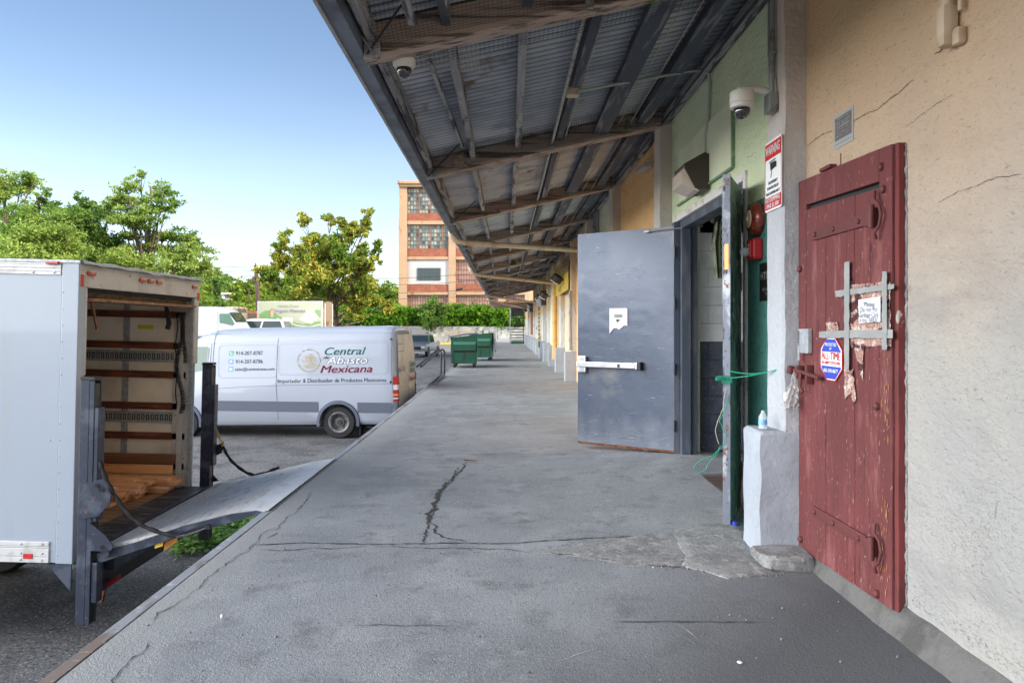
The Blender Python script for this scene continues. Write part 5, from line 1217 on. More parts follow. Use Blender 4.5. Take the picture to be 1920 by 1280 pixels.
        gtext('slogan', 'Importador & Distribuidor de Productos Mexicanos', .125, 626, 714.5, 204, C['ink_navy'], bold=.006)
        gtext('company_name', 'Central', .235, 651.5, 659.5, 77, C['ink_green'], bold=.014, shear=.28)
        OFF[0] = -.002; gtext('company_name', 'Abasto', .235, 655, 676.5, 77, C['ink_grey'], bold=.065, shear=.28); OFF[0] = .003; gtext('company_name', 'Abasto', .235, 655, 676.5, 76.5, C['white'], bold=0, shear=.28); OFF[0] = .003
        gtext('company_name', 'de', .085, 616.5, 671, 11, C['ink_navy'], bold=.02, shear=.28)
        gtext('company_name', 'Mexicana', .235, 653.5, 693, 97, C['ink_red'], bold=.012, shear=.28)
        OFF[0] = 0
        for py, mm, sh in ((664,'icon_green',0), (680,'icon_blue',1), (694.5,'icon_blue',2)):
            x0, z0 = vx(434), vz(434, py); r_ = .055; m = MB()
            pts = rrect(x0-r_, x0+r_, z0-r_*.95, z0+r_*.95, .018)[:-1]
            m.poly([O+Vector((x, side_y(z)-.003, z)) for x, z in pts]); io = m.build('contact_icon', C[mm], body)
            m = MB()
            f = lambda x, z: O+Vector((x0+x, side_y(z0+z)-.0055, z0+z))
            if sh == 0: m.poly([f(-.03,.025), f(-.012,.03), f(-.012,.008), f(.01,-.012), f(.03,-.012), f(.028,-.03), f(.0,-.03), f(-.03,.0)])
            elif sh == 1:
                m.poly([f(-.03,-.025), f(.03,-.025), f(.03,.005), f(.0,-.012), f(-.03,.005)]); m.poly([f(-.03,.012), f(.0,-.004), f(.03,.012), f(.0,.03)])
            else: m.poly([f(-.036,-.028), f(.036,-.028), f(.036,.024), f(-.036,.024)])
            m.build('icon_symbol', C['white'], io)
        # round gold emblem: ring of letters round an eagle over a wreath
        cx, cz = vx(583.5), vz(583.5, 677.5); f = lambda x, z: O+Vector((cx+x, side_y(cz+z)-.003, cz+z)); m = MB()
        t1 = "CENTRAL DE ABASTO MEXICANA"
        for i, ch in enumerate(t1):
            if ch == ' ': continue
            a_ = R(188-196*i/(len(t1)-1)); c_ = Vector((cx+.252*math.cos(a_), 0, cz+.252*math.sin(a_)))
            tt = MB(); text(tt, ch, .048, O+c_, (math.sin(a_), 0, -math.cos(a_)), (math.cos(a_), 0, math.sin(a_)), bold=.02)
            for v in tt.v: v.y = O.y+side_y(v.z-O.z)-.003
            m.add(tt.v, tt.f)
        for k in range(26):            # wreath leaves round the lower half
            a_ = R(200+140*k/25); 
            for rr_, sw in ((.255, .35), (.232, -.35)):
                c_ = (rr_*math.cos(a_), rr_*math.sin(a_)); u = a_+math.pi/2+sw; l_ = .026
                m.poly([f(c_[0]-l_*math.cos(u), c_[1]-l_*math.sin(u)), f(c_[0]-.009*math.sin(u), c_[1]+.009*math.cos(u)), f(c_[0]+l_*math.cos(u), c_[1]+l_*math.sin(u)), f(c_[0]+.009*math.sin(u), c_[1]-.009*math.cos(u))])
        # eagle: body, head, raised wings, tail, serpent, cactus
        eg = lambda pts: m.poly([f(x, z) for x, z in pts])
        for k in range(9):             # near wing feathers
            a_ = R(20+13*k); l_ = .165-.008*abs(k-4); eg([(.01,.03), (.01+l_*math.cos(a_)-.01*math.sin(a_), .02+l_*math.sin(a_)*.85+.01*math.cos(a_)), (.01+(l_+.012)*math.cos(a_+.05), .02+(l_+.012)*math.sin(a_+.05)*.85), (.01+l_*math.cos(a_)+.010*math.sin(a_), .02+l_*math.sin(a_)*.85-.006)])
        for k in range(7):
            a_ = R(-50+14*k); l_ = .15; eg([(.02,.0), (.02+l_*math.cos(a_)-.008*math.sin(a_), l_*math.sin(a_)+.008), (.02+(l_+.01)*math.cos(a_), (l_+.01)*math.sin(a_)), (.02+l_*math.cos(a_)+.008*math.sin(a_), l_*math.sin(a_)-.008)])
        eg([(-.03,.06),(-.06,.10),(-.10,.105),(-.13,.08),(-.10,.085),(-.08,.06),(-.07,.0),(-.03,-.06),(.03,-.06),(.04,.02),(.0,.06)])
        for k in range(8):
            x = -.15+.04*k; eg([(x,-.09-.02*math.sin(k)),(x+.02,-.07-.02*math.sin(k+.5)),(x+.045,-.10-.02*math.sin(k+1)),(x+.02,-.115-.01*math.sin(k))])
            eg([(x*.7,-.13),(x*.7+.016,-.118),(x*.7+.032,-.14),(x*.7+.014,-.165)])
        for k in range(12):
            a_ = k/11; x = -.16+.10*a_; z = -.02+.03*math.sin(a_*9); eg([(x-.008,z-.008),(x+.01,z-.006),(x+.01,z+.01),(x-.008,z+.008)])
        m.build('emblem', C['ink_gold'], body, auto=False)
        # rear door graphics
        m = MB(); n_ = 40
        for i in range(n_):
            for r0, r1 in ((.27,.285), (.20,.206)):
                a0, a1 = 2*math.pi*i/n_, 2*math.pi*(i+.75)/n_
                q = lambda r_, a_: O+Vector((.044+.035*(1-((.5+r_*math.cos(a_)-.99)/.9)**2)+.006, .50+r_*math.cos(a_), 1.50+r_*math.sin(a_)))
                m.poly([q(r0,a0), q(r1,a0), q(r1,a1), q(r0,a1)])
        for k in range(9):
            a_ = R(20*k); q = lambda r_, a_: O+Vector((.044+.035*(1-((.5+r_*math.cos(a_)-.99)/.9)**2)+.006, .50+r_*math.cos(a_), 1.48+r_*math.sin(a_)))
            m.poly([q(.0,a_), q(.16,a_-.08), q(.18,a_), q(.16,a_+.08)])
        m.build('rear_emblem', C['ink_gold'], rdo_)
        for s__, z, mm in (('Central', 1.62, 'ink_green'), ('Abasto', 1.47, 'ink_grey'), ('Mexicana', 1.27, 'ink_red')):
            m = MB(); text(m, s__, .17, O+Vector((.092, 1.36, z)), (0,1,0), (0,0,1), bold=.02, shear=.2, fit=.62); m.build('rear_lettering', C[mm], rdo_, auto=False)
    return root
van = make_van('cargo_van', 'white high-roof delivery van with green and red lettering backed up to the dock', tuple(VP_), True)
van.rotation_euler = (0, -R(1.0), -R(5)); van.scale = (1.03, 1, 1.0)
van2 = make_van('cargo_van', 'plain white sunlit van parked behind the lettered delivery van', (-20.0, 40, .15-.10), False)
# van2 faces right
van2.rotation_euler = (0, 0, R(180)); van2.location = (-20.1, 42.0, .02)
# ================================================================== CARS
def make_car(name, label, cat, loc, yaw, paint, prof, glassz, W_=1.85, wheels=((-1.35),(1.35)), wr=.34, group=None, pick=False):
    root = thing(name, label, cat, (0,0,0)); root['_o'] = (0,0,0)
    # prof: lower body outline (x,z) ; cabin outline
    low, cab = prof; m = MB(); m.prism([(x, -W_/2, z) for x, z in low], (0, W_, 0))
    bm = bmesh.new(); vs = [bm.verts.new(p) for p in m.v]; [bm.faces.new([vs[i] for i in f]) for f in m.f]
    bmesh.ops.bevel(bm, geom=bm.edges[:], offset=.07, segments=3, affect='EDGES', profile=.6); m = MB().bm(bm); bo = m.build('body', paint, root, smooth=True)
    tw = .16; m = MB(); n_ = len(cab)
    zb_, zt_ = min(z for x, z in cab), max(z for x, z in cab)
    ins = lambda z: .04+tw*(z-zb_)/(zt_-zb_)
    for sgn in (-1, 1):
        for x, z in cab: m.v.append(Vector((x, sgn*(W_/2-ins(z)), z)))
    m.f += [tuple(range(n_)), tuple(range(n_, 2*n_))] + [(i, (i+1) % n_, n_+(i+1) % n_, n_+i) for i in range(n_)]
    bm = bmesh.new(); vs = [bm.verts.new(p) for p in m.v]; [bm.faces.new([vs[i] for i in f]) for f in m.f]; bmesh.ops.recalc_face_normals(bm, faces=bm.faces[:])
    bmesh.ops.bevel(bm, geom=bm.edges[:], offset=.05, segments=2, affect='EDGES'); MB().bm(bm).build('cabin', paint, root, smooth=True)
    z0, z1 = glassz
    def xa(z, side):   # front/back x of cabin at z
        c_ = []
        for (xa_, za), (xb_, zb2) in zip(cab, cab[1:]+cab[:1]):
            if (za-z)*(zb2-z) <= 0 and za != zb2: c_.append(xa_+(xb_-xa_)*(z-za)/(zb2-za))
        return (min(c_) if side < 0 else max(c_))
    for sgn in (-1, 1):
        a0, b0, a1, b1 = xa(z0,-1)+.12, xa(z0,1)-.12, xa(z1,-1)+.12, xa(z1,1)-.12
        for t0, t1 in ((0,.46),(.50,1)):
            m = MB(); m.poly([Vector((a0+(b0-a0)*t0, sgn*(W_/2-ins(z0)+.008), z0)), Vector((a0+(b0-a0)*t1, sgn*(W_/2-ins(z0)+.008), z0)), Vector((a1+(b1-a1)*t1, sgn*(W_/2-ins(z1)+.008), z1)), Vector((a1+(b1-a1)*t0, sgn*(W_/2-ins(z1)+.008), z1))])
            m.build('side_window', C['glass'], root)
    for sd_ in (-1, 1):
        m = MB(); m.poly([Vector((xa(z0,sd_)+.01*sd_, -(W_/2-ins(z0)-.1), z0)), Vector((xa(z0,sd_)+.01*sd_, (W_/2-ins(z0)-.1), z0)), Vector((xa(z1,sd_)+.01*sd_, (W_/2-ins(z1)-.1), z1)), Vector((xa(z1,sd_)+.01*sd_, -(W_/2-ins(z1)-.1), z1))])
        m.build('windshield' if sd_ > 0 else 'rear_window', C['glass'], root)
    for x in wheels:
        wheel(root, x, -W_/2-.01, .22, wr, wr, -1); wheel(root, x, W_/2-.21, .22, wr, wr, 1)
        for sgn in (-1, 1): MB().cyl((x, sgn*(W_/2-.10), wr+.02), (x, sgn*(W_/2+.004), wr+.02), wr+.07, 24).build('wheel_well', C['black'], root)
    fx = max(x for x, z in low)
    for sgn in (-1, 1):
        MB().bbox(fx-.12, fx+.015, sgn*(W_/2-.24)-.16, sgn*(W_/2-.24)+.16, .66*zb_, .66*zb_+.16, .03).build('headlight', C['lens_white'], root)
        MB().bbox(-fx*.0+min(x for x, z in low)-.01, min(x for x, z in low)+.08, sgn*(W_/2-.2)-.12, sgn*(W_/2-.2)+.12, .68*zb_, .68*zb_+.22, .02).build('tail_light', C['glass_red'], root)
        MB().bbox(xa(z0,1)-.25, xa(z0,1)-.08, sgn*(W_/2+.12)-.09, sgn*(W_/2+.12)+.09, z0, z0+.16, .03).build('side_mirror', C['black'], root)
    MB().bbox(fx-.05, fx+.02, -W_/2+.42, W_/2-.42, .55*zb_, .55*zb_+.26, .02).build('grille', C['black'], root)
    MB().bbox(fx-.05, fx+.06, -W_/2+.1, W_/2-.1, .30, .48, .03).build('bumper', C['alu'] if pick else C['black'], root)
    root.location = loc; root.rotation_euler = (0, 0, yaw); return root
white_p = mat('car_white', (.68,.68,.68), .3, coat=.5); silver_p = mat('car_silver', (.25,.28,.32), .3, .5, coat=.5); orange_p = mat('car_orange', (.70,.18,.02), .4, coat=.4); cream_p = mat('car_cream', (.55,.42,.30), .5)
suv = ([(-2.2,.35),(-2.25,.75),(-2.15,1.05),(.9,1.05),(2.0,.98),(2.25,.75),(2.25,.35)], [(-2.1,1.04),(-1.85,1.70),(-.2,1.78),(.45,1.70),(1.05,1.04)])
pk = ([(-2.8,.45),(-2.8,1.15),(-.5,1.18),(1.0,1.18),(2.6,1.10),(2.8,.95),(2.8,.45)], [(-.75,1.16),(-.65,1.85),(.3,1.92),(.75,1.85),(1.25,1.16)])
make_car('sport_utility_car', 'white car with dark side windows parked in the sun in front of the banner trailer', 'car', (-15.1, 43.5, .13), R(180), white_p, suv, (1.15, 1.62))
make_car('pickup_truck', 'silver pickup truck facing the camera near the retaining wall', 'pickup truck', (-7.15, 62.0, -1.1), R(-97), silver_p, pk, (1.25, 1.78), W_=2.0, wheels=(-1.75, 1.85), wr=.40, pick=True)
oc_ = thing('skip_container', 'bright orange skip container behind the parked white vehicles', 'skip container', (-21, 59, .15))
MB().prism([(-21.9,59,.2),(-20.5,59,.2),(-20.3,59,2.5),(-20.9,59,2.75),(-21.9,59,2.6)], (0,2,0)).build('container_body', orange_p, oc_); MB().bbox(-22.0,-20.2,58.9,58.99,1.9,2.0,.01).build('rib', orange_p, oc_)
# cream covered truck behind
ctk = thing('covered_truck', 'beige canvas covered truck parked beyond the white vehicles', 'truck', (-21, 56, .3))
m = MB(); m.bbox(-22.4, -20.4, 55, 57.2, 1.1, 2.95, .25); m.build('cargo_cover', cream_p, ctk, smooth=True)
MB().bbox(-20.38, -19.7, 55.1, 57.1, .9, 2.5, .15).build('cab', cream_p, ctk, smooth=True)
for x in (-21.9, -20.2): wheel(ctk, x, 55.0, .25, .80, .42)
# banner trailer
bt = thing('banner_trailer', 'parked box trailer carrying a large green and white mattress banner', 'trailer', (-15.2, 45, .15))
b0 = DP(484, 566, 45.5); b1 = DP(604, 562.5, 45.2); xd = (b1-b0); 
wv = Vector((b1.x-b0.x, b1.y-b0.y, 0)); Lw = wv.length; wv.normalize(); nv = Vector((-wv.y, wv.x, 0)); zt0 = 3.02
Mb = Matrix(((wv.x, nv.x, 0, b0.x), (wv.y, nv.y, 0, b0.y), (0, 0, 1, 0), (0, 0, 0, 1)))
def tb(x0, x1, y0, y1, z0, z1, b=.01): return MB().bbox(x0, x1, y0, y1, z0, z1, b).xf(Mb)
tb(-.05, Lw+.05, .02, 1.9, 1.05, zt0, .02).build('trailer_box', mat('trailer_box', (.26,.19,.14), .7, layers=[('n',(.12,.09,.06),1,.5,.6)]), bt)
tb(-.05, Lw+.05, -.01, .019, 1.25, zt0+.01, .004).build('banner_frame', C['plat_tip'], bt)
bn = tb(.03, Lw-.03, -.02, -.0105, 1.28, zt0-.06, .002).build('banner', mat('banner_green', (.44,.48,.36), .5), bt)
BP = lambda u, v, e=0: Mb @ Vector((Lw*u, -.024-e, 1.28+(zt0-.06-1.28)*v))
for k, (pts, col) in enumerate([
    ([(.02,.02),(.02,.55),(.10,.68),(.2,.70),(.34,.48),(.5,.30),(.7,.18),(.98,.30),(.98,.02)], (.20,.34,.15)),
    ([(.02,.02),(.02,.35),(.2,.30),(.4,.22),(.55,.08),(.7,.02)], (.46,.44,.32)),
    ([(.30,.42),(.45,.30),(.62,.16),(.8,.10),(.98,.20),(.98,.14),(.8,.05),(.6,.10),(.44,.24),(.28,.36)], (.52,.56,.45)),
    ([(.62,.36),(.78,.72),(.97,.86),(.97,.46),(.84,.18),(.72,.24)], (.50,.52,.45)),
    ([(.66,.34),(.80,.20),(.96,.50),(.93,.56),(.78,.60)], (.58,.58,.55)),
    ([(.88,.66),(.92,.74),(.98,.70),(.98,.45),(.95,.45)], (.22,.36,.16)),
    ([(.19,.12),(.18,.40),(.20,.44),(.25,.44),(.27,.40),(.26,.12)], (.10,.38,.24)),
    ([(.20,.44),(.195,.60),(.21,.70),(.235,.70),(.25,.60),(.245,.44)], (.62,.40,.30)),
    ([(.195,.60),(.19,.72),(.215,.78),(.24,.76),(.255,.66),(.245,.70),(.225,.73),(.205,.70)], (.45,.30,.16)),
    ([(.38,.26),(.38,.44),(.55,.42),(.55,.24)], (.70,.68,.62))]):
    MB().poly([BP(u, v, .002*(k+1)) for u, v in pts]).build('banner_artwork', mat('art_%d' % k, col, .5), bn)
m = MB(); text(m, 'Healthy Choice', .22, BP(.48, .86, .03), wv, (0,0,1), fit=Lw*.32); m.build('banner_lettering', mat('ink_lilac', (.28,.22,.30), .5), bn, auto=False)
m = MB(); text(m, 'Organic Mattress', .30, BP(.50, .68, .03), wv, (0,0,1), fit=Lw*.48, bold=.005); m.build('banner_lettering', C['ink_purple'], bn, auto=False)
m = tb(Lw+.051, Lw+.08, .3, .45, 1.05, 2.9); q = tb(Lw+.051, Lw+.08, 1.8, 1.95, 1.05, 2.9); m.add(q.v, q.f); m.build('door_post', C['trim_white'], bt)
for x in (.8, 1.6): 
    c_ = Mb @ Vector((x, 0, 0)); wheel(bt, c_.x, c_.y+.1, .25, .57, .42)
# ================================================================== DUMPSTERS
def dumpster(loc, yaw, label, lidopen, sc_v=1.0):
    root = thing('dumpster', label, 'dumpster', (0,0,0), 'green dumpsters on the dock')
    W_, D_ = .90, 1.55            # W_ along x (front-back), D_ along y
    m = MB().prism([(0,0,.15),(W_-.02,0,.15),(W_,0,1.12),(0,0,1.02),(-.02,0,.62)], (0, D_, 0)); bo = m.build('bin_body', C['green_box'], root)
    p_ = MB()
    for yy in (-.055,): p_.prism([(.06,yy,.60),(.84,yy,.60),(.84,yy,.80),(.06,yy,.80)], (0,.054,0))
    MB().prism([(.06,D_+.001,.60),(.84,D_+.001,.60),(.84,D_+.001,.80),(.06,D_+.001,.80)], (0,.054,0)).build('fork_pocket', C['green_box'], root)
    p_.build('fork_pocket', C['green_box'], root)
    MB().prism([(.08,-.055,.801),(.82,-.055,.801),(.84,-.002,.90),(.06,-.002,.90)], (0,.001,0)).add([(.08,-.056,.80),(.82,-.056,.80),(.82,-.0005,.90),(.08,-.0005,.90)], [(0,1,2,3)]).build('pocket_flange', C['green_top'], root)
    MB().bbox(.08, .82, -.004, -.0005, .53, .598, .001).build('pocket_shadow_plate', C['black'], root)
    MB().prism([(-.02,-.012,1.0),(W_+.01,-.012,1.10),(W_+.01,-.012,1.14),(-.02,-.012,1.04)], (0,.011,0)).bbox(-.03,.0,0,D_,.95,1.02,.01).build('rim_rail', C['green_box'], root)
    for xx in (.03, .40, .77): MB().bbox(xx, xx+.03, -.02, -.001, .18, .52, .003).build('side_rib', C['green_box'], root)
    if lidopen: MB().prism([(W_+.03,.02,1.13),(W_+.06,.02,1.13),(W_+.14,.02,.36),(W_+.11,.02,.35)], (0,1.5,0)).build('lid', C['lid'], root)
    else:
        m = MB(); n_ = 8
        for i in range(n_+1):
            t = i/n_; x = -.05+(W_+.08)*t; z = 1.03+.11*t+.035*math.sin(t*math.pi)
            for yy, zz_ in ((-.03,0),(-.03,.04),(D_+.03,.04),(D_+.03,0)): m.v.append(Vector((x, yy, z+zz_)))
            if i:
                for q in range(4): m.f.append(((i-1)*4+q, (i-1)*4+(q+1) % 4, i*4+(q+1) % 4, i*4+q))
        m.f += [(0,1,2,3), tuple(n_*4+q for q in range(4))]; m.build('lid', C['lid'], root)
    for xx in (.12, W_-.12):
        for yy in (.15, D_-.15):
            c_ = MB().cyl((xx, yy-.025, .065), (xx, yy+.025, .065), .065, 14); co_ = c_.build('caster', C['tyre'], root, smooth=True)
            MB().bbox(xx-.04, xx+.04, yy-.04, yy+.04, .09, .149, .005).build('caster_plate', C['hub'], co_)
    if lidopen:
        for xx in (.25, .5, .78): MB().cyl((xx, .0, 1.12), (xx, .0, 1.2), .02, 8).build('hinge_lug', C['green_box'], root)
    root.location = loc; root.rotation_euler = (0, 0, yaw); root.scale = (sc_v,)*3; return root
dumpster((-1.84, 24.6, 0), R(2), 'green dumpster with closed blue-black lid at the dock edge, nearer of the two', False)
dumpster((-1.46, 29.6, 0), R(-2), 'green dumpster with its lid hanging open down the side, standing behind the first', True, 1.03)
MB().bbox(-2.7, -1.4, 33, 33.05, 1.05, 1.22, .01).build('wooden_plank', C['pipe_tan'], label='pale wooden plank resting across behind the green dumpsters', cat='plank').location = (0,0,0)
# ================================================================== STAIR HAND RAIL
hr = thing('stair_handrail', 'black tubular handrail beside the steps down from the dock edge', 'handrail', (-1.85, 20.5, 0))
for dx in (0, .10):
    m = MB(); P = [Vector((-2.6+dx, 14.6, -.93)), Vector((-2.0+dx, 19.4, .82)), Vector((-1.97+dx, 20.0, .98)), Vector((-1.96+dx, 20.4, .94)), Vector((-1.95+dx, 20.5, .80)), Vector((-1.95+dx, 20.5, .0))]
    P = [DP(782, 687, 17.5)+Vector((dx,0,0)), DP(818, 657, 20.3)+Vector((dx,0,0)), DP(823, 655, 20.5)+Vector((dx,0,0)), DP(826.5, 658, 20.6)+Vector((dx,0,0)), DP(827, 664, 20.6)+Vector((dx,0,0)), DP(827, 702, 20.6)+Vector((dx,0,0))]
    m.tube(P, .025, 8); m.tube([P[-1]+Vector((0,0,0)), DP(806, 720, 17.5)+Vector((dx,0,0)), DP(790, 731, 16.4)+Vector((dx,0,-.15))], .025, 8); m.build('rail_tube', C['lift'], hr, smooth=True)
MB().box(-2.15, -1.845, 15.5, 21, -1.05, -.30).build('stair_stringer', C['concrete_dark'], hr)
# ================================================================== SECURITY CAMERAS, LAMPS, SIGNS
c1_ = thing('dome_camera', 'white dome security camera hanging under the nearest timber beam', 'security camera', (-.64, 4.6, 3.12), 'dome cameras')
o_ = Vector((-.645, 4.60, 3.165))
MB().lathe([(.072,0),(.074,-.01),(.074,-.045),(.071,-.049),(.071,-.053),(.074,-.057),(.072,-.095),(.058,-.115),(.045,-.116)], o_, (0,0,1), 32).build('housing', C['cam_white'], c1_, smooth=True)
MB().lathe([(.048,-.112),(.048,-.135),(.041,-.158),(.026,-.174),(.001,-.180)], o_, (0,0,1), 28).build('dome', C['dome'], c1_, smooth=True)
MB().lathe([(.0745,-.049),(.0745,-.054)], o_, (0,0,1), 32).build('trim_ring', C['black'], c1_)
MB().tube([o_+Vector((-.07,0,-.02)), o_+Vector((-.11,-.06,.03)), o_+Vector((-.17,-.22,.03)), o_+Vector((-.18,-.24,.10)), o_+Vector((-.12,-.23,.16))], .006, 6).build('camera_cable', C['wire'], c1_, smooth=True)
c2_ = thing('dome_camera', 'white dome security camera on a bracket arm from the first pillar', 'security camera', (1.50, 4.58, 2.9), 'dome cameras')
o_ = Vector((1.50, 4.56, 2.885))
MB().lathe([(.045,.005),(.074,0),(.076,-.01),(.076,-.065),(.073,-.069),(.073,-.073),(.076,-.077),(.072,-.10),(.05,-.104)], o_, (0,0,1), 32).build('housing', C['cam_white'], c2_, smooth=True)
MB().lathe([(.050,-.100),(.052,-.125),(.043,-.150),(.028,-.165),(.001,-.171)], o_, (0,0,1), 28).build('dome', C['dome'], c2_, smooth=True)
MB().bbox(o_.x-.035, o_.x+.05, o_.y-.03, o_.y+.03, o_.z+.004, o_.z+.03, .012).tube([o_+Vector((.03,0,.018)), o_+Vector((.09,.0,.02)), o_+Vector((.15,0,.008)), o_+Vector((.192,0,-.02))], [.022,.022,.024,.034], 14).bbox(1.678, 1.699, 4.50, 4.62, 2.78, 2.95, .008).build('bracket_arm', C['cam_white'], c2_, smooth=True)
cd = thing('conduit_drop', 'grey conduit with junction box running down the first pillar', 'conduit', (1.68, 4.5, 2.75))
m = MB().tube([(1.672, 4.50, 4.2), (1.672, 4.50, 3.45), (1.668, 4.502, 2.86)], .016, 10).tube([(1.672, 4.56, 4.2), (1.67, 4.56, 3.3), (1.672, 4.54, 2.86)], .008, 8)
for z in (3.1, 3.5): m.bbox(1.648, 1.69, 4.475, 4.53, z, z+.02, .003)
m.build('conduit_pipe', C['conduit'], cd, smooth=True)
MB().bbox(1.640, 1.696, 4.465, 4.565, 2.74, 2.86, .008).build('junction_box', C['conduit'], cd)
lb = thing('conduit_elbow', 'tan painted conduit fitting on the stucco wall at the upper right', 'conduit', (1.82, 2.93, 2.6))
MB().tube([(1.80, 2.93, 2.70), (1.80, 2.93, 3.6)], .022, 12).tube([(1.815, 2.87, 2.66), (1.815, 2.87, 3.6)], .010, 8).build('conduit_pipe', C['pipe_tan'], lb, smooth=True)
MB().bbox(1.765, 1.835, 2.90, 2.965, 2.535, 2.71, .028).bbox(1.80, 1.839, 2.86, 2.91, 2.53, 2.60, .015).build('conduit_body', C['pipe_tan'], lb, smooth=True)
# wall pack lamp
wl = thing('wall_lamp', 'bronze wedge shaped wall lamp with ribbed lens under the boarded panel', 'wall lamp', (1.8, 6.6, 2.7))
y0, y1 = 6.42, 6.80; z0 = 2.63
MB().prism([(XW-.02,y0,z0+.31),(XW-.06,y0,z0+.33),(XW-.245,y0,z0+.225),(XW-.235,y0,z0+.19),(XW-.14,y0,z0+.01),(XW-.02,y0,z0)], (0, y1-y0, 0)).build('housing', C['bronze'], wl)
MB().prism([(XW-.10,y0+.02,z0-.012),(XW-.145,y0+.02,z0-.005),(XW-.262,y0+.02,z0+.05),(XW-.262,y0+.02,z0+.17),(XW-.238,y0+.02,z0+.195),(XW-.135,y0+.02,z0+.012)], (0, y1-y0-.04, 0)).build('lens', C['lens'], wl)
m = MB().tube([(.58, 6.22, zb(.58)+.06), (1.62, 6.35, zb(1.62)+.055), (1.76, 6.38, zb(1.76)+.05), (1.805, 6.39, zb(1.8)+.01), (1.82, 6.40, zb(1.8)-.06), (1.82, 6.42, 3.42), (1.82, 6.44, 3.28), (1.822, 6.52, 3.14), (1.822, 6.53, 2.95)], .013, 10)
cl = thing('lamp_conduit', 'thin grey conduit bent across the canopy and down to the wall lamp', 'conduit', (1.8, 6.4, 3.4))
m.build('conduit_pipe', mat('conduit_mint', (.36,.42,.36), .5), cl, smooth=True)
MB().bbox(.53, .63, 6.17, 6.27, zb(.58)+.02, zb(.58)+.09, .008).build('junction_box', C['pipe_tan'], cl)
# small floodlight on orange bay and wall lamps further along (shared builder)
def barn(loc, label, r_=.0):
    t_ = thing('wall_lamp', label, 'wall lamp', loc, 'wall lamps along the far bays'); o_ = Vector(loc)
    MB().cyl(o_, o_+Vector((-.25,0,.02)), .02, 8).lathe([(.10,-.05),(.16,-.02),(.16,.14),(.12,.18),(.001,.2)], o_+Vector((-.28,0,-.02)), (.5,-.2,.8), 14).build('housing', C['bronze'], t_, smooth=True)
    MB().lathe([(.15,-.021),(.12,-.06),(.001,-.07)], o_+Vector((-.28,0,-.02)), (.5,-.2,.8), 14).build('lens', C['lens'], t_, smooth=True)
    return t_
for i_, (y, z, lab) in enumerate(((20.3, 2.72, 'bronze wall lamp beside the yellow dock sign'), (31.0, 2.62, 'bronze wall lamp above the first roller shutter drum'), (27.0, 2.55, 'round wall lamp just past the ochre downpipe'), (42.0, 2.7, 'bronze wall lamp between the two shuttered bays'), (52.0, 2.6, 'furthest wall lamp near the end gate'))):
    barn((1.70, y, z), lab)
fl = thing('floodlight', 'small pale floodlight high on the orange bay', 'floodlight', (1.8, 9.0, 3.4))
MB().obox(WP(1197,322,XW-.10), WP(1216,308,XW-.10), .10, .05).cyl(WP(1216,308,XW), WP(1216,308,XW-.1), .02, 8).build('housing', C['galv'], fl)
# bell, strobe
be = thing('alarm_bell', 'round rust red alarm bell on the teal wall by the door', 'alarm bell', (1.82, 5.2, 2.18))
MB().lathe([(.118,.005),(.122,.02),(.120,.045),(.10,.07),(.066,.082)], (XW, 5.20, 2.18), (-1,0,0), 40).build('gong', C['bell'], be, smooth=True)
MB().lathe([(.066,.080),(.060,.088),(.016,.092),(.014,.10),(.001,.102)], (XW, 5.20, 2.18), (-1,0,0), 32).build('bell_centre', C['pipe_tan'], be, smooth=True)
sb = thing('alarm_strobe', 'bright red fire alarm strobe box below the round bell', 'alarm strobe', (1.82, 5.2, 1.95))
MB().bbox(XW-.075, XW-.001, 5.13, 5.27, 1.885, 2.035, .016).bbox(XW-.085, XW-.074, 5.16, 5.24, 1.90, 2.02, .006).build('strobe_body', C['strobe'], sb)
MB().lathe([(.034,0),(.034,.02),(.028,.042),(.012,.052),(.001,.053)], (XW-.085, 5.225, 1.945), (-1,0,0), 18).build('strobe_lens', C['bottle'], sb, smooth=True)
m = MB(); text(m, 'FIRE', .042, (XW-.0865, 5.185, 1.96), (0,0,-1), (0,-1,0), bold=.02); m.build('strobe_lettering', C['white'], sb, auto=False)
# signs on planes facing -X
def signboard(name, label, cat, X, yc, zc, wy, hz, base, r_=.0, th=.003):
    t_ = thing(name, label, cat, (X, yc, zc)); pts = []
    for cy, cz, a0 in ((1,1,0),(-1,1,90),(-1,-1,180),(1,-1,270)):
        for q in range(6):
            a_ = R(a0+90*q/5); pts.append((X, yc+cy*(wy/2-r_)+r_*math.cos(a_), zc+cz*(hz/2-r_)+r_*math.sin(a_)))
            if r_ == 0: break
    MB().prism(pts, (th, 0, 0)).build('sign_board', C[base], t_); return t_
def stext(par, nm, s_, size, X, y, z, mm, **k):
    m = MB(); text(m, s_, size, (X, y, z), (0,-1,0), (0,0,1), **k); return m.build(nm, C[mm] if isinstance(mm, str) else mm, par, auto=False)
WX = 1.688
ws = signboard('warning_sign', 'red and white video surveillance warning sign on the first pillar', 'sign', WX, 4.535, 2.36, .285, .445, 'white', .022)
def rrp(X, yc, zc, wy, hz, r_, e):   # slice of rounded panel
    return MB().box(X-e, X-e+.0006, yc-wy/2, yc+wy/2, zc-hz/2, zc+hz/2)
rrp(WX, 4.535, 2.518, .265, .10, 0, .0012).build('sign_panel', C['sign_red'], ws); rrp(WX, 4.535, 2.188, .265, .078, 0, .0012).build('sign_panel', C['sign_red'], ws)
m = MB()
for a_ in ((4.398,4.404,2.15,2.57),(4.666,4.672,2.15,2.57)): m.box(WX-.0012, WX-.0006, *a_)
m.build('sign_border', C['sign_red'], ws)
stext(ws, 'sign_lettering', 'WARNING', .085, WX-.0025, 4.535, 2.518, 'white', bold=.006, fit=.235)
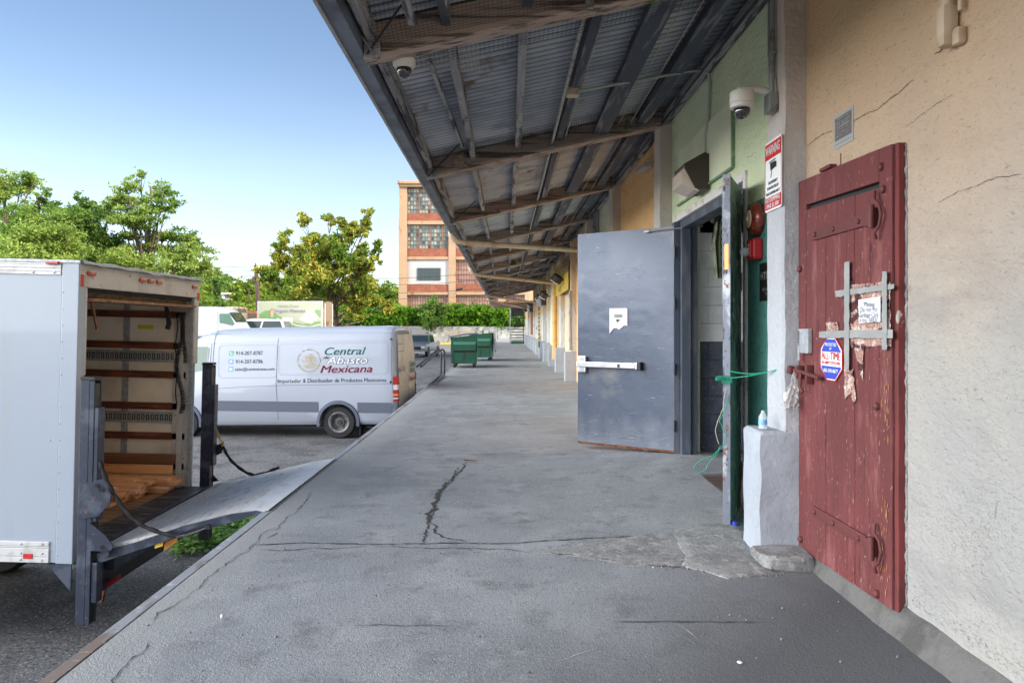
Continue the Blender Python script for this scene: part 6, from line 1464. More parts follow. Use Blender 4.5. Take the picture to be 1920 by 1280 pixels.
stext(ws, 'sign_lettering', 'NO DUMPING', .042, WX-.0025, 4.535, 2.206, 'white', bold=.006, fit=.235); stext(ws, 'sign_lettering', 'FINE $1,000', .038, WX-.0025, 4.535, 2.168, 'white', bold=.012, fit=.20)
for q, s_ in enumerate(('THIS PROPERTY', 'IS PROTECTED BY', 'VIDEO SURVEILLANCE')): stext(ws, 'sign_lettering', s_, .027, WX-.0015, 4.535, 2.315-.034*q, 'ink_black', bold=.004, fit=(.16,.19,.225)[q])
m = MB(); e = WX-.0015
m.poly([(e,4.585,2.44),(e,4.50,2.44),(e,4.49,2.40),(e,4.575,2.39)]); m.poly([(e,4.50,2.44),(e,4.475,2.43),(e,4.475,2.395),(e,4.49,2.40)]); m.poly([(e,4.56,2.388),(e,4.55,2.388),(e,4.565,2.345),(e,4.575,2.345)]); m.poly([(e,4.60,2.45),(e,4.49,2.455),(e,4.49,2.447),(e,4.60,2.442)])
m.build('camera_symbol', C['ink_black'], ws)
gs = signboard('notice_sign', 'small grey fire alarm notice plate above the red door', 'sign', XW-.004, 3.91, 2.478, .225, .185, 'lip', .004)
gs.location = gs.location
rrp(XW-.004, 3.91, 2.49, .19, .125, 0, .0012).build('sign_panel', C['grey_sign'], gs)
for s_, sz, z, ft in (('PREMISES HAS', .016, 2.54, .13), ('FIRE ALARM', .034, 2.515, .165), ('WHEN BELL RINGS', .014, 2.482, .13), ('CALL', .012, 2.465, .03), ('FIRE DEPT / POLICE', .015, 2.446, .15)): stext(gs, 'sign_lettering', s_, sz, XW-.0065, 3.91, z, 'lip', bold=.008, fit=ft)
MB().box(XW-.0062, XW-.0055, 3.84, 3.98, 2.497, 2.500).build('sign_rule', C['lip'], gs)
MB().box(XW-.0055, XW-.0049, 3.815, 4.005, 2.406, 2.409).build('sign_rule', C['grey_sign'], gs)
hs = signboard('camera_notice', 'black video surveillance notice plate half hidden behind the pillar', 'sign', XW-.004, 5.06, 1.72, .27, .27, 'ink_black', .0)
stext(hs, 'sign_lettering', 'HTI', .075, XW-.0055, 5.11, 1.76, 'lip', fit=.11); stext(hs, 'sign_lettering', 'Tyco', .03, XW-.0055, 4.99, 1.715, 'lip'); stext(hs, 'sign_lettering', 'VIDEO SURVEILLANCE', .03, XW-.0055, 5.02, 1.665, 'lip', fit=.24); stext(hs, 'sign_lettering', '7 DAYS', .03, XW-.0055, 5.03, 1.63, 'lip')
# octagonal alarm sign on the red door
AX = XD-.006; oc = thing('alarm_company_sign', 'blue and white octagonal alarm company sign with red edge on the red door', 'sign', (AX, 3.94, 1.22))
def octo(wy, hz, X, th=.002):
    c_ = .38; pts = [(X, 3.94+sy_*wy/2*a_, 1.225+sz_*hz/2*b_) for sy_, sz_, a_, b_ in ((1,1,1,c_+.06),(1,1,c_,1),(-1,1,c_,1),(-1,1,1,c_+.06),(-1,-1,1,c_+.06),(-1,-1,c_,1),(1,-1,c_,1),(1,-1,1,c_+.06))]
    return pts
MB().prism(octo(.262,.240,AX), (.003,0,0)).build('sign_board', C['sign_red'], oc); MB().poly(octo(.250,.228,AX-.0008)).build('sign_panel', C['white'], oc)
m = MB(); hw, hh = .240/2, .218/2
m.poly([(AX-.0016,3.94+hw*.46,1.225+hh),(AX-.0016,3.94-hw*.42,1.225+hh),(AX-.0016,3.94-hw*.98,1.225+hh*.40),(AX-.0016,3.94-hw*.98,1.225+hh*.36),(AX-.0016,3.94+hw*.98,1.225+hh*.36),(AX-.0016,3.94+hw*.98,1.225+hh*.40)])
m.poly([(AX-.0016,3.94+hw*.46,1.225-hh),(AX-.0016,3.94-hw*.42,1.225-hh),(AX-.0016,3.94-hw*.98,1.225-hh*.46),(AX-.0016,3.94-hw*.98,1.225-hh*.36),(AX-.0016,3.94+hw*.98,1.225-hh*.36),(AX-.0016,3.94+hw*.98,1.225-hh*.46)])
m.build('sign_panel', C['sign_blue'], oc)
stext(oc, 'sign_lettering', 'PROTECTED', .024, AX-.0025, 3.94, 1.303, 'white', bold=.01, fit=.135); stext(oc, 'sign_lettering', 'BY', .02, AX-.0025, 3.94, 1.281, 'white', bold=.01)
stext(oc, 'sign_lettering', 'ALL-TIME', .058, AX-.0025, 3.94, 1.240, 'sign_red', bold=.006, fit=.225); stext(oc, 'sign_lettering', 'ALARM SYSTEMS', .026, AX-.0025, 3.94, 1.203, 'sign_red', bold=.003, fit=.225); stext(oc, 'sign_lettering', '800-290-8677', .028, AX-.0025, 3.94, 1.160, 'white', bold=.012, fit=.17)
# taped foil and note on the red door
TX_ = XD-.004
def dpoly(px, X): return [WP(x, y, X) for x, y in px]
fo_ = thing('taped_foil_note', 'crumpled copper foil with a handwritten note held by grey duct tape on the red door', 'note', (TX_, 3.6, 1.6))
def crumple(px, X, nu, nv, amp, seed):    # px: 4 corners tl,tr,br,bl
    c_ = dpoly(px, X); m = MB()
    for j in range(nv+1):
        for i in range(nu+1):
            u, v = i/nu, j/nv; p = (c_[0]*(1-u)+c_[1]*u)*(1-v)+(c_[3]*(1-u)+c_[2]*u)*v
            d_ = abs(mnoise.noise(Vector((p.y*26, p.z*18+p.y*14, seed))))*amp + abs(mnoise.noise(Vector((p.y*60, p.z*50, seed+3))))*amp*.4
            e_ = .006*mnoise.noise(Vector((p.z*40, p.y*30, seed)))
            m.v.append(Vector((X-d_, p.y+(e_ if i in (0, nu) else 0), p.z+(e_ if j in (0, nv) else 0))))
    for j in range(nv):
        for i in range(nu): q = j*(nu+1)+i; m.f.append((q, q+1, q+nu+2, q+nu+1))
    return m
fm = crumple([(1585,535),(1671,528),(1672,648),(1590,652)], TX_, 40, 34, .012, 1)
for s_, c_ in enumerate(([(1584,512),(1592,512),(1606,542),(1585,542)], [(1600,632),(1620,632),(1619,715),(1609,690)], [(1583,690),(1594,690),(1598,735),(1584,748)], [(1592,700),(1600,690),(1606,750),(1600,757)], [(1550,604),(1572,604),(1572,622),(1550,626)])):
    add(fm, crumple(c_, TX_, 8, 20, .008, s_+2))
fm.build('foil', C['foil'], fo_, smooth=True)
def tape(px, X, seed):
    return crumple(px, X, 6, 24, .003, seed)
tm = MB()
for s_, c_ in enumerate(([(1583,493),(1593,490),(1592,692),(1583,692)], [(1654,509),(1663,508),(1663,655),(1654,655)])): add(tm, crumple(c_, TX_-.015-.001*s_, 3, 24, .003, s_+20))
for s_, c_ in enumerate(([(1566,545),(1677,532),(1677,541),(1567,557)], [(1536,621),(1674,617),(1674,634),(1536,633)])): add(tm, crumple(c_, TX_-.012-.001*s_, 26, 3, .003, s_+30))
tm.build('duct_tape', C['tape'], fo_, smooth=True)
nt_ = dpoly([(1610,562),(1650,556),(1651,603),(1610,606)], TX_-.016)
m = MB(); 
for j in range(7):
    for i in range(7):
        u, v = i/6, j/6; p = (nt_[0]*(1-u)+nt_[1]*u)*(1-v)+(nt_[3]*(1-u)+nt_[2]*u)*v; m.v.append(p+Vector((-.003*mnoise.noise(p*14), 0, 0)))
for j in range(6):
    for i in range(6): q = j*7+i; m.f.append((q, q+1, q+8, q+7))
m.build('note_paper', C['paper'], fo_, smooth=True)
yc_ = (nt_[0].y+nt_[1].y)/2
for q, (s_, z_, ft) in enumerate((('"Please', .79, .11), ('Do not Put', .58, .165), ('Garbage Cans', .36, .185), ('in this "AREA"', .14, .18))):
    stext(fo_, 'note_lettering', s_, .034, TX_-.0205, yc_, nt_[3].z+(nt_[0].z-nt_[3].z)*z_-.002, 'ink_navy', shear=.15, fit=ft)
# dock sign further along
ds = thing('dock_sign', 'faded yellow and brown painted dock sign on the far pillars', 'sign', (1.66, 21, 2.8))
MB().bbox(1.645, 1.665, 18.85, 23.4, 2.38, 2.86, .004).build('sign_board', mat('sign_yellow', (.66,.46,.07), .6, layers=[('n',(.50,.33,.06),2,.5,.7)]), ds)
MB().bbox(1.646, 1.664, 18.85, 23.4, 2.861, 3.28, .004).build('sign_board', mat('sign_brown', (.20,.14,.09), .7), ds)
ye_ = mat('ink_yellow', (.62,.46,.10), .6)
stext(ds, 'sign_lettering', 'DOCK', .30, 1.643, 21.8, 3.14, ye_, fit=2.6, bold=.02); stext(ds, 'sign_lettering', 'OR CROSS', .20, 1.643, 21.2, 2.955, ye_, fit=3.9, bold=.02)
stext(ds, 'sign_lettering', 'P.O.', .15, 1.643, 22.0, 2.73, 'ink_navy', fit=1.4, bold=.01); stext(ds, 'sign_lettering', '47', .24, 1.643, 21.6, 2.52, 'ink_navy', fit=1.1, bold=.02)
# small labels on pillar boards
pb_ = thing('pillar_plate', 'narrow white plate with dark marks on the pillar beyond the steel door', 'plate', (1.67, 18.6, 1.6))
MB().bbox(1.66, 1.69, 18.52, 18.75, .8, 2.34, .003).build('plate', C['plinth'], pb_)
MB().box(1.655, 1.659, 18.58, 18.66, 2.15, 2.26).box(1.655, 1.659, 18.58, 18.66, 1.72, 1.82).box(1.655, 1.659, 18.58, 18.66, 1.02, 1.12).build('plate_mark', C['ink_black'], pb_)
# black and yellow bumper post by the shutter
hz = thing('hazard_post', 'black and yellow striped guard rail beside the far roller shutter', 'guard rail', (1.6, 32, .8))
MB().bbox(1.48, 1.53, 31.9, 32.0, .5, 2.3, .01).build('rail', C['black'], hz)
m = MB()
for q in range(8): m.prism([(1.475,31.895,.75+q*.18),(1.535,31.895,.81+q*.18),(1.535,31.895,.89+q*.18),(1.475,31.895,.83+q*.18)], (0,.004,0))
m.build('stripes', C['yellow'], hz)
# ================================================================== TWINE, BAG, BOTTLE, SCRAPS
tw = thing('green_twine', 'green twine tying the narrow door leaf to the red door latch', 'twine', (1.58, 4.9, 1.1))
E0 = Vector((1.535, 5.0, 1.10)); E1 = Vector((1.72, 4.42, 1.15))
def sag(a_, b_, s__, n_=16): return [a_.lerp(b_, i/n_)+Vector((0,0,-s__*math.sin(math.pi*i/n_))) for i in range(n_+1)]
m = MB().tube(sag(E0, E1, .03), .0028, 5).tube(sag(E0+Vector((.02,0,-.055)), E1+Vector((0,0,.005)), .012), .0028, 5)
for q in range(4): m.tube([E0+Vector((.02+.035*math.cos(a_*.8+q)-.02, -.02, -.05+.012*math.sin(a_*.8+q)-.01*q)) for a_ in range(9)], .0035, 5)
for q in range(5): c_ = E0+Vector((-.055, -.02, -.055)); m.tube([c_+Vector((.022*math.cos(a_*.9+q), .01*math.sin(q), .016*math.sin(a_*.9+q*1.3))) for a_ in range(8)], .003, 5)
hang = [DP(x, y, 5.02) for x, y in ((1357,743),(1360,758),(1352,775),(1347,790),(1352,800),(1358,812),(1357,822),(1350,838),(1335,852),(1318,858),(1304,865),(1298,876),(1310,884),(1320,878),(1330,862),(1345,845),(1350,830))]
hp = []
for a_, b_ in zip(hang[:-1], hang[1:]):
    for t in range(4): hp.append(a_.lerp(b_, t/4)+Vector((.004*math.sin(len(hp)), -.03, 0)))
m.tube(hp, .003, 5)
m.build('twine_strand', C['twine'], tw, smooth=True)
MB().tube([DP(x, y, 5.0) for x, y in ((1361,728),(1358,745),(1356,765),(1346,788),(1341,806),(1344,820),(1348,832))], .003, 5).build('tan_strand', C['twine2'], tw, smooth=True)
pbg = thing('plastic_bag', 'clear plastic bag scrap hanging from the red door latch', 'plastic bag', (1.72, 4.40, 1.1))
m = MB(); n_ = 10
top = DP(1491, 693, 4.34)
for j in range(13):
    t = j/12
    for i in range(n_+1):
        u = i/n_; m.v.append(Vector((top.x-.005+(.115*u-.085)*t + .008*math.sin(i*2.2+j*.7)*t, 4.34+.03*math.sin(i*1.7+j)*t, top.z - .225*t*(1+.15*math.sin(i*3.1)))))
    if j:
        for i in range(n_): q = (j-1)*(n_+1)+i; m.f.append((q, q+1, q+n_+2, q+n_+1))
m.build('bag_film', C['bag'], pbg, smooth=True)
bo_ = thing('water_bottle', 'small clear plastic water bottle lying on the ledge of the first pillar plinth', 'bottle', (1.63, 4.52, .80))
bc = Vector((1.61, 4.50, .80))
MB().lathe([(.001,0),(.024,.002),(.026,.015),(.024,.04),(.026,.064),(.024,.08),(.010,.104),(.010,.115)], Vector((1.60, 4.47, .767)), (.05,.12,1), 20).build('bottle_body', C['bottle'], bo_, smooth=True)
MB().lathe([(.0262,.028),(.0262,.058)], Vector((1.60, 4.47, .767)), (.05,.12,1), 20).build('label', C['icon_blue'], bo_)
for i_, (px, py, lab) in enumerate(((1215,843,'small wooden wedge under the open steel door'), (880,862,'thin wood splinter lying by the long floor crack'))):
    p = GP(px, py, .03); MB().obox(p+Vector((-.06,0,.0)), p+Vector((.07,.03,-.01)), .02, .012).build('wood_scrap', C['lumber_old'], label=lab, cat='wood scrap')
p = GP(416, 1160); 
bm = bmesh.new(); bmesh.ops.create_icosphere(bm, subdivisions=2, radius=.010)
for v in bm.verts: v.co = v.co*(1+.3*mnoise.noise(v.co*60)) + Vector((p.x, p.y, .014))
MB().bm(bm).build('pebble', C['trim_white'], label='single pale pebble on the dock near its outer edge', cat='pebble', smooth=True)
bm = bmesh.new(); p = GP(1386, 1246); bmesh.ops.create_icosphere(bm, subdivisions=2, radius=.007)
for v in bm.verts: v.co = Vector((v.co.x*1.6, v.co.y*1.3, v.co.z*.7))*(1+.5*mnoise.noise(v.co*90)) + Vector((p.x, p.y, .012))
MB().bm(bm).build('foil_scrap', C['white'], label='tiny crumpled white wrapper on the floor at the lower right', cat='wrapper')
MB().bbox(1.58, 1.61, 4.98, 5.05, .02, .05, .01).build('bottle_cap', C['sign_blue'], label='blue plastic cap lying at the foot of the narrow door leaf', cat='bottle cap')
# ================================================================== FAR WALL, HEDGE, FACTORY
rw = thing('retaining_wall', 'long weathered grey concrete retaining wall under the hedge at the end of the lot', 'wall', (-10, 84.5, 0))
m = MB().prism([(-34,84.6,-1.6),(4,84.6,-1.6),(4,84.6,1.30),(1.2,84.6,1.45),(-34,84.6,1.62)], (0,.5,0)); m.build('wall_body', C['retain'], rw)
m = MB()
for x in (-.9,-6.2,-12,-18,-24): m.box(x, x+.03, 84.585, 84.599, -1, 1.4)
m.build('wall_joint', C['crack_soft'], rw)
MB().bbox(-30, -2.25, 82.6, 82.9, -.62, -.38, .03).build('yellow_curb', C['yel_paint'], label='yellow painted curb running below the retaining wall', cat='curb')
def leafmesh(clumps, size, n_per, seed, flat=.5, drop=0.0):
    # clumps: (x,y,z,rx,ry,rz); leaves scattered mostly through the outer shell with gaps
    rnd = random.Random(seed); m = MB()
    for (cx, cy, cz, rx, ry, rz) in clumps:
        vol = rx*rz; n_ = int(n_per*vol*2.4) + 20; sub = [(rnd.gauss(0,.62), rnd.gauss(0,.55), rnd.gauss(0,.55)) for _ in range(max(6, int(6+vol*4.0)))]
        for k in range(n_):
            s_ = sub[rnd.randrange(len(sub))]
            p = Vector((s_[0]+rnd.gauss(0,.21), s_[1]+rnd.gauss(0,.24), s_[2]+rnd.gauss(0,.17)))
            if p.length > 1.6: continue
            c_ = Vector((cx+p.x*rx, cy+p.y*ry, cz+p.z*rz)); sz = size*rnd.uniform(.6, 1.35)
            n1 = Vector((rnd.gauss(0,1), rnd.gauss(0,1), rnd.gauss(0,1)+flat)).normalized(); a_ = n1.orthogonal().normalized(); a_.rotate(Matrix.Rotation(rnd.uniform(0, 6.28), 3, n1)); b_ = n1.cross(a_)
            i0 = len(m.v); m.v += [c_-a_*sz*.55, c_-b_*sz*.26+a_*sz*.05, c_+a_*sz*.55+n1*sz*-.12, c_+b_*sz*.26+a_*sz*.05]; m.f.append((i0, i0+1, i0+2, i0+3))
    return m
def branches(base, top, clumps, r0, seed, bend=.3):
    rnd = random.Random(seed); m = MB(); base = Vector(base); top = Vector(top); pts = []
    for i in range(9):
        t = i/8; pts.append(base.lerp(top, t)+Vector((rnd.uniform(-1,1), rnd.uniform(-1,1), 0))*bend*.25*t)
    m.tube(pts, [r0*(1-.82*i/8) for i in range(9)], 9)
    for (cx, cy, cz, rx, ry, rz) in clumps:
        c_ = Vector((cx, cy, cz)); hgt = (cz-base.z)*.55+base.z; t = max(.12, min(.92, (hgt-base.z)/(top.z-base.z))); o_ = base.lerp(top, t); q = int(t*8); o_ = pts[q].lerp(pts[min(8, q+1)], t*8-q)
        mid = o_.lerp(c_, .5)+Vector((rnd.uniform(-.2,.2), rnd.uniform(-.2,.2), -.12*(c_-o_).length)); rr = r0*(.42-.25*t)
        m.tube([o_, o_.lerp(mid, .5)+Vector((0,0,-.03)), mid, mid.lerp(c_, .5), c_], [rr, rr*.8, rr*.6, rr*.4, rr*.18], 6)
        for k in range(4):
            e_ = c_+Vector((rnd.gauss(0,.45)*rx, rnd.gauss(0,.45)*ry, rnd.gauss(0,.35)*rz)); m.tube([mid.lerp(c_, .6), e_], [rr*.3, rr*.08], 4)
    return m
def tree_px(name, label, cat, Y, base_px, trunk_top, clumps, leaf, size, dens, r0, seed, yspread=1.0, base_z=None, group=None, flat=.5):
    s_ = Y/F; rnd = random.Random(seed); CL = []
    for c_ in clumps:
        px, py, rx = c_[:3]; rz = c_[3] if len(c_) > 3 else rx
        p = DP(px, py, Y); CL.append((p.x, Y+rnd.uniform(-1,1)*yspread*3.0*s_*22, p.z, rx*s_, rx*s_*1.1, rz*s_))
    ex = []
    for q, a_ in enumerate(CL):                     # foliage also fills in between neighbouring clumps
        nb = sorted(CL, key=lambda c_: (Vector(c_[:3])-Vector(a_[:3])).length)[1:3]
        for b_ in nb: ex.append(tuple((a_[i]+b_[i])/2+(rnd.uniform(-.15,.15) if i < 3 else 0) for i in range(3))+tuple((a_[i]+b_[i])*.36 for i in range(3,6)))
    CLE = CL+ex[::2]
    bx = (base_px-VX)*s_; bz = ground_z(bx, Y) if base_z is None else base_z
    root = thing(name, label, cat, (bx, Y, bz), group); tt = DP(*trunk_top, Y)
    branches((bx, Y, bz-.1), tt, CL, r0, seed).build('trunk', C['bark'], root, smooth=True)
    leafmesh(CLE, size, dens*.75, seed+1, flat).build('crown', C[leaf], root, auto=False)
    return root
cz = lambda L_, ox=360, oy=400, k=3.2: [(ox+x/k, oy+y/k, r) for x, y, r in L_]
mid = cz([(530,150,16),(500,230,20),(470,320,14),(590,220,17),(600,330,22),(710,190,13),(730,80,13),(820,40,13),(840,120,20),(930,60,13),(1000,70,11),(1090,30,11),(960,150,16),(1060,120,12),(1120,180,9),(1090,260,11),(1110,290,8),(760,260,26),(880,260,28),(980,230,20),(700,370,28),(820,370,30),(950,370,28),(1040,350,17),(600,430,24),(480,380,14),(700,460,24),(980,450,26),(1060,450,20),(540,400,18),(780,430,26),(920,520,16),(1020,560,20),(1100,540,20),(860,470,22),(660,300,20),(960,310,22)])
tree_px('leafy_tree', 'yellow-green broadleaf tree with rusty seed clusters standing behind the banner trailer', 'tree', 55, 637, (612, 440), mid, 'leaf_mid', .27, 720, .24, 5, yspread=1.1)
lz = lambda L_: [(x/3.692, 300+y/3.692, a*1.12, b*1.45) for x, y, a, b in L_]
L1 = lz([(60,100,26,11),(170,170,26,9),(225,200,13,7),(60,210,24,12),(-20,150,24,14),(120,270,26,10),(190,310,16,7),(20,330,28,16),(100,420,34,14),(-30,420,34,20),(30,520,40,20),(100,620,40,18),(-20,640,40,18),(-60,60,26,14)])
tree_px('locust_tree', 'tall airy locust tree at the far left edge behind the truck', 'tree', 40, 12, (10, 345), L1, 'leaf_loc', .17, 760, .26, 15)
L1b = lz([(250,400,34,15),(300,480,40,20),(180,480,36,18),(240,580,42,22),(350,600,44,22),(150,620,44,18),(420,520,34,20),(460,600,36,24),(300,680,46,16),(480,690,40,14),(240,420,20,9)])
tree_px('locust_tree', 'low spreading locust with feathery light leaves between the tall left trees', 'tree', 38, 90, (86, 430), L1b, 'leaf_loc', .17, 760, .20, 16)
L2 = lz([(590,280,14,9),(680,310,12,9),(620,350,24,12),(370,320,15,7),(450,320,15,7),(420,380,26,13),(560,400,26,14),(690,400,24,14),(640,470,32,18),(730,560,30,20),(640,590,34,22),(560,520,26,16),(700,660,40,18),(800,640,30,18),(560,680,36,14)])
tree_px('dark_tree', 'denser darker green tree standing just left of the tallest locust', 'tree', 42, 172, (168, 400), L2, 'leaf_dark', .18, 760, .24, 17)
L3 = lz([(1040,130,10,7),(1060,180,20,9),(1180,220,11,7),(960,240,20,9),(850,250,14,8),(800,300,18,9),(950,310,28,12),(1120,290,28,11),(1200,380,16,9),(1040,390,36,12),(860,380,26,11),(940,460,32,10),(1110,480,30,11),(1240,510,16,7),(1100,560,40,11),(1250,600,32,10),(1380,600,12,7),(1330,680,32,11),(1150,660,48,13),(1420,720,12,9),(1000,740,50,13),(1300,760,40,14),(880,560,24,10),(820,460,22,11),(1180,740,44,14),(900,680,36,12)])
tree_px('locust_tree', 'tallest locust tree with layered open crown above the truck roof', 'tree', 42, 264, (284, 350), L3, 'leaf_loc', .17, 760, .26, 18)
# hillside woods: three kinds of tree, copied over the slope
protos = []
for k in range(3):
    rnd = random.Random(100+k); CLk = []
    for q in range(15):
        a_ = rnd.uniform(0, 6.28); h_ = rnd.uniform(.28, .95); rr = 3.0*math.sqrt(max(.05, 1-((h_-.55)/.5)**2))*rnd.uniform(.3, .9)
        CLk.append((rr*math.cos(a_), rr*math.sin(a_), 8*h_, 1.5, 1.5, 1.15))
    root = thing('hillside_tree', '', 'tree', (0,0,0), 'trees on the wooded hillside')
    branches((0,0,-.3), (0,0,6.5), CLk, .22, 50+k).build('trunk', C['bark'], root, smooth=True)
    leafmesh(CLk, .60, 75, 60+k).build('crown', C[['leaf_hill','leaf_dark','leaf_loc'][k]], root, auto=False)
    protos.append(root)
used = [False]*3; rnd = random.Random(77)
spots = [(380,508,125,0),(392,500,140,0),(405,512,120,1),(418,518,130,0),(430,514,150,1),(444,524,120,0),(452,530,150,1),(466,526,130,2),(478,522,140,1),(492,530,120,0),(500,526,150,1),(515,530,130,0),(535,532,140,1),(560,530,120,0),(590,532,130,0),(620,534,140,1),(660,532,120,0),(690,528,125,0),(705,530,135,0),(716,526,170,1),(730,538,120,0),(742,536,140,0),(752,545,115,2),
    (385,545,92,0),(398,556,85,2),(440,552,90,2),(455,548,95,0),(470,560,80,2),(425,572,75,2),(393,572,72,2),(410,578,70,0),(500,560,80,2),(520,560,85,0),(545,575,80,2),(575,570,84,0),(690,560,90,2),(712,556,95,0),(735,560,95,2),(448,572,72,2),(480,574,78,0),
    (-60,470,75,0),(-20,455,80,1),(30,450,78,0),(70,468,75,2),(110,455,80,0),(150,470,78,1),(190,480,75,0),(230,478,80,2),(270,482,78,0),(310,480,75,2),(345,492,80,0),(368,500,90,1),
    (200,520,58,2),(260,525,60,0),(320,520,58,2),(350,530,60,0),(140,515,58,0),(60,510,58,2),(0,500,58,0),(100,520,60,1),(375,540,62,2)]
labs = ['bright rounded tree on the wooded hillside beyond the lot', 'dark green tree on the wooded hillside beyond the lot', 'pale yellow-green tree on the wooded hillside beyond the lot']
for px, pt, Y, k in spots:
    x = (px-VX)*Y/F; top = H-(pt-VY)*Y/F; g0 = ground_z(x, Y); sc_v = max(.35, (top-g0)/8.6)
    r_ = protos[k] if not used[k] else copy_tree(protos[k]); used[k] = True
    r_.location = (x, Y, g0); s2_ = min(sc_v*1.1, 1.5) if sc_v > 1.2 else max(sc_v, .7)
    r_.scale = (s2_, s2_, sc_v); r_.rotation_euler = (0, 0, rnd.uniform(0, 6.28)); r_['label'] = labs[k]; r_['group'] = labs[k].split(' on ')[0]+'s on the hillside'
# hedge on the wall: ivy and shrubs, nobody could count the leaves
rnd = random.Random(8); CL = []
for q in range(170):
    x = -25+28.8*q/170; CL.append((x+rnd.uniform(-.3,.3), 85.6+rnd.uniform(-.6,.6), 2.35+rnd.uniform(-.5,.35), 1.0, .8, .75)); CL.append((x+rnd.uniform(-.3,.3), 85.7+rnd.uniform(-.6,.6), 3.15+rnd.uniform(-.3,.35)*1.3, .9, .8, .6))
hm = leafmesh(CL, .30, 120, 9, .3); hm.build('ivy_hedge', C['leaf_hedge'], label='thick sunlit ivy hedge growing along the top of the retaining wall', cat='hedge', kind='stuff', auto=False)
MB().box(-25, .4, 85.5, 86.4, .5, 2.6).build('hedge_bank', C['hill'], kind='structure')
sb_c = cz([(1440,540,12),(1400,570,12),(1490,570,12),(1440,590,16),(1420,640,16),(1470,640,16),(1450,520,8),(1380,600,8),(1510,600,8)])
tree_px('sumac_bush', 'dark feathery bush sticking out above the ivy hedge', 'bush', 84.2, 808, (808, 578), sb_c, 'leaf_dark', .34, 130, .10, 31, yspread=.2, base_z=1.0)
wd = MB(); rnd = random.Random(14); 
for q in range(4200):
    t = rnd.random(); px = 330+165*t+rnd.gauss(0, 9); py = 1030-62*t+rnd.gauss(0, 7+6*(1-abs(t-.5)*2)); p = GP(px, py, -1.09)
    if mnoise.noise(p*1.6) < -.3: continue
    z = -1.08+abs(rnd.gauss(0,.09)); c_ = Vector((p.x, p.y, z)); n1 = Vector((rnd.gauss(0,.6), rnd.gauss(0,.6), 1)).normalized(); a_ = n1.orthogonal().normalized(); a_.rotate(Matrix.Rotation(rnd.uniform(0,6.28), 3, n1)); b_ = n1.cross(a_); sz = rnd.uniform(.02,.05)
    i0 = len(wd.v); wd.v += [c_-a_*sz, c_-b_*sz*.5, c_+a_*sz, c_+b_*sz*.5]; wd.f.append((i0,i0+1,i0+2,i0+3))
wd.build('ground_weeds', C['weed'], label='patch of low green weeds growing on the asphalt under the liftgate ramp', cat='weeds', kind='stuff', auto=False)
# factory building: facade parallel to the picture at 100 m
FY = 100.0; s_ = FY/F; fx = lambda px: (px-VX)*s_; fz = lambda py: H-(py-VY)*s_
fb = thing('factory_building', 'tall tan and brick factory with gridded windows behind the hedge', 'building', (-6, FY, 0))
MB().box(fx(750), fx(1090), FY+.6, FY+18, -1, fz(343)).build('wall', C['facade'], fb)
MB().bbox(fx(746), fx(1095), FY-.5, FY+.59, fz(346), fz(340), .1).bbox(fx(748), fx(1095), FY-.3, FY+.59, fz(351), fz(346.2), .06).bbox(fx(746), fx(750)-.01, FY+.6, FY+18, fz(346), fz(340), .1).build('cornice', C['facade'], fb)
colx = [(748.5,763.2),(841,854.5),(934,948),(1027,1041)]
for a_, b_ in colx: MB().bbox(fx(a_), fx(b_), FY-.1, FY+.59, -1, fz(351.3), .04).build('pilaster', C['facade'], fb)
MB().bbox(fx(747.5), fx(763.6), FY-.16, FY-.101, 0, fz(410), .03).build('pilaster', C['facade'], fb)
bays = [(763.3,840.9),(854.6,933.9),(948.1,1026.9)]
rows = [(353,399.5,'w'),(421,466,'w'),(487,533,'p'),(553,600,'b')]
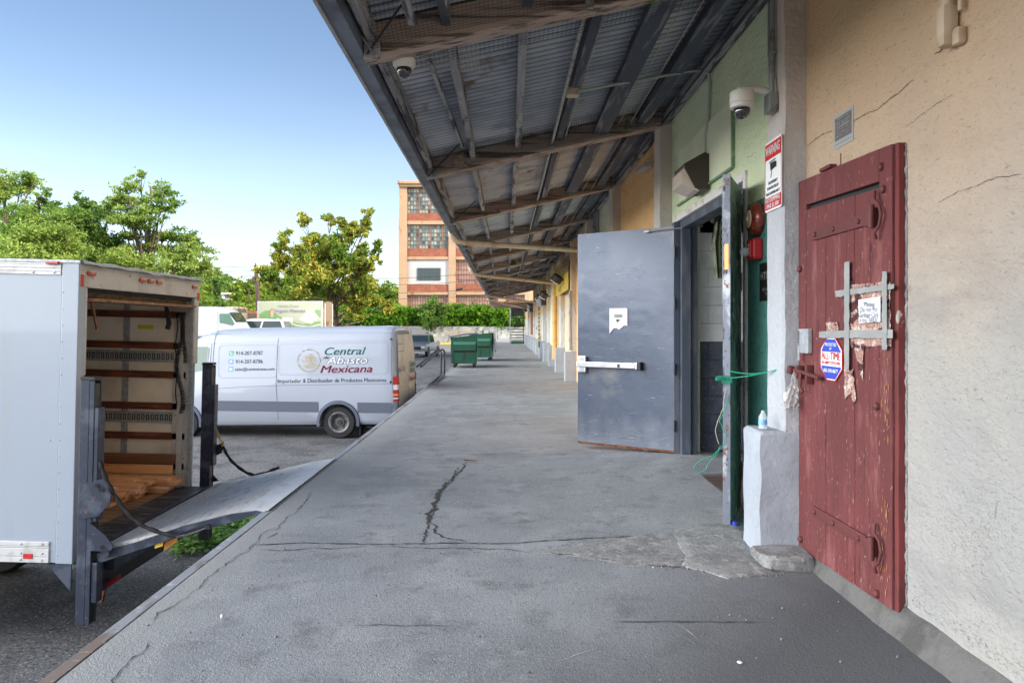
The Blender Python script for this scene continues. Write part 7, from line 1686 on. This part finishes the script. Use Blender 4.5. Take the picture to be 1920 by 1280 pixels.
for bi, (bx0, bx1) in enumerate(bays):
    x0, x1 = fx(bx0)+.01, fx(bx1)-.01
    for (ya, yb_) in ((399.7,414),(466.2,481),(533.2,547)): MB().box(x0, x1, FY+.08, FY+.58, fz(yb_), fz(ya)).build('brick_band', C['brick'], fb)
    for (ya, yb_) in ((414.2,420.8),(481.2,486.8),(547.2,552.8)): MB().bbox(x0, x1, FY-.02, FY+.58, fz(yb_), fz(ya), .03).build('sill_band', C['facade'], fb)
    for ri, (ya, yb_, kd) in enumerate(rows):
        z0, z1 = fz(yb_), fz(ya)
        if kd == 'p' and bi == 0:
            MB().box(x0, x1, FY+.15, FY+.58, z0+.01, z1-.01).build('wall_panel', C['render_white'], fb)
            wn = MB().bbox(fx(782), fx(826), FY+.05, FY+.149, fz(525), fz(502), .02).build('window', C['mull_g'], fb)
            MB().box(fx(783), fx(793.5), FY+.03, FY+.049, fz(524), fz(503)).box(fx(794.5), fx(814), FY+.03, FY+.049, fz(524), fz(503)).box(fx(815), fx(825), FY+.03, FY+.049, fz(524), fz(503)).build('pane', C['glass'], wn)
            continue
        br_ = kd == 'b' or (kd == 'p')
        nx_ = 14 if not br_ else 16; nz_ = 6 if not br_ else 5; g_ = .05; m = MB()
        for i in range(nx_):
            for j in range(nz_):
                xa_ = x0+(x1-x0)*i/nx_; xb_ = x0+(x1-x0)*(i+1)/nx_; za_ = z0+(z1-z0)*j/nz_; zb2 = z0+(z1-z0)*(j+1)/nz_; i0 = len(m.v)
                m.v += [Vector((xa_+g_, FY+.30+random.uniform(0,.02), za_+g_)), Vector((xb_-g_, FY+.30, za_+g_)), Vector((xb_-g_, FY+.30+random.uniform(0,.02), zb2-g_)), Vector((xa_+g_, FY+.30, zb2-g_))]; m.f.append((i0,i0+1,i0+2,i0+3))
        wn = m.build('window', C['panes_brown'] if br_ else C['panes'], fb, auto=False)
        m = MB().box(x0, x1, FY+.33, FY+.5, z0, z1)
        for i in range(0, nx_+1, 4 if not br_ else 8): xa_ = x0+(x1-x0)*min(i,nx_)/nx_; m.bbox(xa_-.07, xa_+.07, FY+.2, FY+.31, z0, z1, .01)
        m.build('mullion', C['mull'], wn)
        m = MB()
        for j in range(1, nz_): za_ = z0+(z1-z0)*j/nz_; m.box(x0, x1, FY+.26, FY+.295, za_-.045, za_+.045)
        m.build('glazing_bar', C['mull_g'] if not br_ else C['mull'], wn)
# white house on the slope
hs_ = thing('hillside_house', 'small flat-roofed pale blue-white house among the hillside trees', 'house', (-42.8, 108, 3))
MB().bbox(fx2 := DP(400,570,108).x, DP(421,570,108).x, 108, 114, 1.5, DP(400,552,108).z, .05).build('wall', mat('house_white', (.50,.55,.62), .8), hs_)
MB().bbox(DP(399,570,108).x, DP(430,570,108).x, 107.8, 114.2, DP(400,552,108).z+.01, DP(400,550,108).z+.1, .05).build('roof', C['trim_white'], hs_)
MB().box(DP(407,0,108).x, DP(409.5,0,108).x, 107.97, 107.999, DP(0,562,108).z, DP(0,557,108).z).build('window', C['glass'], hs_)
MB().bbox(DP(421.2,570,108).x, DP(431,570,108).x, 109, 113, 1.5, DP(400,553,108).z, .05).build('wing', mat('house_cream', (.62,.50,.36), .8), hs_)
# poles and wires
def pole(px, ptop, Y, r_, label, cross=False):
    x = (px-VX)*Y/F; z1 = H-(ptop-VY)*Y/F; t_ = thing('utility_pole', label, 'utility pole', (x, Y, ground_z(x, Y)))
    MB().tube([(x+.25, Y, ground_z(x, Y)-.2), (x+.1, Y, z1*.5), (x-.12, Y, z1)], [r_, r_*.9, r_*.7], 10).build('shaft', C['pole'], t_, smooth=True)
    m = MB().cyl((x-.12, Y-.02, z1-.02), (x-.12, Y-.02, z1+.18), .06, 8)
    if cross: m.bbox(x-.35, x-.15, Y-.3, Y-.1, z1-1.5, z1-1.05, .03); m.bbox(x-.5, x+.25, Y-.25, Y-.15, z1-.5, z1-.42, .01)
    m.build('pole_fitting', C['pole'], t_); return Vector((x-.12, Y, z1))
p1_ = pole(482, 497, 65, .24, 'dark wooden utility pole behind the covered truck', True)
p2_ = pole(468, 543, 90, .12, 'thin pale utility pole further up the slope')
def wire(a_, b_, s__, label, r_=.02):
    MB().tube(sag(Vector(a_), Vector(b_), s__, 24), r_, 4).build('overhead_wire', C['wire'], label=label, cat='wire', group='overhead wires')
wl_ = 'overhead wire strung from the dark utility pole towards the left hillside'
for k, (dz_, ex, ez) in enumerate(((-.1,-70,11.5),(-.5,-70,10.3),(-1.0,-70,13.0),(-1.6,-70,9.0),(-2.0,-72,8.6))): wire(p1_+Vector((0,0,dz_)), (ex, 88, ez), 1.2, wl_)
for k, (z_, za_) in enumerate(((-1.2,9.6),(-1.6,8.4),(-2.3,7.2),(-2.8,6.3),(-3.6,5.0))): wire(p1_+Vector((0,0,z_)), (14+k, 97.0, za_+2.6), 1.6, 'overhead wire running from the dark utility pole across the factory front')
MB().cyl(DP(855,543,96.5), DP(867,541,96.3), .16, 8).build('cable_splice', C['wire'], label='dark splice box hanging on a wire before the factory', cat='splice box')
for o in sc.objects:
    if '_o' in o: del o['_o']
    if o.type == 'MESH' and o.parent is None and 'kind' not in o and 'category' in o and 'group' not in o: pass
